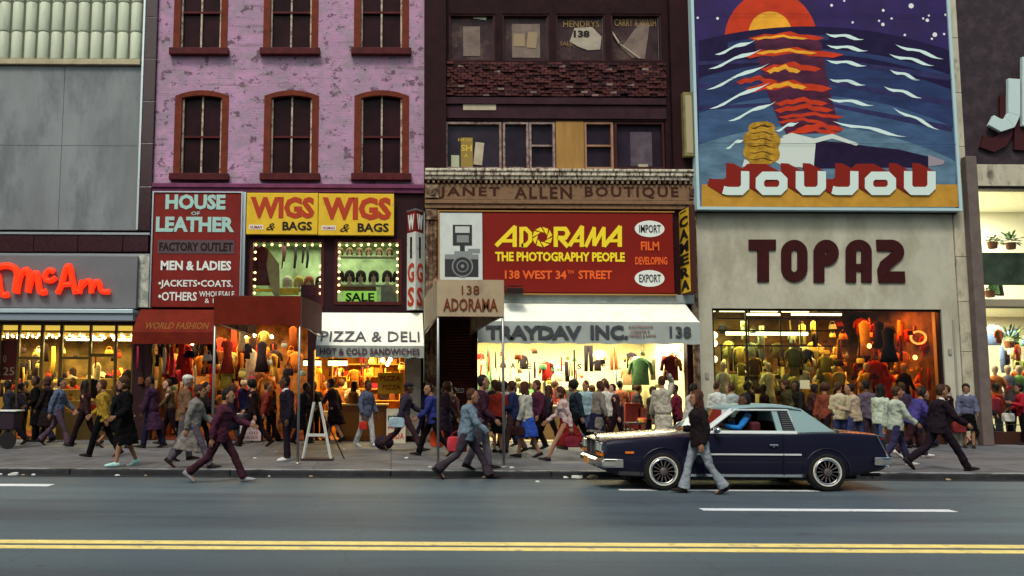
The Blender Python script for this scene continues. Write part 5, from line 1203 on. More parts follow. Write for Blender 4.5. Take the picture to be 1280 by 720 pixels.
    for sh, el, wp, wd, side in AR:
        side_v = Vector((0, 1, 0)); nrm = wd.cross(side_v).normalized(); inw = -side_v * side
        kn0 = wp + wd * .085
        for k, L in enumerate(lens):
            a = kn0 + nrm * (.028 - .0185 * k); c1 = a + wd * L * .45 + inw * .004; c2 = a + wd * L * .75 + inw * .018; c3 = a + wd * L * .92 + inw * .034
            fingers.tube([a - wd * .02, a, c1, c2, c3], [.0088, .009, .0085, .0078, .006], 6)
        a = wp + wd * .025 + nrm * .026; fingers.tube([a - nrm * .012, a + nrm * .016 + wd * .02, a + nrm * .022 + wd * .045 + inw * .012, a + nrm * .018 + wd * .062 + inw * .022], [.012, .011, .010, .007], 6)
    sc_(fingers)
    bo = body.build('body', [skinm(skin), mat('eye_dark', (.02, .012, .01), .2), mat('lip', tuple(c * f for c, f in zip(SKIN[skin], (.9, .55, .55))), .5)], root, local=True)
    eyes = [H(.078, q * .031, .01) * s for q in (-1, 1)]; lip = H(.09, 0, -.06) * s
    def after(me, fingers=fingers, eyes=eyes, lip=lip):
        bm = bmesh.new(); bm.from_mesh(me)
        for fc in bm.faces:
            c = fc.calc_center_median()
            if any((c - e).length < .0145 * s for e in eyes): fc.material_index = 1
            elif abs(c.z - lip.z) < .007 and (c - lip).length < .026: fc.material_index = 2
        vs = [bm.verts.new(v) for v in fingers.v]
        for f in fingers.f:
            try: bm.faces.new([vs[i] for i in f])
            except ValueError: pass
        bm.normal_update(); bm.to_mesh(me); bm.free()
    rem(bo, vox, 3, 0, after)
    cv = .012 if near else .018
    # ---- trousers / skirt
    tm = cloth(legs)
    if kind_ == 'pants' or kind_ == 'flare':
        t = MB(); t.loft([ringt(z, rx + .016, ry + .014, cx) for z, rx, ry, cx in T[:4]])
        for hp, kn, an, f in (La, Lb):
            b1 = .07 if kind_ == 'pants' else .062; b2 = .072 if kind_ == 'pants' else .1
            t.tube([hp + Vector((0, 0, .02)), hp + (kn - hp) * .35, kn, kn + (an - kn) * .4, an + (kn - an) * .0 - Vector((0, 0, .01))], [.104, .096, b1, b1 * .98, b2], 14)
        rem(sc_(t).build('trousers', tm, root, local=True), cv, 3, .028)
    elif kind_ == 'skirt':
        t = MB(); spread = max(abs(La[1].x), abs(Lb[1].x)); rr = [ringt(.13, .12, .155), ringt(.0, .14, .18), ringt(-.12, .15 + spread * .25, .19), ringt(-.3, .15 + spread * .6, .20), ringt(-.47, .15 + spread * .9, .215)]
        rem(sc_(t.loft(rr)).build('skirt', tm, root, local=True), cv, 3, .045)
    # ---- top
    cm = cloth(top); t = MB()
    hem = {'shirt': -.04, 'jacket': -.12, 'coat': -.5, 'tee': -.02}[coat]; bulk = {'shirt': .017, 'jacket': .032, 'coat': .036, 'tee': .014}[coat]
    rr = []
    if coat == 'coat':
        spread = max(abs(La[1].x), abs(Lb[1].x))
        rr = [ringt(-.52, .17 + spread * .7, .215), ringt(-.3, .16 + spread * .4, .205), ringt(-.12, .16, .2)]
    elif coat == 'jacket': rr = [ringt(-.14, .148, .19), ringt(-.06, .145, .188)]
    else: rr = [ringt(hem, .132, .175)]
    rr += [ringt(z, rx + bulk, ry + bulk, cx) for z, rx, ry, cx in T if z > hem + .04 and z < .46] + [ringt(.485, .085, .10, -.012), ringt(.515, .065, .068, -.012)]
    t.loft(rr)
    ts = MB() if sleeve else t
    for sh, el, wp, wd, side in AR:
        e_ = wp if coat != 'tee' else sh + (el - sh) * .75
        if coat != 'tee': ts.tube([sp(.435, -.01, side * .07), sh + Vector((0, -side * .012, .0)), sh + (el - sh) * .45, el, el + (wp - el) * .5, wp - wd * .005], [.05, .046 + bulk, .045 + bulk * .8, .040 + bulk * .8, .036 + bulk * .8, .034 + bulk * .6], 12)
        else: t.tube([sp(.44, -.01, side * .10), sh, e_], [.07, .062, .062], 12)
    if sleeve: rem(sc_(ts).build('sleeve', cloth(sleeve), root, local=True), cv, 3, .02)
    rem(sc_(t).build({'shirt': 'shirt', 'tee': 'shirt', 'jacket': 'jacket', 'coat': 'coat'}[coat], cm, root, local=True), cv, 3, .045)
    if shirt:   # light shirt collar at the open neck
        t = MB(); t.loft([ringt(.47, .09, .07, .02), ringt(.52, .07, .062, .005), ringt(.545, .06, .058, 0)]); sc_(t).build('collar', cloth(shirt), root, smooth=True, local=True)
    # ---- shoes
    for hp, kn, an, f in (La, Lb):
        fr_ = rad(f); fx = Vector((math.cos(fr_), 0, math.sin(fr_))); uz = Vector((-math.sin(fr_), 0, math.cos(fr_))); b0 = an - uz * .075
        m_ = MB(); rg = []
        for d, hw2, zt3 in ((-.07, .02, .05), (-.055, .036, .085), (0, .04, .095), (.07, .044, .07), (.14, .048, .05), (.19, .04, .035), (.215, .018, .02)):
            c = b0 + fx * d; rg.append([c + Vector((0, hw2 * yy, 0)) + uz * zz_ for yy, zz_ in ((-1, 0), (1, 0), (1.02, zt3 * .55), (.55, zt3), (-.55, zt3), (-1.02, zt3 * .55))])
        m_.loft(rg); sc_(m_).build('shoe', cloth(shoe), root, smooth=True, local=True)
    # ---- hair
    hm = mat('hair_' + hair, HAIRC[hair], .6, var=.4, vscale=20)
    if style != 'bald':
        t = MB(); q = {'short': (.103, .085, .105), 'long': (.108, .09, .11), 'afro': (.13, .125, .13), 'bob': (.112, .1, .112)}[style]
        t.ell(tuple(H(-.022, 0, .045)), q, 14, 10)
        if style in ('short', 'long', 'bob'): t.ell(tuple(H(-.045, 0, .0)), (.066, .078, .09), 12, 8)
        if style == 'bob': t.ell(tuple(H(-.03, 0, -.03)), (.085, .1, .085), 12, 8)
        if style == 'long': t.tube([H(-.04, 0, .03), H(-.06, 0, -.07), H(-.085, 0, -.18), H(-.09, 0, -.28)], [(.07, .09), (.06, .095), (.05, .09), (.025, .06)], 12, ref=(1, 0, 0)); [t.tube([H(.0, q_ * .075, .04), H(.01, q_ * .085, -.06), H(-.02, q_ * .08, -.18)], [.03, .03, .02], 8) for q_ in (-1, 1)]
        rem(sc_(t).build('hair', hm, root, local=True), .009 if near else .014, 3, .012)
    if hat:
        t = MB(); t.ell(tuple(H(-.01, 0, .075)), (.118, .1, .07), 14, 8); t.tube([H(.05, 0, .07), H(.12, 0, .062), H(.15, 0, .055)], [(.012, .075), (.01, .07), (.006, .05)], 10, ref=(0, 0, 1)); rem(sc_(t).build('hat', cloth(hat), root, local=True), .012, 2, .006)
    R_ = Matrix.Rotation(rad(face), 4, 'Z')
    def wpos(v): return root.location + (R_ @ (v * s))
    return root, [wpos(a[2] + a[3] * .1) for a in AR], wpos
def bag(name, label, p, w_=.32, h_=.28, d=.1, col=(.3, .02, .02), rz=0, strap=.22, group=None, cat='bag'):
    """hand bag whose strap hangs from the hand at p"""
    r_ = thing(name, label, cat, (p.x, p.y, p.z - strap - h_), rad(rz), group); t = MB()
    t.loft([[(x * w_ / 2 * k, y * d / 2 * k, z) for x, y in ((-1, -.7), (-.8, -1), (.8, -1), (1, -.7), (1, .7), (.8, 1), (-.8, 1), (-1, .7))] for z, k in ((0, .8), (.02, 1), (h_ * .6, 1.03), (h_ * .95, .9), (h_, .6))])
    t.build('bag_body', cloth(col), r_, local=True, bev=.012)
    t = MB(); t.tube([(-w_ * .3, 0, h_ * .93), (-w_ * .22, 0, h_ + strap * .6), (0, 0, h_ + strap), (w_ * .22, 0, h_ + strap * .6), (w_ * .3, 0, h_ * .93)], .009, 6); t.build('strap', cloth(tuple(c * .6 for c in col)), r_, local=True); return r_
blk_ = (.006, .005, .006); dk = (.016, .007, .01); nav = (.014, .015, .04)
L_, R = 180, 0
# left part
person('person in dark clothes at the left edge of the pavement walking out of frame', 14, 556, 1.7, 170, 'walk', (.03, .03, .04), blk_, skin='d', near=0)
person('tall person in long black coat before the shoe shop door', 47, 552, 1.76, -160, 'stand', blk_, blk_, coat='coat', skin='d', near=0)
person('person in blue-grey jacket and mauve flared trousers striding past the shoe shop', 74, 557, 1.77, R, 'walk', (.13, .16, .26), (.1, .06, .09), 'flare', skin='m', phase=-1)
person('person in grey-white sweater with folded arms facing the street by the shoe shop', 92, 546, 1.74, -90, 'stand', (.4, .4, .38), dk, skin='d', arms=((12, 95, 12), (12, 95, 12)), near=0)
person('person in mustard yellow jacket walking with black trousers', 131, 571, 1.7, L_, 'walk', (.45, .28, .035), blk_, skin='m', hair='brown', stride=.8)
person('person wearing a black ankle coat and pale turquoise shoes', 158, 583, 1.74, -150, 'step', blk_, blk_, 'skirt', coat='coat', skin='m', shoe=(.4, .66, .62), hair='brown', style='bob')
a = person('person with a plum hat and teal top beside the black ankle coat', 182, 549, 1.62, 20, 'step', (.12, .36, .34), dk, 'skirt', skin='m', hat=(.1, .05, .12), near=0)
person('person in bright blue jacket and jeans at the fashion shop entrance', 201, 545, 1.7, -110, 'stand', (.03, .1, .45), (.05, .07, .18), skin='d', near=0)
person('person in white flat cap and brown jacket', 231, 576, 1.78, 30, 'step', (.17, .09, .05), (.1, .09, .1), skin='m', hat=(.6, .58, .5), hair='grey')
person('person in flowing grey-beige overcoat striding behind the maroon suit', 243, 589, 1.66, R, 'walk', (.27, .24, .22), (.11, .09, .12), coat='coat', skin='m', hair='brown', phase=-1, style='bob', lean=8, stride=1.15)
a, hands, wp_ = person('person in dark maroon suit stepping off the kerb with one arm stretched forward', 277, 603, 1.74, R, 'walk', (.085, .022, .04), (.05, .016, .026), skin='m', lean=9, arms=((40, 30, 6), (-30, 20, 8)), stride=1.25, shoe=(.25, .25, .26))
person('person in royal blue coat browsing the vendor table', 304, 548, 1.72, 120, 'stand', (.035, .05, .22), (.08, .12, .28), skin='d', near=0)
a, h1, _ = person('person in black suit standing still beside the white folding easel', 360, 576, 1.76, 200, 'stand', (.018, .013, .025), (.018, .012, .02), skin='d', shirt=(.6, .6, .6), shoe=(.5, .5, .5), arms=((-6, 20, 16), (-4, 18, 12)), width=1.15)
person('person in dark sweater behind the white easel', 392, 550, 1.66, -70, 'stand', (.02, .02, .03), blk_, skin='d', near=0)
a, h1, _ = person('person in orange shirt at the pizza counter', 407, 547, 1.68, -100, 'stand', (.55, .16, .03), dk, skin='m', near=0)
bag('shopping_bag', 'pale plastic bag held by the person in the orange shirt', h1[0], .2, .28, .08, (.65, .66, .58))
a, h1, _ = person('person in slate blue jacket and pale trousers facing the street before the pizza shop', 458, 558, 1.7, -40, 'step', (.1, .12, .2), (.52, .55, .55), skin='d', shoe=(.55, .55, .52))
bag('shoulder_bag', 'red bag held by the person in pale trousers', h1[1], .2, .2, .09, (.5, .03, .02), strap=.1)
a, h1, _ = person('person in dark hat and brown jacket striding with a pale blue bag on the back', 505, 564, 1.75, R, 'walk', (.045, .035, .06), (.06, .028, .035), skin='d', hat=(.025, .02, .03), stride=1.25, lean=8, arms=((35, 25, 6), (-25, 20, 6)), phase=-1)
bag('sling_bag', 'pale blue bag swinging behind the person in the dark hat', h1[1] + Vector((-.1, 0, .25)), .38, .24, .16, (.3, .42, .5), strap=.1)
a, h1, _ = person('person in deep blue shirt walking left by the roller shutter', 541, 570, 1.68, L_, 'walk', (.04, .05, .25), blk_, skin='m', phase=-1, near=0)
bag('carrier_bag', 'orange-red carrier bag held by the person in the deep blue shirt', h1[1], .3, .36, .12, (.68, .07, .02), strap=.12)
a, h1, _ = person('person in pale denim jacket striding with dark flared trousers', 583, 599, 1.76, R, 'walk', (.2, .28, .36), (.055, .04, .055), 'flare', skin='m', hair='brown', stride=1.3, lean=8)
bag('red_bag', 'red bag hanging on the shoulder of the pale denim jacket', h1[0] + Vector((-.06, .0, .2)), .36, .28, .14, (.45, .04, .06), strap=.1)
person('person in dark maroon jacket and grey trousers just beyond the pale denim jacket', 600, 589, 1.8, R, 'step', (.045, .015, .028), (.17, .15, .19), skin='m')
person('person in red top and black skirt facing the bright open shop', 622, 566, 1.66, 60, 'stand', (.5, .05, .03), blk_, 'skirt', skin='m', hair='brown', style='bob', near=0)
person('person in navy jacket walking behind the white coat', 641, 566, 1.7, 160, 'step', (.03, .04, .12), (.1, .05, .05), skin='m', hair='auburn', near=0)
a, h1, _ = person('person in cream white coat and bright blue skirt', 658, 572, 1.68, 150, 'step', (.62, .6, .52), (.04, .1, .5), 'skirt', skin='m', hair='auburn', style='long', coat='jacket')
bag('handbag', 'dark brown handbag beside the cream white coat', h1[0] + Vector((0, -.05, .1)), .3, .2, .12, (.04, .015, .015), strap=.14)
person('person in dark plum jacket before the bright open shop', 672, 562, 1.72, 200, 'step', (.09, .02, .05), dk, skin='m', hair='auburn', style='bob', near=0)
a, h1, _ = person('person in pale pink blouse and dark red skirt striding left', 707, 576, 1.68, L_, 'walk', (.62, .46, .46), (.2, .015, .015), 'skirt', skin='m', hair='auburn', style='bob', stride=1.3, coat='shirt', lean=10, shoe=(.02, .015, .02))
bag('shopping_bag', 'dark red bag held by the person in the pink blouse', h1[0], .3, .22, .12, (.15, .015, .03), strap=.1)
person('person in light blue jacket and jeans near the shop counter', 733, 556, 1.72, -120, 'stand', (.3, .44, .52), (.08, .13, .3), skin='m', hair='brown', near=0)
person('person in white short-sleeved shirt looking into the bright shop', 757, 560, 1.72, 100, 'stand', (.7, .68, .6), (.07, .02, .04), coat='jacket', skin='l', hair='auburn', near=0)
person('person in long beige overcoat raising an arm over the head behind the car', 828, 566, 1.82, 90, 'stand', (.5, .46, .37), (.42, .4, .33), coat='coat', skin='m', arms=((4, 20, 8), (150, 70, 20)), hair='brown')
person('short person in maroon sweater beside the beige overcoat', 846, 563, 1.62, 150, 'stand', (.15, .015, .035), dk, skin='d', near=0)
person('person in black waistcoat over white sleeves right behind the car bonnet', 861, 566, 1.66, 0, 'step', (.5, .5, .48), dk, skin='m', near=0)
person('person with long brown hair crossing the road in front of the dark coupe', 872, 617, 1.68, L_, 'walk', (.02, .013, .015), (.34, .38, .44), 'flare', skin='m', hair='auburn', style='long', arms=((-12, 30, 8), (-4, 95, 10)), phase=-1, stride=.8, lean=1)
# right part
person('person in white tee shirt behind the coupe roof', 896, 562, 1.7, 60, 'stand', (.62, .66, .64), nav, skin='m', hair='brown', near=0)
person('person in pale grey tee shirt behind the coupe roof', 916, 560, 1.66, 120, 'stand', (.38, .44, .44), nav, skin='m', hair='brown', near=0, style='bob')
person('person in purple-black jacket under the small paper notice', 938, 553, 1.72, 160, 'stand', (.04, .015, .05), blk_, skin='d', near=0)
person('person in cream quilted coat looking at the orange window', 1049, 566, 1.7, 80, 'stand', (.55, .48, .32), (.05, .06, .16), skin='m', hair='brown', near=0)
person('person in pale tan parka beside the cream quilted coat', 1067, 568, 1.68, 130, 'step', (.48, .38, .26), (.05, .06, .16), skin='m', hair='black', near=0)
person('person in grey-violet camouflage jacket near the coupe boot', 1084, 566, 1.74, 100, 'stand', (.12, .09, .13), (.05, .03, .05), skin='d', near=0)
a, h1, _ = person('person in mint white jacket with long dark hair behind the coupe boot', 1098, 573, 1.66, 20, 'step', (.55, .62, .5), (.06, .09, .2), skin='m', style='long', near=1)
person('person in pale green sweater and dark jeans stepping past the tail light', 1117, 583, 1.66, R, 'walk', (.5, .56, .46), (.04, .035, .09), skin='m', hair='brown', stride=.9, shoe=(.5, .5, .45))
person('person in violet-blue jacket bending forward under the orange window', 1137, 572, 1.7, R, 'walk', (.09, .07, .3), (.04, .015, .02), skin='m', lean=28, stride=1.0, shoe=(.55, .52, .5), arms=((15, 45, 6), (5, 50, 6)))
person('person in black suit striding right in front of the concrete pier', 1170, 588, 1.78, R, 'walk', (.02, .012, .02), (.02, .012, .02), skin='m', shirt=(.6, .6, .6), stride=1.35, lean=7, hair='brown', arms=((-18, 15, 8), (30, 25, 6)), phase=-1)
a, h1, _ = person('person in denim jacket over white top and black skirt by the marble pilaster', 1207, 560, 1.68, -120, 'stand', (.16, .17, .28), blk_, 'skirt', skin='m', hair='black', style='bob', arms=((5, 50, 8), (5, 30, 8)), shirt=(.7, .7, .7))
bag('handbag', 'dark red handbag held by the person in the denim jacket', h1[1], .34, .28, .12, (.16, .02, .02), strap=.1)
a, h1, _ = person('person in orange-red jacket near the steel column at the right', 1246, 554, 1.7, 140, 'stand', (.55, .05, .02), dk, skin='d', near=0)
bag('striped_bag', 'orange carrier bag held by the person in the orange-red jacket', h1[1], .3, .34, .12, (.7, .15, .02), strap=.1)
person('person in dark blue sweater before the right edge window', 1260, 553, 1.7, 40, 'step', (.03, .035, .16), blk_, skin='d', near=0)
a, h1, _ = person('person in red coat with a white bag at the right edge', 1276, 556, 1.7, 160, 'stand', (.5, .02, .04), blk_, skin='m', style='bob', near=0)
bag('white_bag', 'white bag held by the person in the red coat', h1[1], .32, .24, .14, (.7, .7, .68), strap=.1)
# background shoppers close to the windows
bgp = [(30, 546, (.03, .02, .03), 'dark clothes between the two leftmost walkers'), (113, 545, (.06, .03, .05), 'dull plum sweater beneath the bulbs of the shoe shop'), (168, 546, (.02, .02, .02), 'black pullover at the left end of the red awning'),
       (222, 544, (.12, .04, .03), 'rust sweater under the red awning'), (262, 546, (.07, .03, .06), 'dark plum jacket under the street canopy'), (325, 545, (.09, .03, .03), 'brown-red sweater at the vendor table'), (340, 548, (.025, .03, .05), 'black-blue jacket left of the man in the black suit'),
       (425, 545, (.3, .12, .05), 'rust brown jacket at the pizza counter'), (528, 552, (.03, .03, .09), 'navy sweater by the left pole of the tan canopy'), (606, 552, (.09, .07, .09), 'grey plum shirt at the left end of the bright shop'), (646, 550, (.04, .02, .03), 'black-brown jacket deep in the crowd of the bright shop'),
       (690, 548, (.25, .05, .05), 'brick red blouse inside the bright shop'), (716, 550, (.06, .07, .09), 'dark grey sweater in the middle of the bright shop'), (745, 550, (.05, .12, .2), 'petrol blue shirt in the middle of the bright shop'), (775, 550, (.3, .1, .06), 'rust shirt right of the white short-sleeved shirt'),
       (794, 551, (.04, .03, .04), 'charcoal sweater near the luggage'), (955, 553, (.03, .02, .02), 'black coat before the yellow-green window'), (985, 555, (.06, .05, .02), 'olive-black jacket before the yellow-green window'), (1012, 557, (.05, .02, .02), 'brown-black coat where the window turns orange'),
       (1030, 560, (.2, .05, .03), 'rust red jacket left of the cream coat'), (1152, 560, (.03, .015, .02), 'black-maroon jacket behind the striding black suit'), (1128, 560, (.05, .03, .06), 'dark violet hooded top by the orange window'), (1232, 552, (.03, .015, .02), 'black-maroon jacket right behind the steel column')]
for i, (x, y, c, d) in enumerate(bgp):
    person('person in ' + d, x, y, 1.62 + .16 * ((i * 7) % 5) / 4, (75, 10, 165, 200, -20, 30, 150)[i % 7], ('stand', 'walk', 'step')[i % 3], c, (blk_, dk, nav)[i % 3], skin='dm'[i % 2], hair=('black', 'brown')[i % 2], style=('short', 'bob', 'short', 'afro')[i % 4], near=0, coat=('shirt', 'jacket')[i % 2])
more = [(24, 549, (.02, .015, .03), 'charcoal coat between the push cart and the long black coat', 15), (60, 553, (.02, .012, .012), 'black windbreaker half behind the blue-grey jacket', 170), (108, 558, (.05, .02, .02), 'dark oxblood coat behind the mustard yellow jacket', 175), (146, 560, (.01, .01, .012), 'black raincoat between the mustard jacket and the black ankle coat', 10),
        (192, 560, (.05, .02, .05), 'aubergine coat walking in front of the bright blue jacket', 170), (214, 556, (.1, .06, .03), 'tobacco brown coat left of the white flat cap', 190), (252, 560, (.02, .012, .015), 'black overcoat right of the white flat cap', 20), (290, 556, (.015, .015, .03), 'midnight jacket before the royal blue coat', 10), (318, 558, (.02, .01, .012), 'long black jacket by the pale placard', 165),
        (333, 552, (.2, .03, .02), 'dark red sweater under the street canopy', 30), (378, 555, (.02, .015, .02), 'black parka between pole and easel', 15), (418, 552, (.03, .02, .03), 'dark slate jacket by the pizza counter', 150), (441, 550, (.12, .06, .03), 'tan-brown jacket left of the slate blue jacket', 20), (556, 560, (.02, .012, .02), 'black jacket between the shutter and the pale denim jacket', 10),
        (570, 556, (.06, .02, .03), 'wine brown coat in front of the shutter', 165), (614, 560, (.02, .02, .03), 'black bomber jacket right of the second canopy pole', 15), (632, 558, (.3, .28, .26), 'light grey sweater deep in the crowd', 160), (684, 560, (.03, .02, .03), 'black cardigan left of the pink blouse', 20), (722, 562, (.02, .03, .05), 'dark navy coat right of the pink blouse', 175),
        (746, 562, (.25, .22, .2), 'pale taupe coat right of the light blue jacket', 15), (770, 560, (.04, .015, .02), 'dark burgundy jacket beyond the bonnet tip', 160), (815, 560, (.03, .02, .02), 'black-brown jacket left of the beige overcoat', 20), (1000, 556, (.02, .015, .015), 'black jacket seen over the coupe roof', 170),
        (1186, 556, (.02, .012, .015), 'black duffel coat left of the denim jacket', 160), (1222, 556, (.03, .02, .03), 'dark coat right in front of the steel column', 15), ]
for i, (x, y, c, d, f_) in enumerate(more):
    person('person in ' + d, x, y, 1.6 + .18 * ((i * 5) % 7) / 6, f_, ('walk', 'step', 'walk')[i % 3], c, (blk_, dk, nav)[(i * 2) % 3], ('pants', 'flare', 'pants', 'skirt')[i % 4], skin='mdl'[i % 3], hair=('black', 'brown', 'black', 'auburn')[i % 4], style=('short', 'bob', 'long', 'afro', 'short')[i % 5], near=0, coat=('jacket', 'coat', 'shirt')[i % 3], phase=(1, -1)[i % 2], stride=.7 + .1 * (i % 5))
person('person in white apron shirt working behind the pizza counter', 441, 540, 1.7, -90, 'stand', (.8, .78, .7), (.5, .5, .45), skin='m', at=(P(441, 500, WY + 1.4).x, WY + 1.4, SZ + .02), near=0, coat='tee')
# driver
person('driver in blue sleeves resting an arm on the open window of the dark coupe', 0, 0, 1.68, 180, 'sit', (.02, .012, .02), blk_, skin='d', sleeve=(.02, .17, .5), at=(3.45 + 2.55, 15.12 + .55, .26), arms=((40, 60, 6), (22, 100, 30)), near=1, lean=-8, coat='shirt')
finalise()
# ============================================================ street props and merchandise
RS = random.Random(11)
galv = _m['galvanised']
# white folding easel
p = G(396, 576, SZ); e = thing('folding_easel', 'white wooden A-frame easel standing on the pavement beside the black suit', 'easel', (p.x, p.y, SZ))
ww_ = mat('white_wood', (.58, .6, .56), .6, var=.15)
for sgn in (-1, 1):
    m_ = MB(); m_.tube([(p.x + sgn * .30, p.y, SZ), (p.x - .02 + sgn * .06, p.y + .1, SZ + 1.22)], .03, 4); m_.build('leg', ww_, e)
m_ = MB(); m_.tube([(p.x + .55, p.y + .5, SZ), (p.x, p.y + .12, SZ + 1.2)], .016, 6); m_.build('rear_leg', mat('dark_stick', (.04, .03, .03), .6), e)
m_ = MB(); m_.box(p.x - .2, p.x + .2, p.y + .02, p.y + .06, SZ + .5, SZ + .56); m_.build('crossbar', ww_, e)
m_ = MB(); m_.box(p.x - .34, p.x + .34, p.y - .05, p.y + .3, SZ, SZ + .05); m_.build('base_board', mat('dark_board', (.05, .03, .03), .7), e)
# vendor table with white box sign
p = G(300, 552, SZ); v = thing('vendor_table', 'low vendor table loaded with small goods in front of the fashion shop', 'table', (p.x, p.y, SZ))
m_ = MB(); m_.box(p.x - .75, p.x + .6, p.y - .3, p.y + .3, SZ + .62, SZ + .66); m_.build('table_top', mat('dark_board', (.05, .03, .03), .7), v)
for a in (-.7, .55):
    for b_ in (-.26, .26): MB().box(p.x + a, p.x + a + .04, p.y + b_ - .02, p.y + b_ + .02, SZ, SZ + .62).build('leg', mat('dark_board', (.05, .03, .03)), v)
s = thing('price_placard', 'pale handwritten placard propped against the vendor table', 'sign', (p.x + .35, p.y - .36, SZ + .05))
MB().box(p.x + .05, p.x + .62, p.y - .36, p.y - .34, SZ + .05, SZ + .6).build('board', mat('placard_pink', (.5, .4, .42), .7, var=.1), s)
m_ = MB()
for k, t in enumerate(('SALE', 'BELTS', '5.00', 'BAGS')): m_.ftext(t, p.x + .12, p.x + .54, SZ + .46 - k * .12, SZ + .54 - k * .12, p.y - .362, depth=.003)
m_.build('lettering', mat('dull_red_ink', (.2, .03, .03), .6), s)
# goods strewn on a table: small boxes/cushions, each its own thing
def goods(n, x0, x1, y0, y1, z, cols, lab, grp, nm='small_box', sz=(.06, .14)):
    for i in range(n):
        c, cn = RS.choice(cols); a = RS.uniform(*sz); h_ = RS.uniform(.04, .12); x = RS.uniform(x0, x1); y = RS.uniform(y0, y1)
        o = MB().box(-a, a, -a * .7, a * .7, 0, h_).build(nm, cloth(c), None, local=True, bev=.015); o.location = (x, y, z); o.rotation_euler.z = RS.uniform(-.6, .6)
        tag(o, lab % cn, 'box', grp + ' ' + cn)
COLS = [((.6, .35, .04), 'ochre'), ((.5, .05, .03), 'red'), ((.6, .58, .5), 'white'), ((.05, .05, .07), 'black'), ((.1, .3, .3), 'teal'), ((.25, .12, .05), 'brown')]
goods(9, p.x - .65, p.x + .5, p.y - .2, p.y + .2, SZ + .66, COLS, 'small %s box on the vendor table before the fashion shop', 'vendor table goods')
# left edge trolley
p = G(8, 560, SZ); c = thing('push_cart', 'dark push cart with a white tray top at the left edge of the picture', 'cart', (p.x, p.y, SZ))
MB().box(p.x - .6, p.x + .28, p.y - .3, p.y + .2, SZ + .45, SZ + .88).build('cart_body', mat('dark_cart', (.03, .02, .03), .6), c, bev=.03)
MB().box(p.x - .62, p.x + .32, p.y - .33, p.y + .23, SZ + .885, SZ + .92).build('tray', mat('tray_white', (.6, .62, .6), .4), c, bev=.01)
for a in (-.4, .15): MB().disc_y((p.x + a, p.y - .33, SZ + .2), [(.2, 0), (.2, .04)], 24).build('wheel', mat('tyre_rubber', (.018, .017, .018)), c)
for a in (-.5, .2): MB().box(p.x + a - .02, p.x + a + .02, p.y - .28, p.y - .24, SZ + .18, SZ + .45).build('strut', mat('dark_cart', (.03, .02, .03)), c)
# black bag on the pavement
p = G(480, 562, SZ); o = MB().ell((0, 0, .17), (.24, .14, .18), 14, 8).build('duffel_bag', cloth((.025, .015, .03)), None, local=True, smooth=True); o.location = (p.x, p.y, SZ); tag(o, 'black rounded bag resting on the pavement by the pizza shop', 'bag')
# pizza board
s = thing('menu_board', 'white sandwich board with red and black capitals by the pizza shop door', 'sign', (vx(494, 530), WY - .35, SZ))
p0 = P(483, 548, 24.9); p1 = P(507, 511, 24.9)
MB().hexa([(p0.x, 24.8, SZ), (p1.x, 24.8, SZ), (p1.x, 24.83, SZ), (p0.x, 24.83, SZ)], [(p0.x, 24.98, p1.z), (p1.x, 24.98, p1.z), (p1.x, 25.01, p1.z), (p0.x, 25.01, p1.z)]).build('board', mat('board_cream', (.5, .45, .35), .6), s)
m_ = MB(); h_ = p1.z - SZ
def bt(t, f0, f1, m):
    M = Matrix(((1, 0, 0, p0.x + .04), (0, .18 / h_, -1, 24.8 + .18 * f0 - .006), (0, 1, .18 / h_, SZ + h_ * f0), (0, 0, 0, 1))); MB().text(t, M, p1.x - p0.x - .08, h_ * (f1 - f0), depth=.004, bold=.02).build('lettering', m, s)
bt('PIZZA', .62, .8, blk); bt('HOT', .4, .5, redink); bt('SODA', .12, .3, redink)
# pizza shop fittings
X0, X1, Z0, Z1 = rect(424, 488, 484, 548, WY + .5)
c = thing('pizza_counter', 'orange lit pizza counter with glass case and cream top', 'counter', ((X0 + X1) / 2, WY + .6, SZ))
MB().box(X0, X1, WY + .3, WY + .9, SZ, SZ + .98).build('counter_front', mat('counter_brown', (.22, .08, .03), .5, var=.3), c, bev=.01)
MB().box(X0 - .04, X1 + .04, WY + .26, WY + .94, SZ + .985, SZ + 1.03).build('counter_top', mat('counter_cream', (.7, .5, .2), .4), c)
MB().box(X0 + .1, X1 - .1, WY + .285, WY + .298, SZ + .12, SZ + .8).build('panel', mat('panel_rust', (.3, .12, .03), .5), c)
for a, b_, nm in ((379, 401, 'left'), (410, 434, 'right')):
    s = thing('menu_light', nm + ' one of two glowing menu strips hanging in the pizza shop', 'lamp', (vx((a + b_) / 2, 454), WY + .5, hz(457, 405))); m_ = MB(); qbox(m_, a, 451, b_, 457, WY + .45, WY + .55); m_.build('diffuser', emat('menu_glow', (.8, 1, .55), 1.6), s)
    m_ = MB(); qbox(m_, a, 448.5, b_, 450.5, WY + .45, WY + .55); m_.build('housing', steel_dark, s)
s = thing('pizza_poster', 'yellow poster with red capitals inside the pizza shop', 'poster', (vx(489, 475), WY + .5, hz(490, 489))); m_ = MB(); qbox(m_, 472, 466, 504, 492, WY + .4, WY + .42); m_.build('paper', mat('poster_yellow', (.75, .5, .06), .6), s)
m_ = MB(); ptext(m_, 'PIZZA', 475, 470, 501, 476, WY + .39, depth=.004, bold=.02); ptext(m_, 'PIZZA', 478, 481, 501, 487, WY + .39, depth=.004, bold=.02); m_.build('lettering', redink, s)
m_ = MB(); qbox(m_, 506.5, 448, 526, 545, WY - .1, WY); m_.build('white_pier', mat('dirty_white', (.36, .33, .3), .7, var=.25), pk)
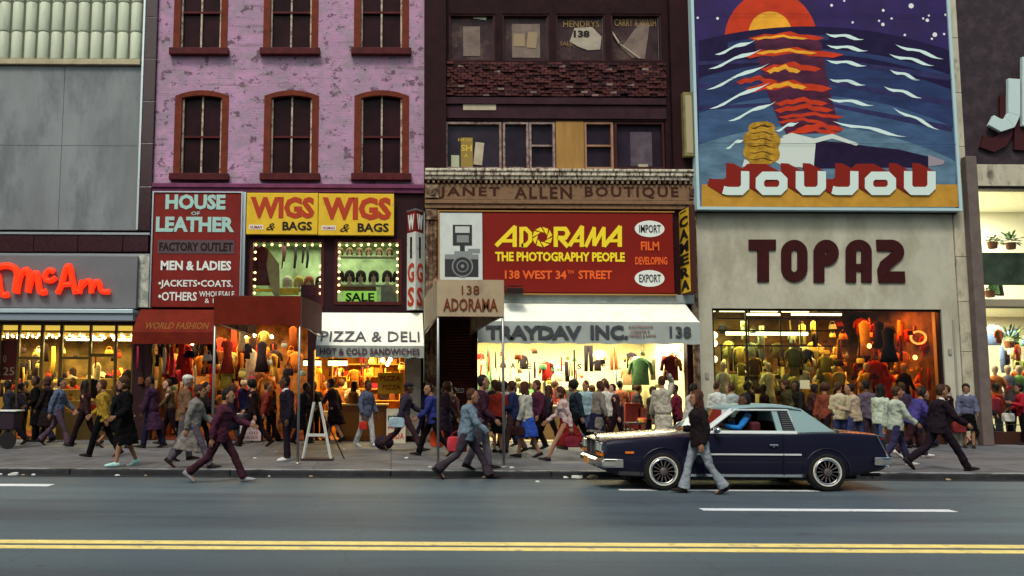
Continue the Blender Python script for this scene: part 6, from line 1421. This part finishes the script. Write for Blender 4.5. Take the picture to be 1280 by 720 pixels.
# ---- garments
def shirt_mesh(kind_):
    t = MB()
    def rg(z, a, b_): return [(a * math.cos(2 * math.pi * k / 10), b_ * math.sin(2 * math.pi * k / 10), z) for k in range(10)]
    if kind_ == 'shirt': t.loft([rg(-.68, .22, .06), rg(-.35, .20, .06), rg(-.1, .21, .06), rg(0, .06, .04)]); t.tube([(.12, 0, -.06), (.24, 0, -.16), (.29, 0, -.42)], [.05, .05, .045], 6); t.tube([(-.12, 0, -.06), (-.24, 0, -.16), (-.29, 0, -.42)], [.05, .05, .045], 6)
    elif kind_ == 'dress': t.loft([rg(-1.05, .26, .09), rg(-.5, .14, .07), rg(-.1, .17, .06), rg(0, .05, .04)])
    elif kind_ == 'trousers': t.tube([(-.08, 0, 0), (-.09, 0, -.5), (-.1, 0, -.98)], [.09, .075, .07], 8); t.tube([(.08, 0, 0), (.09, 0, -.5), (.1, 0, -.98)], [.09, .075, .07], 8)
    elif kind_ == 'handbag': t.loft([rg(-.3, .12, .05), rg(-.28, .16, .06), rg(-.12, .13, .05), rg(-.1, .08, .03)]); t.tube([(-.1, 0, -.12), (-.08, 0, -.02), (0, 0, .02), (.08, 0, -.02), (.1, 0, -.12)], .01, 5)
    elif kind_ == 'scarf': t.tube([(0, 0, 0), (.02, .01, -.4), (-.01, 0, -.8)], [(.05, .03), (.07, .03), (.06, .02)], 8)
    for k, v_ in enumerate(t.v): v_.y += .012 * math.sin(v_.x * 31 + v_.z * 17)
    return t
CATN = {'shirt': 'shirt', 'dress': 'dress', 'trousers': 'trousers', 'handbag': 'bag', 'scarf': 'scarf'}
protos = {}
def garment(kind_, col, cn, x, y, z, place, grp, sc2=1.):
    key = (kind_, cn)
    if key not in protos:
        o = shirt_mesh(kind_).build('hanging_' + kind_, cloth(col), None, local=True, smooth=True); protos[key] = o
    else: o = protos[key].copy(); C.objects.link(o)
    o.location = (x, y, z); o.rotation_euler = (0, 0, RS.uniform(-.9, .9)); o.scale = (sc2,) * 3
    tag(o, '%s %s hanging %s' % (cn, kind_, place), CATN[kind_], '%s %s, %s' % (cn, kind_, grp)); return o
WARM = [((.55, .03, .02), 'red'), ((.6, .2, .03), 'orange'), ((.55, .38, .06), 'yellow'), ((.02, .015, .02), 'black'), ((.6, .55, .42), 'cream'), ((.2, .07, .03), 'brown'), ((.3, .02, .06), 'crimson')]
RED = [((.55, .03, .02), 'red'), ((.5, .13, .02), 'orange'), ((.02, .015, .02), 'black'), ((.12, .02, .02), 'maroon'), ((.6, .3, .05), 'amber')]
OLI = [((.03, .025, .02), 'black'), ((.2, .18, .05), 'olive'), ((.5, .48, .3), 'cream'), ((.08, .09, .05), 'dark green'), ((.3, .28, .1), 'khaki')]
BRI = [((.5, .5, .4), 'cream'), ((.03, .03, .03), 'black'), ((.3, .04, .03), 'red'), ((.12, .25, .12), 'green'), ((.3, .2, .1), 'tan'), ((.1, .15, .3), 'blue')]
def hang(n, px0, px1, py0, py1, Y0, Y1, pal, kinds, place, grp, s0=.8, s1=1.1):
    for i in range(n):
        Y = RS.uniform(Y0, Y1); q = P(RS.uniform(px0, px1), RS.uniform(py0, py1), Y); c_, cn = RS.choice(pal)
        garment(RS.choice(kinds), c_, cn, q.x, Y, q.z, place, grp, RS.uniform(s0, s1))
def bulbs_at(parent, n, px0, px1, py0, py1, Y0, Y1, m, r_=.05):
    t = MB()
    for i in range(n): Y = RS.uniform(Y0, Y1); q = P(RS.uniform(px0, px1), RS.uniform(py0, py1), Y); t.ell((q.x, Y, q.z), (r_, r_, r_ * 1.2), 8, 6)
    o = t.build('lamp_bulb', m, parent); o['kind'] = 'stuff'; return o
# fashion shop (open front) - dense hanging merchandise
hang(46, 172, 380, 428, 470, WY - .05, WY + 2.2, WARM, ['shirt', 'dress', 'handbag', 'handbag', 'scarf'], 'in the open fashion shop under the red awnings', 'fashion shop')
hang(26, 170, 380, 470, 505, WY + .1, WY + 2.4, WARM, ['shirt', 'trousers', 'handbag'], 'in the open fashion shop under the red awnings', 'fashion shop')
hang(10, 168, 262, 432, 440, WY - .5, WY - .2, WARM, ['handbag', 'scarf'], 'from the edge of the red awning', 'awning edge', .8, 1.)
bulbs_at(pk, 16, 180, 376, 418, 440, WY + .4, WY + 2.5, emat('warm_bulb', (1, .74, .32), 14.0), .05)
hang(12, 386, 470, 450, 470, WY + 1.2, WY + 3, WARM[:3] + WARM[4:6], ['scarf', 'handbag', 'shirt'], 'at the back of the pizza shop', 'pizza shop', .6, .8)
bulbs_at(pk, 7, 440, 500, 449, 456, WY + .8, WY + 2.5, emat('warm_bulb', (1, .74, .32), 14.0), .05)
# shoe shop displays
def shoe_mesh():
    t = MB(); t.loft([[(x, y * hw2, z) for y, z in ((-1, 0), (1, 0), (.8, zt3), (-.8, zt3))] for x, hw2, zt3 in ((-.12, .03, .1), (-.05, .035, .11), (.03, .04, .06), (.12, .035, .04), (.15, .02, .025))]); return t
zdisp = 0
sp_ = {}
st1 = thing('shoe_display', 'stepped display stand crowded with shoes behind the shoe shop window', 'display stand', (vx(120, 500), WY + .8, SZ))
for k in range(4):
    MB().box(Xs1 - 2.35, Xs1 - .2, WY + .3 + k * .35, WY + .64 + k * .35, SZ + .1, SZ + .75 + k * .32).build('step', mat('step_red', (.3, .04, .03) if k % 2 else (.45, .35, .12), .7) if 0 else mat('step_ochre', (.4, .28, .08), .7), st1, bev=.01)
    for j in range(8):
        c_, cn = RS.choice([((.5, .04, .02), 'red'), ((.6, .55, .42), 'white'), ((.03, .02, .02), 'black'), ((.3, .14, .05), 'tan')])
        if cn not in sp_: o = shoe_mesh().build('display_shoe', cloth(c_), None, local=True); sp_[cn] = o
        else: o = sp_[cn].copy(); C.objects.link(o)
        o.location = (Xs1 - 2.2 + j * .27, WY + .47 + k * .35, SZ + .752 + k * .32); o.rotation_euler.z = RS.uniform(-1.6, 1.6); tag(o, cn + ' shoe on the stepped shoe shop display', 'shoe', cn + ' shoes on the display')
hang(16, 25, 160, 430, 470, WY + 2.2, WY + 3.8, WARM, ['handbag', 'scarf'], 'at the back wall of the shoe shop', 'shoe shop', .8, 1.2)
s = thing('banner', 'red paper banner low in the shoe shop window', 'banner', (vx(112, 510), WY + .2, hz(516, 112))); m_ = MB(); qbox(m_, 98, 505, 122, 516, WY + .18, WY + .2); m_.build('paper', mat('banner_red', (.6, .05, .02), .6), s)
# wig windows: shelves and heads
zs1 = hz(353, 450)
sh_ = MB(); sh_.box(W2[0] + .1, W2[1] - .1, WY + .5, WY + .85, hz(355, 450), hz(353.5, 450)); sh_.box(W2[0] + .1, W2[1] - .1, WY + .8, WY + 1.1, hz(317, 450), hz(315.8, 450)); sh_.build('shelf', mat('shelf_grey', (.3, .3, .26), .5), pk)
sh_ = MB(); sh_.box(W1[0] + .9, W1[1] - .05, WY + .5, WY + .9, hz(361, 360), hz(359.5, 360)); sh_.build('shelf', mat('shelf_grey', (.3, .3, .26)), pk)
def wig(x, y, z, col, cn, place, sc2=1., face_=(.5, .42, .32)):
    r_ = thing('wig_stand', cn + ' wig on a head ' + place, 'wig', (x, y, z), 0, cn + ' wigs ' + place)
    t = MB(); t.lathe((0, 0, 0), [(.09, 0), (.09, .02), (.045, .04), (.045, .1), (.06, .13), (.08, .2), (.085, .27), (.06, .34), (.02, .36)], 12); t.v = [v * sc2 for v in t.v]; t.build('mannequin_head', mat('head_cream', face_, .6), r_, local=True, smooth=True)
    t = MB(); t.ell((0, .03, .26), (.13, .12, .13), 10, 7); t.ell((-.09, .03, .17), (.05, .07, .1), 8, 6); t.ell((.09, .03, .17), (.05, .07, .1), 8, 6); t.v = [v * sc2 for v in t.v]; t.build('wig_hair', mat('wig_' + cn.replace(' ', '_'), col, .7, var=.4, vscale=20), r_, local=True, smooth=True)
for k, px in enumerate((424, 437, 451, 467, 484, 497)): q = P(px, 354, WY + .65); wig(q.x, WY + .65, hz(353.5, 450) + .0, (.03, .015, .015), 'dark', 'on the lower shelf of the right wig window', 1.15)
for k, px in enumerate((425, 437, 449, 461, 474, 487)): q = P(px, 316, WY + .95); wig(q.x, WY + .95, hz(315.8, 450), (.12, .06, .03), 'brown', 'on the upper shelf of the right wig window', .75)
for px, cc, cn in ((359, (.55, .5, .4), 'pale blond'), (373, (.5, .38, .06), 'yellow'), (386, (.35, .1, .03), 'ginger'), (400, (.03, .015, .015), 'black')): q = P(px, 360, WY + .7); wig(q.x, WY + .7, hz(359.5, 360), cc, cn, 'in the left wig window', 1.1)
hang(7, 345, 400, 303, 308, WY + 1.3, WY + 1.9, [((.03, .015, .015), 'black'), ((.08, .03, .03), 'dark brown')], ['scarf'], 'as a long hairpiece in the left wig window', 'hairpieces', .7, .9)
hang(3, 312, 330, 305, 312, WY + .5, WY + .9, [((.12, .03, .05), 'plum')], ['dress'], 'at the left end of the left wig window', 'wig window', .9, 1.1)
s = thing('leaning_board', 'pale slanting wooden board inside the left wig window', 'board', (vx(340, 345), WY + .6, hz(383, 340))); q = [P(a, b_, WY + .6) for a, b_ in ((331, 306), (349, 330), (350, 381), (332, 352))]
MB().prism([(v_.x, v_.z) for v_ in q], WY + .6, WY + .63).build('board', mat('old_board', (.4, .34, .2), .7, var=.3, vscale=4), s)
for nm_, a, b_, c_, d_, cc in (('yellow', 318, 361, 340, 364, (.7, .45, .03)), ('golden', 349, 360, 373, 368, (.65, .4, .03)), ('plum', 376, 356, 402, 383, (.1, .03, .05)), ('brown', 420, 358, 470, 363, (.12, .05, .03)), ('grey', 476, 357, 496, 378, (.2, .22, .18))):
    m_ = MB(); qbox(m_, a, b_, c_, d_, WY + .35, WY + .5); tag(m_.build('display_box', cloth(cc), None, bev=.01), nm_ + ' box low in the wig windows', 'box')
shelf_unit_later = 1
# ---- bright open shop: shelving, radios, clothes, posters
def shelf_unit(label, x0, x1, z0, z1, y0, y1, n, m, fill, grp, pals):
    r_ = thing('shelf_unit', label, 'shelf', ((x0 + x1) / 2, y0, z0)); t = MB()
    for x in (x0, x1 - .03): t.box(x, x + .03, y0, y1, z0, z1)
    t.build('upright', m, r_)
    for k in range(n + 1): z = z0 + (z1 - z0) * k / n; MB().box(x0 + .031, x1 - .031, y0, y1, z - .02 if k else z, z + .01 if k else z + .03).build('shelf_board', m, r_)
    for k in range(n):
        z = z0 + (z1 - z0) * k / n + (.011 if k else .031); x = x0 + .06
        while x < x1 - .25:
            w2 = RS.uniform(.1, .3); hh = RS.uniform(.3, .8) * (z1 - z0) / n; c_, cn = RS.choice(pals)
            if RS.random() < fill:
                o = MB().box(0, w2, 0, (y1 - y0) * .6, 0, hh).build('carton', cloth(c_), None, local=True, bev=.012); o.location = (x, y0 + .03, z); tag(o, '%s carton on %s' % (cn, grp), 'box', cn + ' cartons on ' + grp)
            x += w2 + RS.uniform(.01, .08)
    return r_
shelf_unit('bright shelf of cups and boxes at the back of the pizza shop', Pz[0] + .3, Pz[1] - .1, SZ + 1.05, SZ + 2.6, WY + 3.3, WY + 3.8, 4, mat('shelf_orange', (.6, .35, .08), .6), .85, 'the back shelf of the pizza shop', WARM)
shw = mat('shelf_white', (.6, .58, .42), .5)
shelf_unit('tall cream shelving at the back of the bright open shop', Tr[0] + .1, Tr[0] + 2.6, SZ + .05, SZ + 1.7, WY + 4.0, WY + 4.5, 4, shw, .75, 'the cream shelving of the bright shop', BRI)
shelf_unit('second cream shelving at the back of the bright shop behind the white shirt', Tr[0] + 2.9, Tr[1] - .2, SZ + .05, SZ + 1.5, WY + 4.0, WY + 4.5, 3, shw, .75, 'the second shelving of the bright shop', BRI)
c = thing('sales_counter', 'long glass sales counter inside the bright open shop', 'counter', (Tr[0] + 2.5, WY + 1.4, SZ)); MB().box(Tr[0] + 1.2, Tr[1] - 1.6, WY + 1.2, WY + 1.8, SZ, SZ + .95).build('counter_body', mat('counter_wood', (.3, .2, .1), .5, var=.2), c, bev=.01)
MB().box(Tr[0] + 1.15, Tr[1] - 1.55, WY + 1.15, WY + 1.85, SZ + .955, SZ + 1.0).build('counter_top', mat('counter_pale', (.6, .56, .42), .4), c)
goods(12, Tr[0] + 1.3, Tr[1] - 1.7, WY + 1.25, WY + 1.75, SZ + 1.0, COLS, 'small %s box on the counter of the bright shop', 'bright shop counter')
hang(15, 600, 690, 434, 470, WY + .8, WY + 3.2, BRI, ['scarf', 'handbag', 'shirt'], 'at the left side of the bright open shop', 'bright shop left', .6, .9)
hang(12, 690, 800, 436, 475, WY + 1.2, WY + 3.6, BRI, ['scarf', 'handbag', 'shirt'], 'in the middle of the bright open shop', 'bright shop middle', .5, .8)
hang(6, 832, 855, 434, 458, WY + .2, WY + 1.4, [((.3, .12, .04), 'rust'), ((.2, .03, .03), 'maroon')], ['shirt', 'handbag'], 'at the right post of the bright open shop', 'bright shop right', .9, 1.1)
garment('shirt', (.15, .32, .2), 'green', P(800, 447, WY + .5).x, WY + .5, P(800, 447, WY + .5).z, 'alone above the luggage', 'above the luggage', 1.15)
for k, (px, py_, t_) in enumerate(((641, 457, 'A'), (661, 458, 'E'), (690, 458, 'R'), (724, 458, 'S'))):
    q = P(px, py_, WY + 1); s = tag(MB().ftext(t_, q.x - .07, q.x + .07, q.z - .08, q.z + .08, WY + 1.0, depth=.02, bold=.03).build('wall_letter', blk, None), 'black cut-out letter %s hung inside the bright shop' % t_, 'letter')
r_ = thing('display_rail', 'black metal display rail inside the bright shop', 'rack', (vx(700, 455), WY + 1.6, SZ)); t = MB(); q = P(681, 456, WY + 1.6); q2_ = P(718, 456, WY + 1.6); t.tube([(q.x, WY + 1.6, SZ), (q.x, WY + 1.6, q.z), (q2_.x, WY + 1.6, q.z), (q2_.x, WY + 1.6, SZ)], .03, 6); t.tube([(q2_.x, WY + 1.6, q.z + .45), (q2_.x, WY + 1.6, q.z)], .03, 6); t.build('rail', blk, r_)
# luggage in front, right half of the open shop
for k, (px, w2, hh, c_, cn) in enumerate(((792, .45, .75, (.14, .02, .015), 'dark red'), (806, .4, .62, (.2, .05, .03), 'brown-red'), (780, .35, .4, (.25, .2, .14), 'tan'), (815, .35, .34, (.1, .12, .13), 'slate'))):
    r_ = thing('suitcase', cn + ' suitcase standing at the front of the bright shop', 'suitcase', (vx(px, 520), WY - .3 + .0, SZ + (.35 if k < 2 else .0))); 
    if k < 2: r_.location.y = WY + .1
    t = MB().box(-w2 / 2, w2 / 2, -.1, .1, 0, hh).build('case', cloth(c_), r_, local=True, bev=.03); t = MB(); t.tube([(-.08, 0, hh), (-.07, 0, hh + .05), (.07, 0, hh + .05), (.08, 0, hh)], .012, 6); t.build('handle', blk, r_, local=True)
tb_ = thing('goods_table', 'long table of cartons on the pavement behind the coupe bonnet', 'table', (vx(805, 540), WY - .75, SZ)); qa, qb = P(782, 520, WY - .75).x, P(835, 520, WY - .75).x
MB().box(qa, qb, WY - 1.05, WY - .5, SZ + .55, SZ + .6).build('table_top', mat('dark_board', (.05, .03, .03)), tb_)
for x in (qa + .03, qb - .07):
    for y in (WY - 1.03, WY - .56): MB().box(x, x + .04, y, y + .04, SZ, SZ + .55).build('leg', mat('dark_board', (.05, .03, .03)), tb_)
goods(8, qa + .1, qb - .1, WY - .95, WY - .6, SZ + .6, COLS, 'small %s box on the pavement table behind the coupe', 'pavement table goods')
# ---- topaz windows: mannequins, rails
def mannequin(label, x, y, z, col, bc, rz, grp=None, h=1.7):
    r_ = thing('mannequin', label, 'mannequin', (x, y, z), rz, grp); t = MB()
    def rg(zz, a, b_): return [(a * math.cos(2 * math.pi * k / 12), b_ * math.sin(2 * math.pi * k / 12), zz) for k in range(12)]
    t.loft([rg(.0, .16, .16), rg(.02, .16, .16), rg(.03, .02, .02), rg(.75, .02, .02)]); t.build('stand', steel_dark, r_, local=True)
    t = MB(); t.loft([rg(.45, .24, .2), rg(.8, .17, .13), rg(1.0, .13, .1), rg(1.25, .18, .12), rg(1.38, .17, .1), rg(1.44, .06, .06)]); t.tube([(.15, 0, 1.37), (.27, .02, 1.15), (.25, -.12, .92)], [.06, .05, .04], 8); t.tube([(-.15, 0, 1.37), (-.28, .02, 1.15), (-.24, -.1, .92)], [.06, .05, .04], 8); t.build('dress', cloth(col), r_, local=True, smooth=True)
    t = MB(); t.lathe((0, 0, 1.42), [(.045, 0), (.045, .07), (.06, .1), (.085, .17), (.085, .24), (.05, .3), (.01, .31)], 12); t.build('head', mat('head_' + str(int(bc[0] * 100)), bc, .5), r_, local=True, smooth=True)
xs_ = [(905, 'white', (.5, .5, .4)), (962, 'cream', (.5, .48, .3)), (990, 'dark olive', (.05, .05, .03)), (1035, 'golden', (.5, .33, .05))]
for k, (px, cn, c_) in enumerate(xs_): q = P(px, 500, WY + .7 + .5 * (k % 3)); mannequin('mannequin in %s clothes in the yellow-green window' % cn, q.x, WY + .7 + .5 * (k % 3), SZ + .55, c_, (.45, .35, .25), RS.uniform(-.6, .6))
for k, (px, cn, c_) in enumerate(((1085, 'amber', (.6, .3, .05)), (1108, 'scarlet', (.5, .03, .02)), (1132, 'black', (.02, .01, .01)), (1158, 'orange', (.55, .13, .02)))): q = P(px, 500, WY + .8 + .4 * (k % 2)); mannequin('mannequin in %s clothes in the orange window' % cn, q.x, WY + .8 + .4 * (k % 2), SZ + .55, c_, (.5, .3, .15), RS.uniform(-.6, .6))
hang(34, 893, 1060, 398, 436, WY + .3, WY + 3.4, [((.02, .015, .01), 'black'), ((.6, .5, .15), 'straw'), ((.25, .22, .06), 'moss'), ((.5, .52, .35), 'pale grey')], ['handbag', 'scarf', 'shirt', 'trousers'], 'high in the yellow-green window', 'green window top', .4, .9)
hang(34, 1045, 1174, 396, 430, WY + .3, WY + 3.4, [((.02, .01, .01), 'black'), ((.6, .2, .03), 'tangerine'), ((.3, .03, .01), 'dark red'), ((.15, .04, .01), 'chestnut')], ['handbag', 'scarf', 'shirt', 'dress'], 'high in the orange window', 'orange window top', .5, 1.)
hang(50, 172, 384, 405, 440, WY - .05, WY + 2.6, [((.02, .01, .01), 'black'), ((.75, .6, .3), 'straw'), ((.4, .04, .02), 'deep red'), ((.25, .1, .03), 'chestnut'), ((.05, .03, .03), 'soot brown')], ['handbag', 'scarf', 'shirt', 'dress'], 'high under the ceiling of the fashion shop', 'fashion shop top', .5, 1.)
hang(16, 386, 504, 440, 462, WY + .6, WY + 2.8, [((.02, .01, .01), 'black'), ((.8, .6, .2), 'straw'), ((.5, .1, .02), 'rust red')], ['handbag', 'scarf'], 'under the ceiling of the pizza shop', 'pizza shop top', .4, .8)
hang(26, 600, 855, 430, 470, WY + .5, WY + 3.4, [((.02, .02, .02), 'black'), ((.3, .3, .2), 'dull grey'), ((.45, .12, .05), 'terracotta'), ((.1, .2, .1), 'bottle green')], ['handbag', 'scarf', 'trousers', 'handbag'], 'across the bright open shop', 'bright shop goods', .4, .8)
hang(26, 4, 162, 430, 480, WY + .3, WY + 3, [((.02, .01, .01), 'black'), ((.5, .35, .1), 'straw'), ((.3, .03, .02), 'deep red'), ((.05, .03, .02), 'soot brown')], ['handbag', 'shirt', 'dress'], 'inside the shoe shop', 'shoe shop goods', .5, 1.)
GLI = [((.75, .5, .1), 'gold'), ((.7, .65, .4), 'pale yellow'), ((.02, .015, .01), 'black'), ((.3, .15, .03), 'bronze'), ((.12, .08, .02), 'dark brown')]  # gold and pale tones of these small goods stand for glints
hang(60, 896, 1060, 425, 500, WY + .3, WY + 3, GLI, ['handbag', 'handbag', 'scarf', 'shirt'], 'crowding the yellow-green window', 'green window small goods', .35, .75)
hang(50, 1066, 1174, 405, 505, WY + .3, WY + 3, [((.8, .3, .03), 'bright orange'), ((.7, .45, .08), 'amber gold'), ((.02, .01, .01), 'black'), ((.35, .03, .01), 'blood red'), ((.12, .03, .01), 'dark rust')], ['handbag', 'handbag', 'scarf', 'shirt'], 'crowding the orange window', 'orange window small goods', .35, .8)
hang(22, 600, 850, 436, 480, WY + .6, WY + 3.4, [((.02, .02, .02), 'black'), ((.1, .1, .05), 'olive black'), ((.5, .42, .1), 'mustard')], ['handbag', 'handbag', 'scarf'], 'high in the bright open shop', 'bright shop small goods', .4, .7)
hang(40, 172, 380, 424, 500, WY - .1, WY + 1.4, [((.8, .5, .1), 'gold'), ((.7, .62, .4), 'pale'), ((.02, .01, .01), 'black'), ((.5, .03, .02), 'bright red'), ((.2, .35, .3), 'sea green')], ['handbag', 'handbag', 'scarf'], 'dangling at the front of the fashion shop', 'fashion shop small goods', .4, .8)
hang(24, 4, 162, 432, 500, WY + .4, WY + 2, [((.7, .45, .08), 'gold'), ((.6, .55, .4), 'pale'), ((.02, .01, .01), 'black'), ((.5, .04, .02), 'bright red')], ['handbag', 'scarf'], 'hanging behind the shoe shop glass', 'shoe shop small goods', .4, .7)
hang(16, 1234, 1282, 400, 500, WY + .4, WY + 2.4, [((.5, .12, .03), 'burnt orange'), ((.3, .35, .1), 'lime'), ((.03, .03, .04), 'black'), ((.5, .05, .08), 'pinkish red')], ['handbag', 'handbag', 'shirt'], 'crowding the lower window of the stone building', 'right window small goods', .4, .8)
hang(34, 896, 1058, 440, 490, WY + 1.2, WY + 4, OLI, ['shirt', 'dress', 'handbag', 'trousers', 'scarf'], 'in the yellow-green shop window', 'green window', .7, 1.1)
hang(14, 1010, 1060, 425, 480, WY + .4, WY + 2, OLI[:3] + [((.5, .33, .05), 'golden')], ['shirt', 'handbag', 'scarf'], 'where the window turns from green to orange', 'window middle', .6, .9)
hang(30, 1070, 1174, 415, 490, WY + .4, WY + 3.6, RED, ['shirt', 'dress', 'handbag', 'handbag', 'scarf'], 'in the orange shop window', 'orange window', .7, 1.1)
shelf_unit('dark shelving at the back of the yellow-green shop', a_x := Tz[0] + .3, Tz[0] + 3.4, SZ + .05, SZ + 2.0, WY + 3.8, WY + 4.3, 4, steel_dark, .8, 'the dark shelving of the yellow-green shop', OLI)
m_ = MB(); 
for y in (398, 413, 432):
    qa, qb = P(895, y, WY + .6), P(1058, y, WY + .6); m_.box(qa.x, qb.x, WY + .58, WY + .62, qa.z - .02, qa.z + .02)
for px in (935, 975, 1000, 1020): q = P(px, 398, WY + .6); q2_ = P(px, 432, WY + .6); m_.box(q.x - .015, q.x + .015, WY + .585, WY + .615, q2_.z, q.z)
m_.build('display_grid', steel_dark, tb)
for a0, b0, y in ((933, 975, 393), (990, 1052, 393)): m_ = MB(); qbox(m_, a0, y - 1.3, b0, y + 1.3, WY + .75, WY + .8); m_.build('strip_light', emat('strip_amber', (1, .8, .3), 5), tb)
m_ = MB(); qbox(m_, 908, 415, 1010, 419, WY + 1.0, WY + 1.06); m_.build('strip_light', emat('strip_lime', (.9, 1, .5), 3.5), tb)
bulbs_at(tb, 7, 1072, 1170, 400, 450, WY + .5, WY + 2.5, emat('orange_bulb', (1, .4, .08), 6), .06)
m_ = MB(); 
s = thing('round_lamp', 'glowing orange ring lamp in the upper orange window', 'lamp', (vx(1148, 422), WY + .8, hz(422, 1148))); q = P(1148, 422, WY + .8)
m_.tube([(q.x + .22 * math.cos(t), WY + .8, q.z + .18 * math.sin(t)) for t in [2 * math.pi * k / 20 for k in range(21)]], .03, 6); m_.build('ring', emat('ring_orange', (1, .35, .06), 1.2), s)
for k, yy in enumerate((419, 429, 449)): q = P(893, yy, WY + .4); s = MB().ell((q.x, WY + .4, q.z), (.09, .09, .1), 12, 8).build('globe_lamp', emat('globe_cream', (1, .9, .55), 2.5), None, smooth=True); tag(s, ('uppermost', 'middle', 'lowest')[k] + ' round white lamp at the left end of the yellow-green window', 'lamp')
s = thing('paper_notice', 'small cream paper notice on the yellow-green window glass', 'notice', (vx(1006, 480), WY + .04, hz(480, 1006))); m_ = MB(); qbox(m_, 1000, 475, 1012, 486, WY + .03, WY + .045); m_.build('paper', mat('notice_cream', (.6, .55, .35), .7), s)
# ---- far right shop
hang(10, 1232, 1282, 405, 440, WY + 1.2, WY + 3, BRI, ['handbag', 'scarf', 'shirt'], 'in the lower window of the stone building', 'right window', .7, 1)
for k, (px, cn, c_) in enumerate(((1246, 'rust', (.4, .14, .04)), (1262, 'grey-blue', (.14, .15, .2)), (1276, 'green', (.15, .28, .08)))): q = P(px, 500, WY + .9); mannequin('mannequin in %s clothes in the lower window of the stone building' % cn, q.x, WY + .9, SZ + .5, c_, (.4, .3, .22), RS.uniform(-.5, .5))
def plant(px, py_, Y, label, hgt=.5, n=70, col=(.07, .13, .04)):
    q = P(px, py_, Y); r_ = thing('potted_plant', label, 'plant', (q.x, Y, q.z)); t = MB().lathe((0, 0, 0), [(.08, 0), (.12, .02), (.14, .2), (.12, .21)], 12); t.build('pot', mat('clay_pot', (.25, .1, .05), .7), r_, local=True)
    t = MB()
    for i in range(n):
        a = RS.uniform(0, 6.28); e_ = RS.uniform(-.1, 1.3); L = hgt * RS.uniform(.5, 1); d = Vector((math.cos(a) * math.cos(e_), math.sin(a) * math.cos(e_), math.sin(e_))); b0 = Vector((0, 0, .22)) + d * L * RS.uniform(.1, .5); s_ = d.cross(Vector((0, 0, 1))).normalized() * .035; tip = b0 + d * L * .5 + Vector((0, 0, -.06)); m0 = (b0 + tip) / 2 + Vector((0, 0, .02))
        t.add([b0, m0 + s_, tip, m0 - s_], [(0, 1, 2, 3)])
    t.build('leaves', mat('leaf_green', col, .6, var=.4, vscale=12), r_, local=True)
plant(1241, 311, WY + .8, 'small potted plant on the upper display ledge, left of its taller twin', .35, 50); plant(1264, 312, WY + .8, 'dark leafy potted plant on the upper display ledge nearest the right edge', .6, 70)
plant(1262, 435, WY + 1.2, 'broad leafed plant high in the lower right window', .7, 80, (.1, .22, .04)); plant(1238, 372, WY + .8, 'trailing plant behind the upper floor edge', .3, 40)
hang(6, 1230, 1282, 320, 330, WY + 1.1, WY + 2, BRI, ['shirt', 'dress'], 'behind the upper display panel of the stone building', 'upper display', .8, 1)
# ---- litter
lp = mat('litter_paper', (.6, .62, .58), .8); ly = mat('litter_tan', (.4, .28, .16), .8)
for i, (px, py_) in enumerate([(8, 592), (30, 591), (36, 592.5), (51, 592), (158, 591), (190, 592), (340, 593), (345, 565), (392, 592), (508, 573), (537, 584), (624, 580), (700, 594), (712, 593), (730, 593), (430, 562), (318, 573), (600, 590), (672, 603), (660, 571), (1150, 594), (640, 585), (260, 574)]):
    q = G(px, py_, 0 if py_ > 588.5 else SZ); z = .006 if py_ > 588.5 else SZ + .002
    if q.y > CURB - .05 and py_ > 588.5: q.y = CURB - .12
    a = RS.uniform(.03, .06) * (1.8 if px in (700, 712, 730, 30) else 1); t = MB(); n_ = 9
    base = [(a * RS.uniform(.6, 1.2) * math.cos(2 * math.pi * k / n_), a * RS.uniform(.5, .9) * math.sin(2 * math.pi * k / n_)) for k in range(n_)]
    t.loft([[(x, y, 0) for x, y in base], [(x * .9, y * .9, a * RS.uniform(.15, .5)) for x, y in base], [(x * .3, y * .3, a * RS.uniform(.3, .6)) for x, y in base]])
    o = t.build('litter', (lp, lp, ly)[i % 3], None, local=True); o.location = (q.x, q.y, z); tag(o, ('crumpled pale paper scrap', 'crumpled pale paper scrap', 'tan paper scrap')[i % 3] + ' lying on the road edge or pavement', 'litter', ('pale', 'pale', 'tan')[i % 3] + ' paper scraps')
# the far right shop continues beyond the picture's edge
hang(26, 1290, 1480, 400, 500, WY + .5, WY + 3, BRI, ['handbag', 'shirt', 'dress'], 'in the lower window of the stone building', 'right window', .7, 1)
hang(12, 1286, 1480, 318, 332, WY + 1.1, WY + 2, BRI, ['shirt', 'dress'], 'behind the upper display panel of the stone building', 'upper display', .8, 1)
for px, cn, c_ in ((1310, 'plum', (.15, .03, .08)), (1345, 'sand', (.45, .36, .22)), (1390, 'navy', (.02, .03, .1))): q = P(px, 500, WY + .9); mannequin('mannequin in %s clothes in the lower window of the stone building' % cn, q.x, WY + .9, SZ + .5, c_, (.4, .3, .22), .3)
for k in range(1, 4):
    X = Wl[0] + (Wl[1] - Wl[0]) * k / 4; B(X - .03, X + .03, WY + .14, WY + .26, Wl[2] + .35, Wl[3]).build('mullion', steel_dark, rb_)
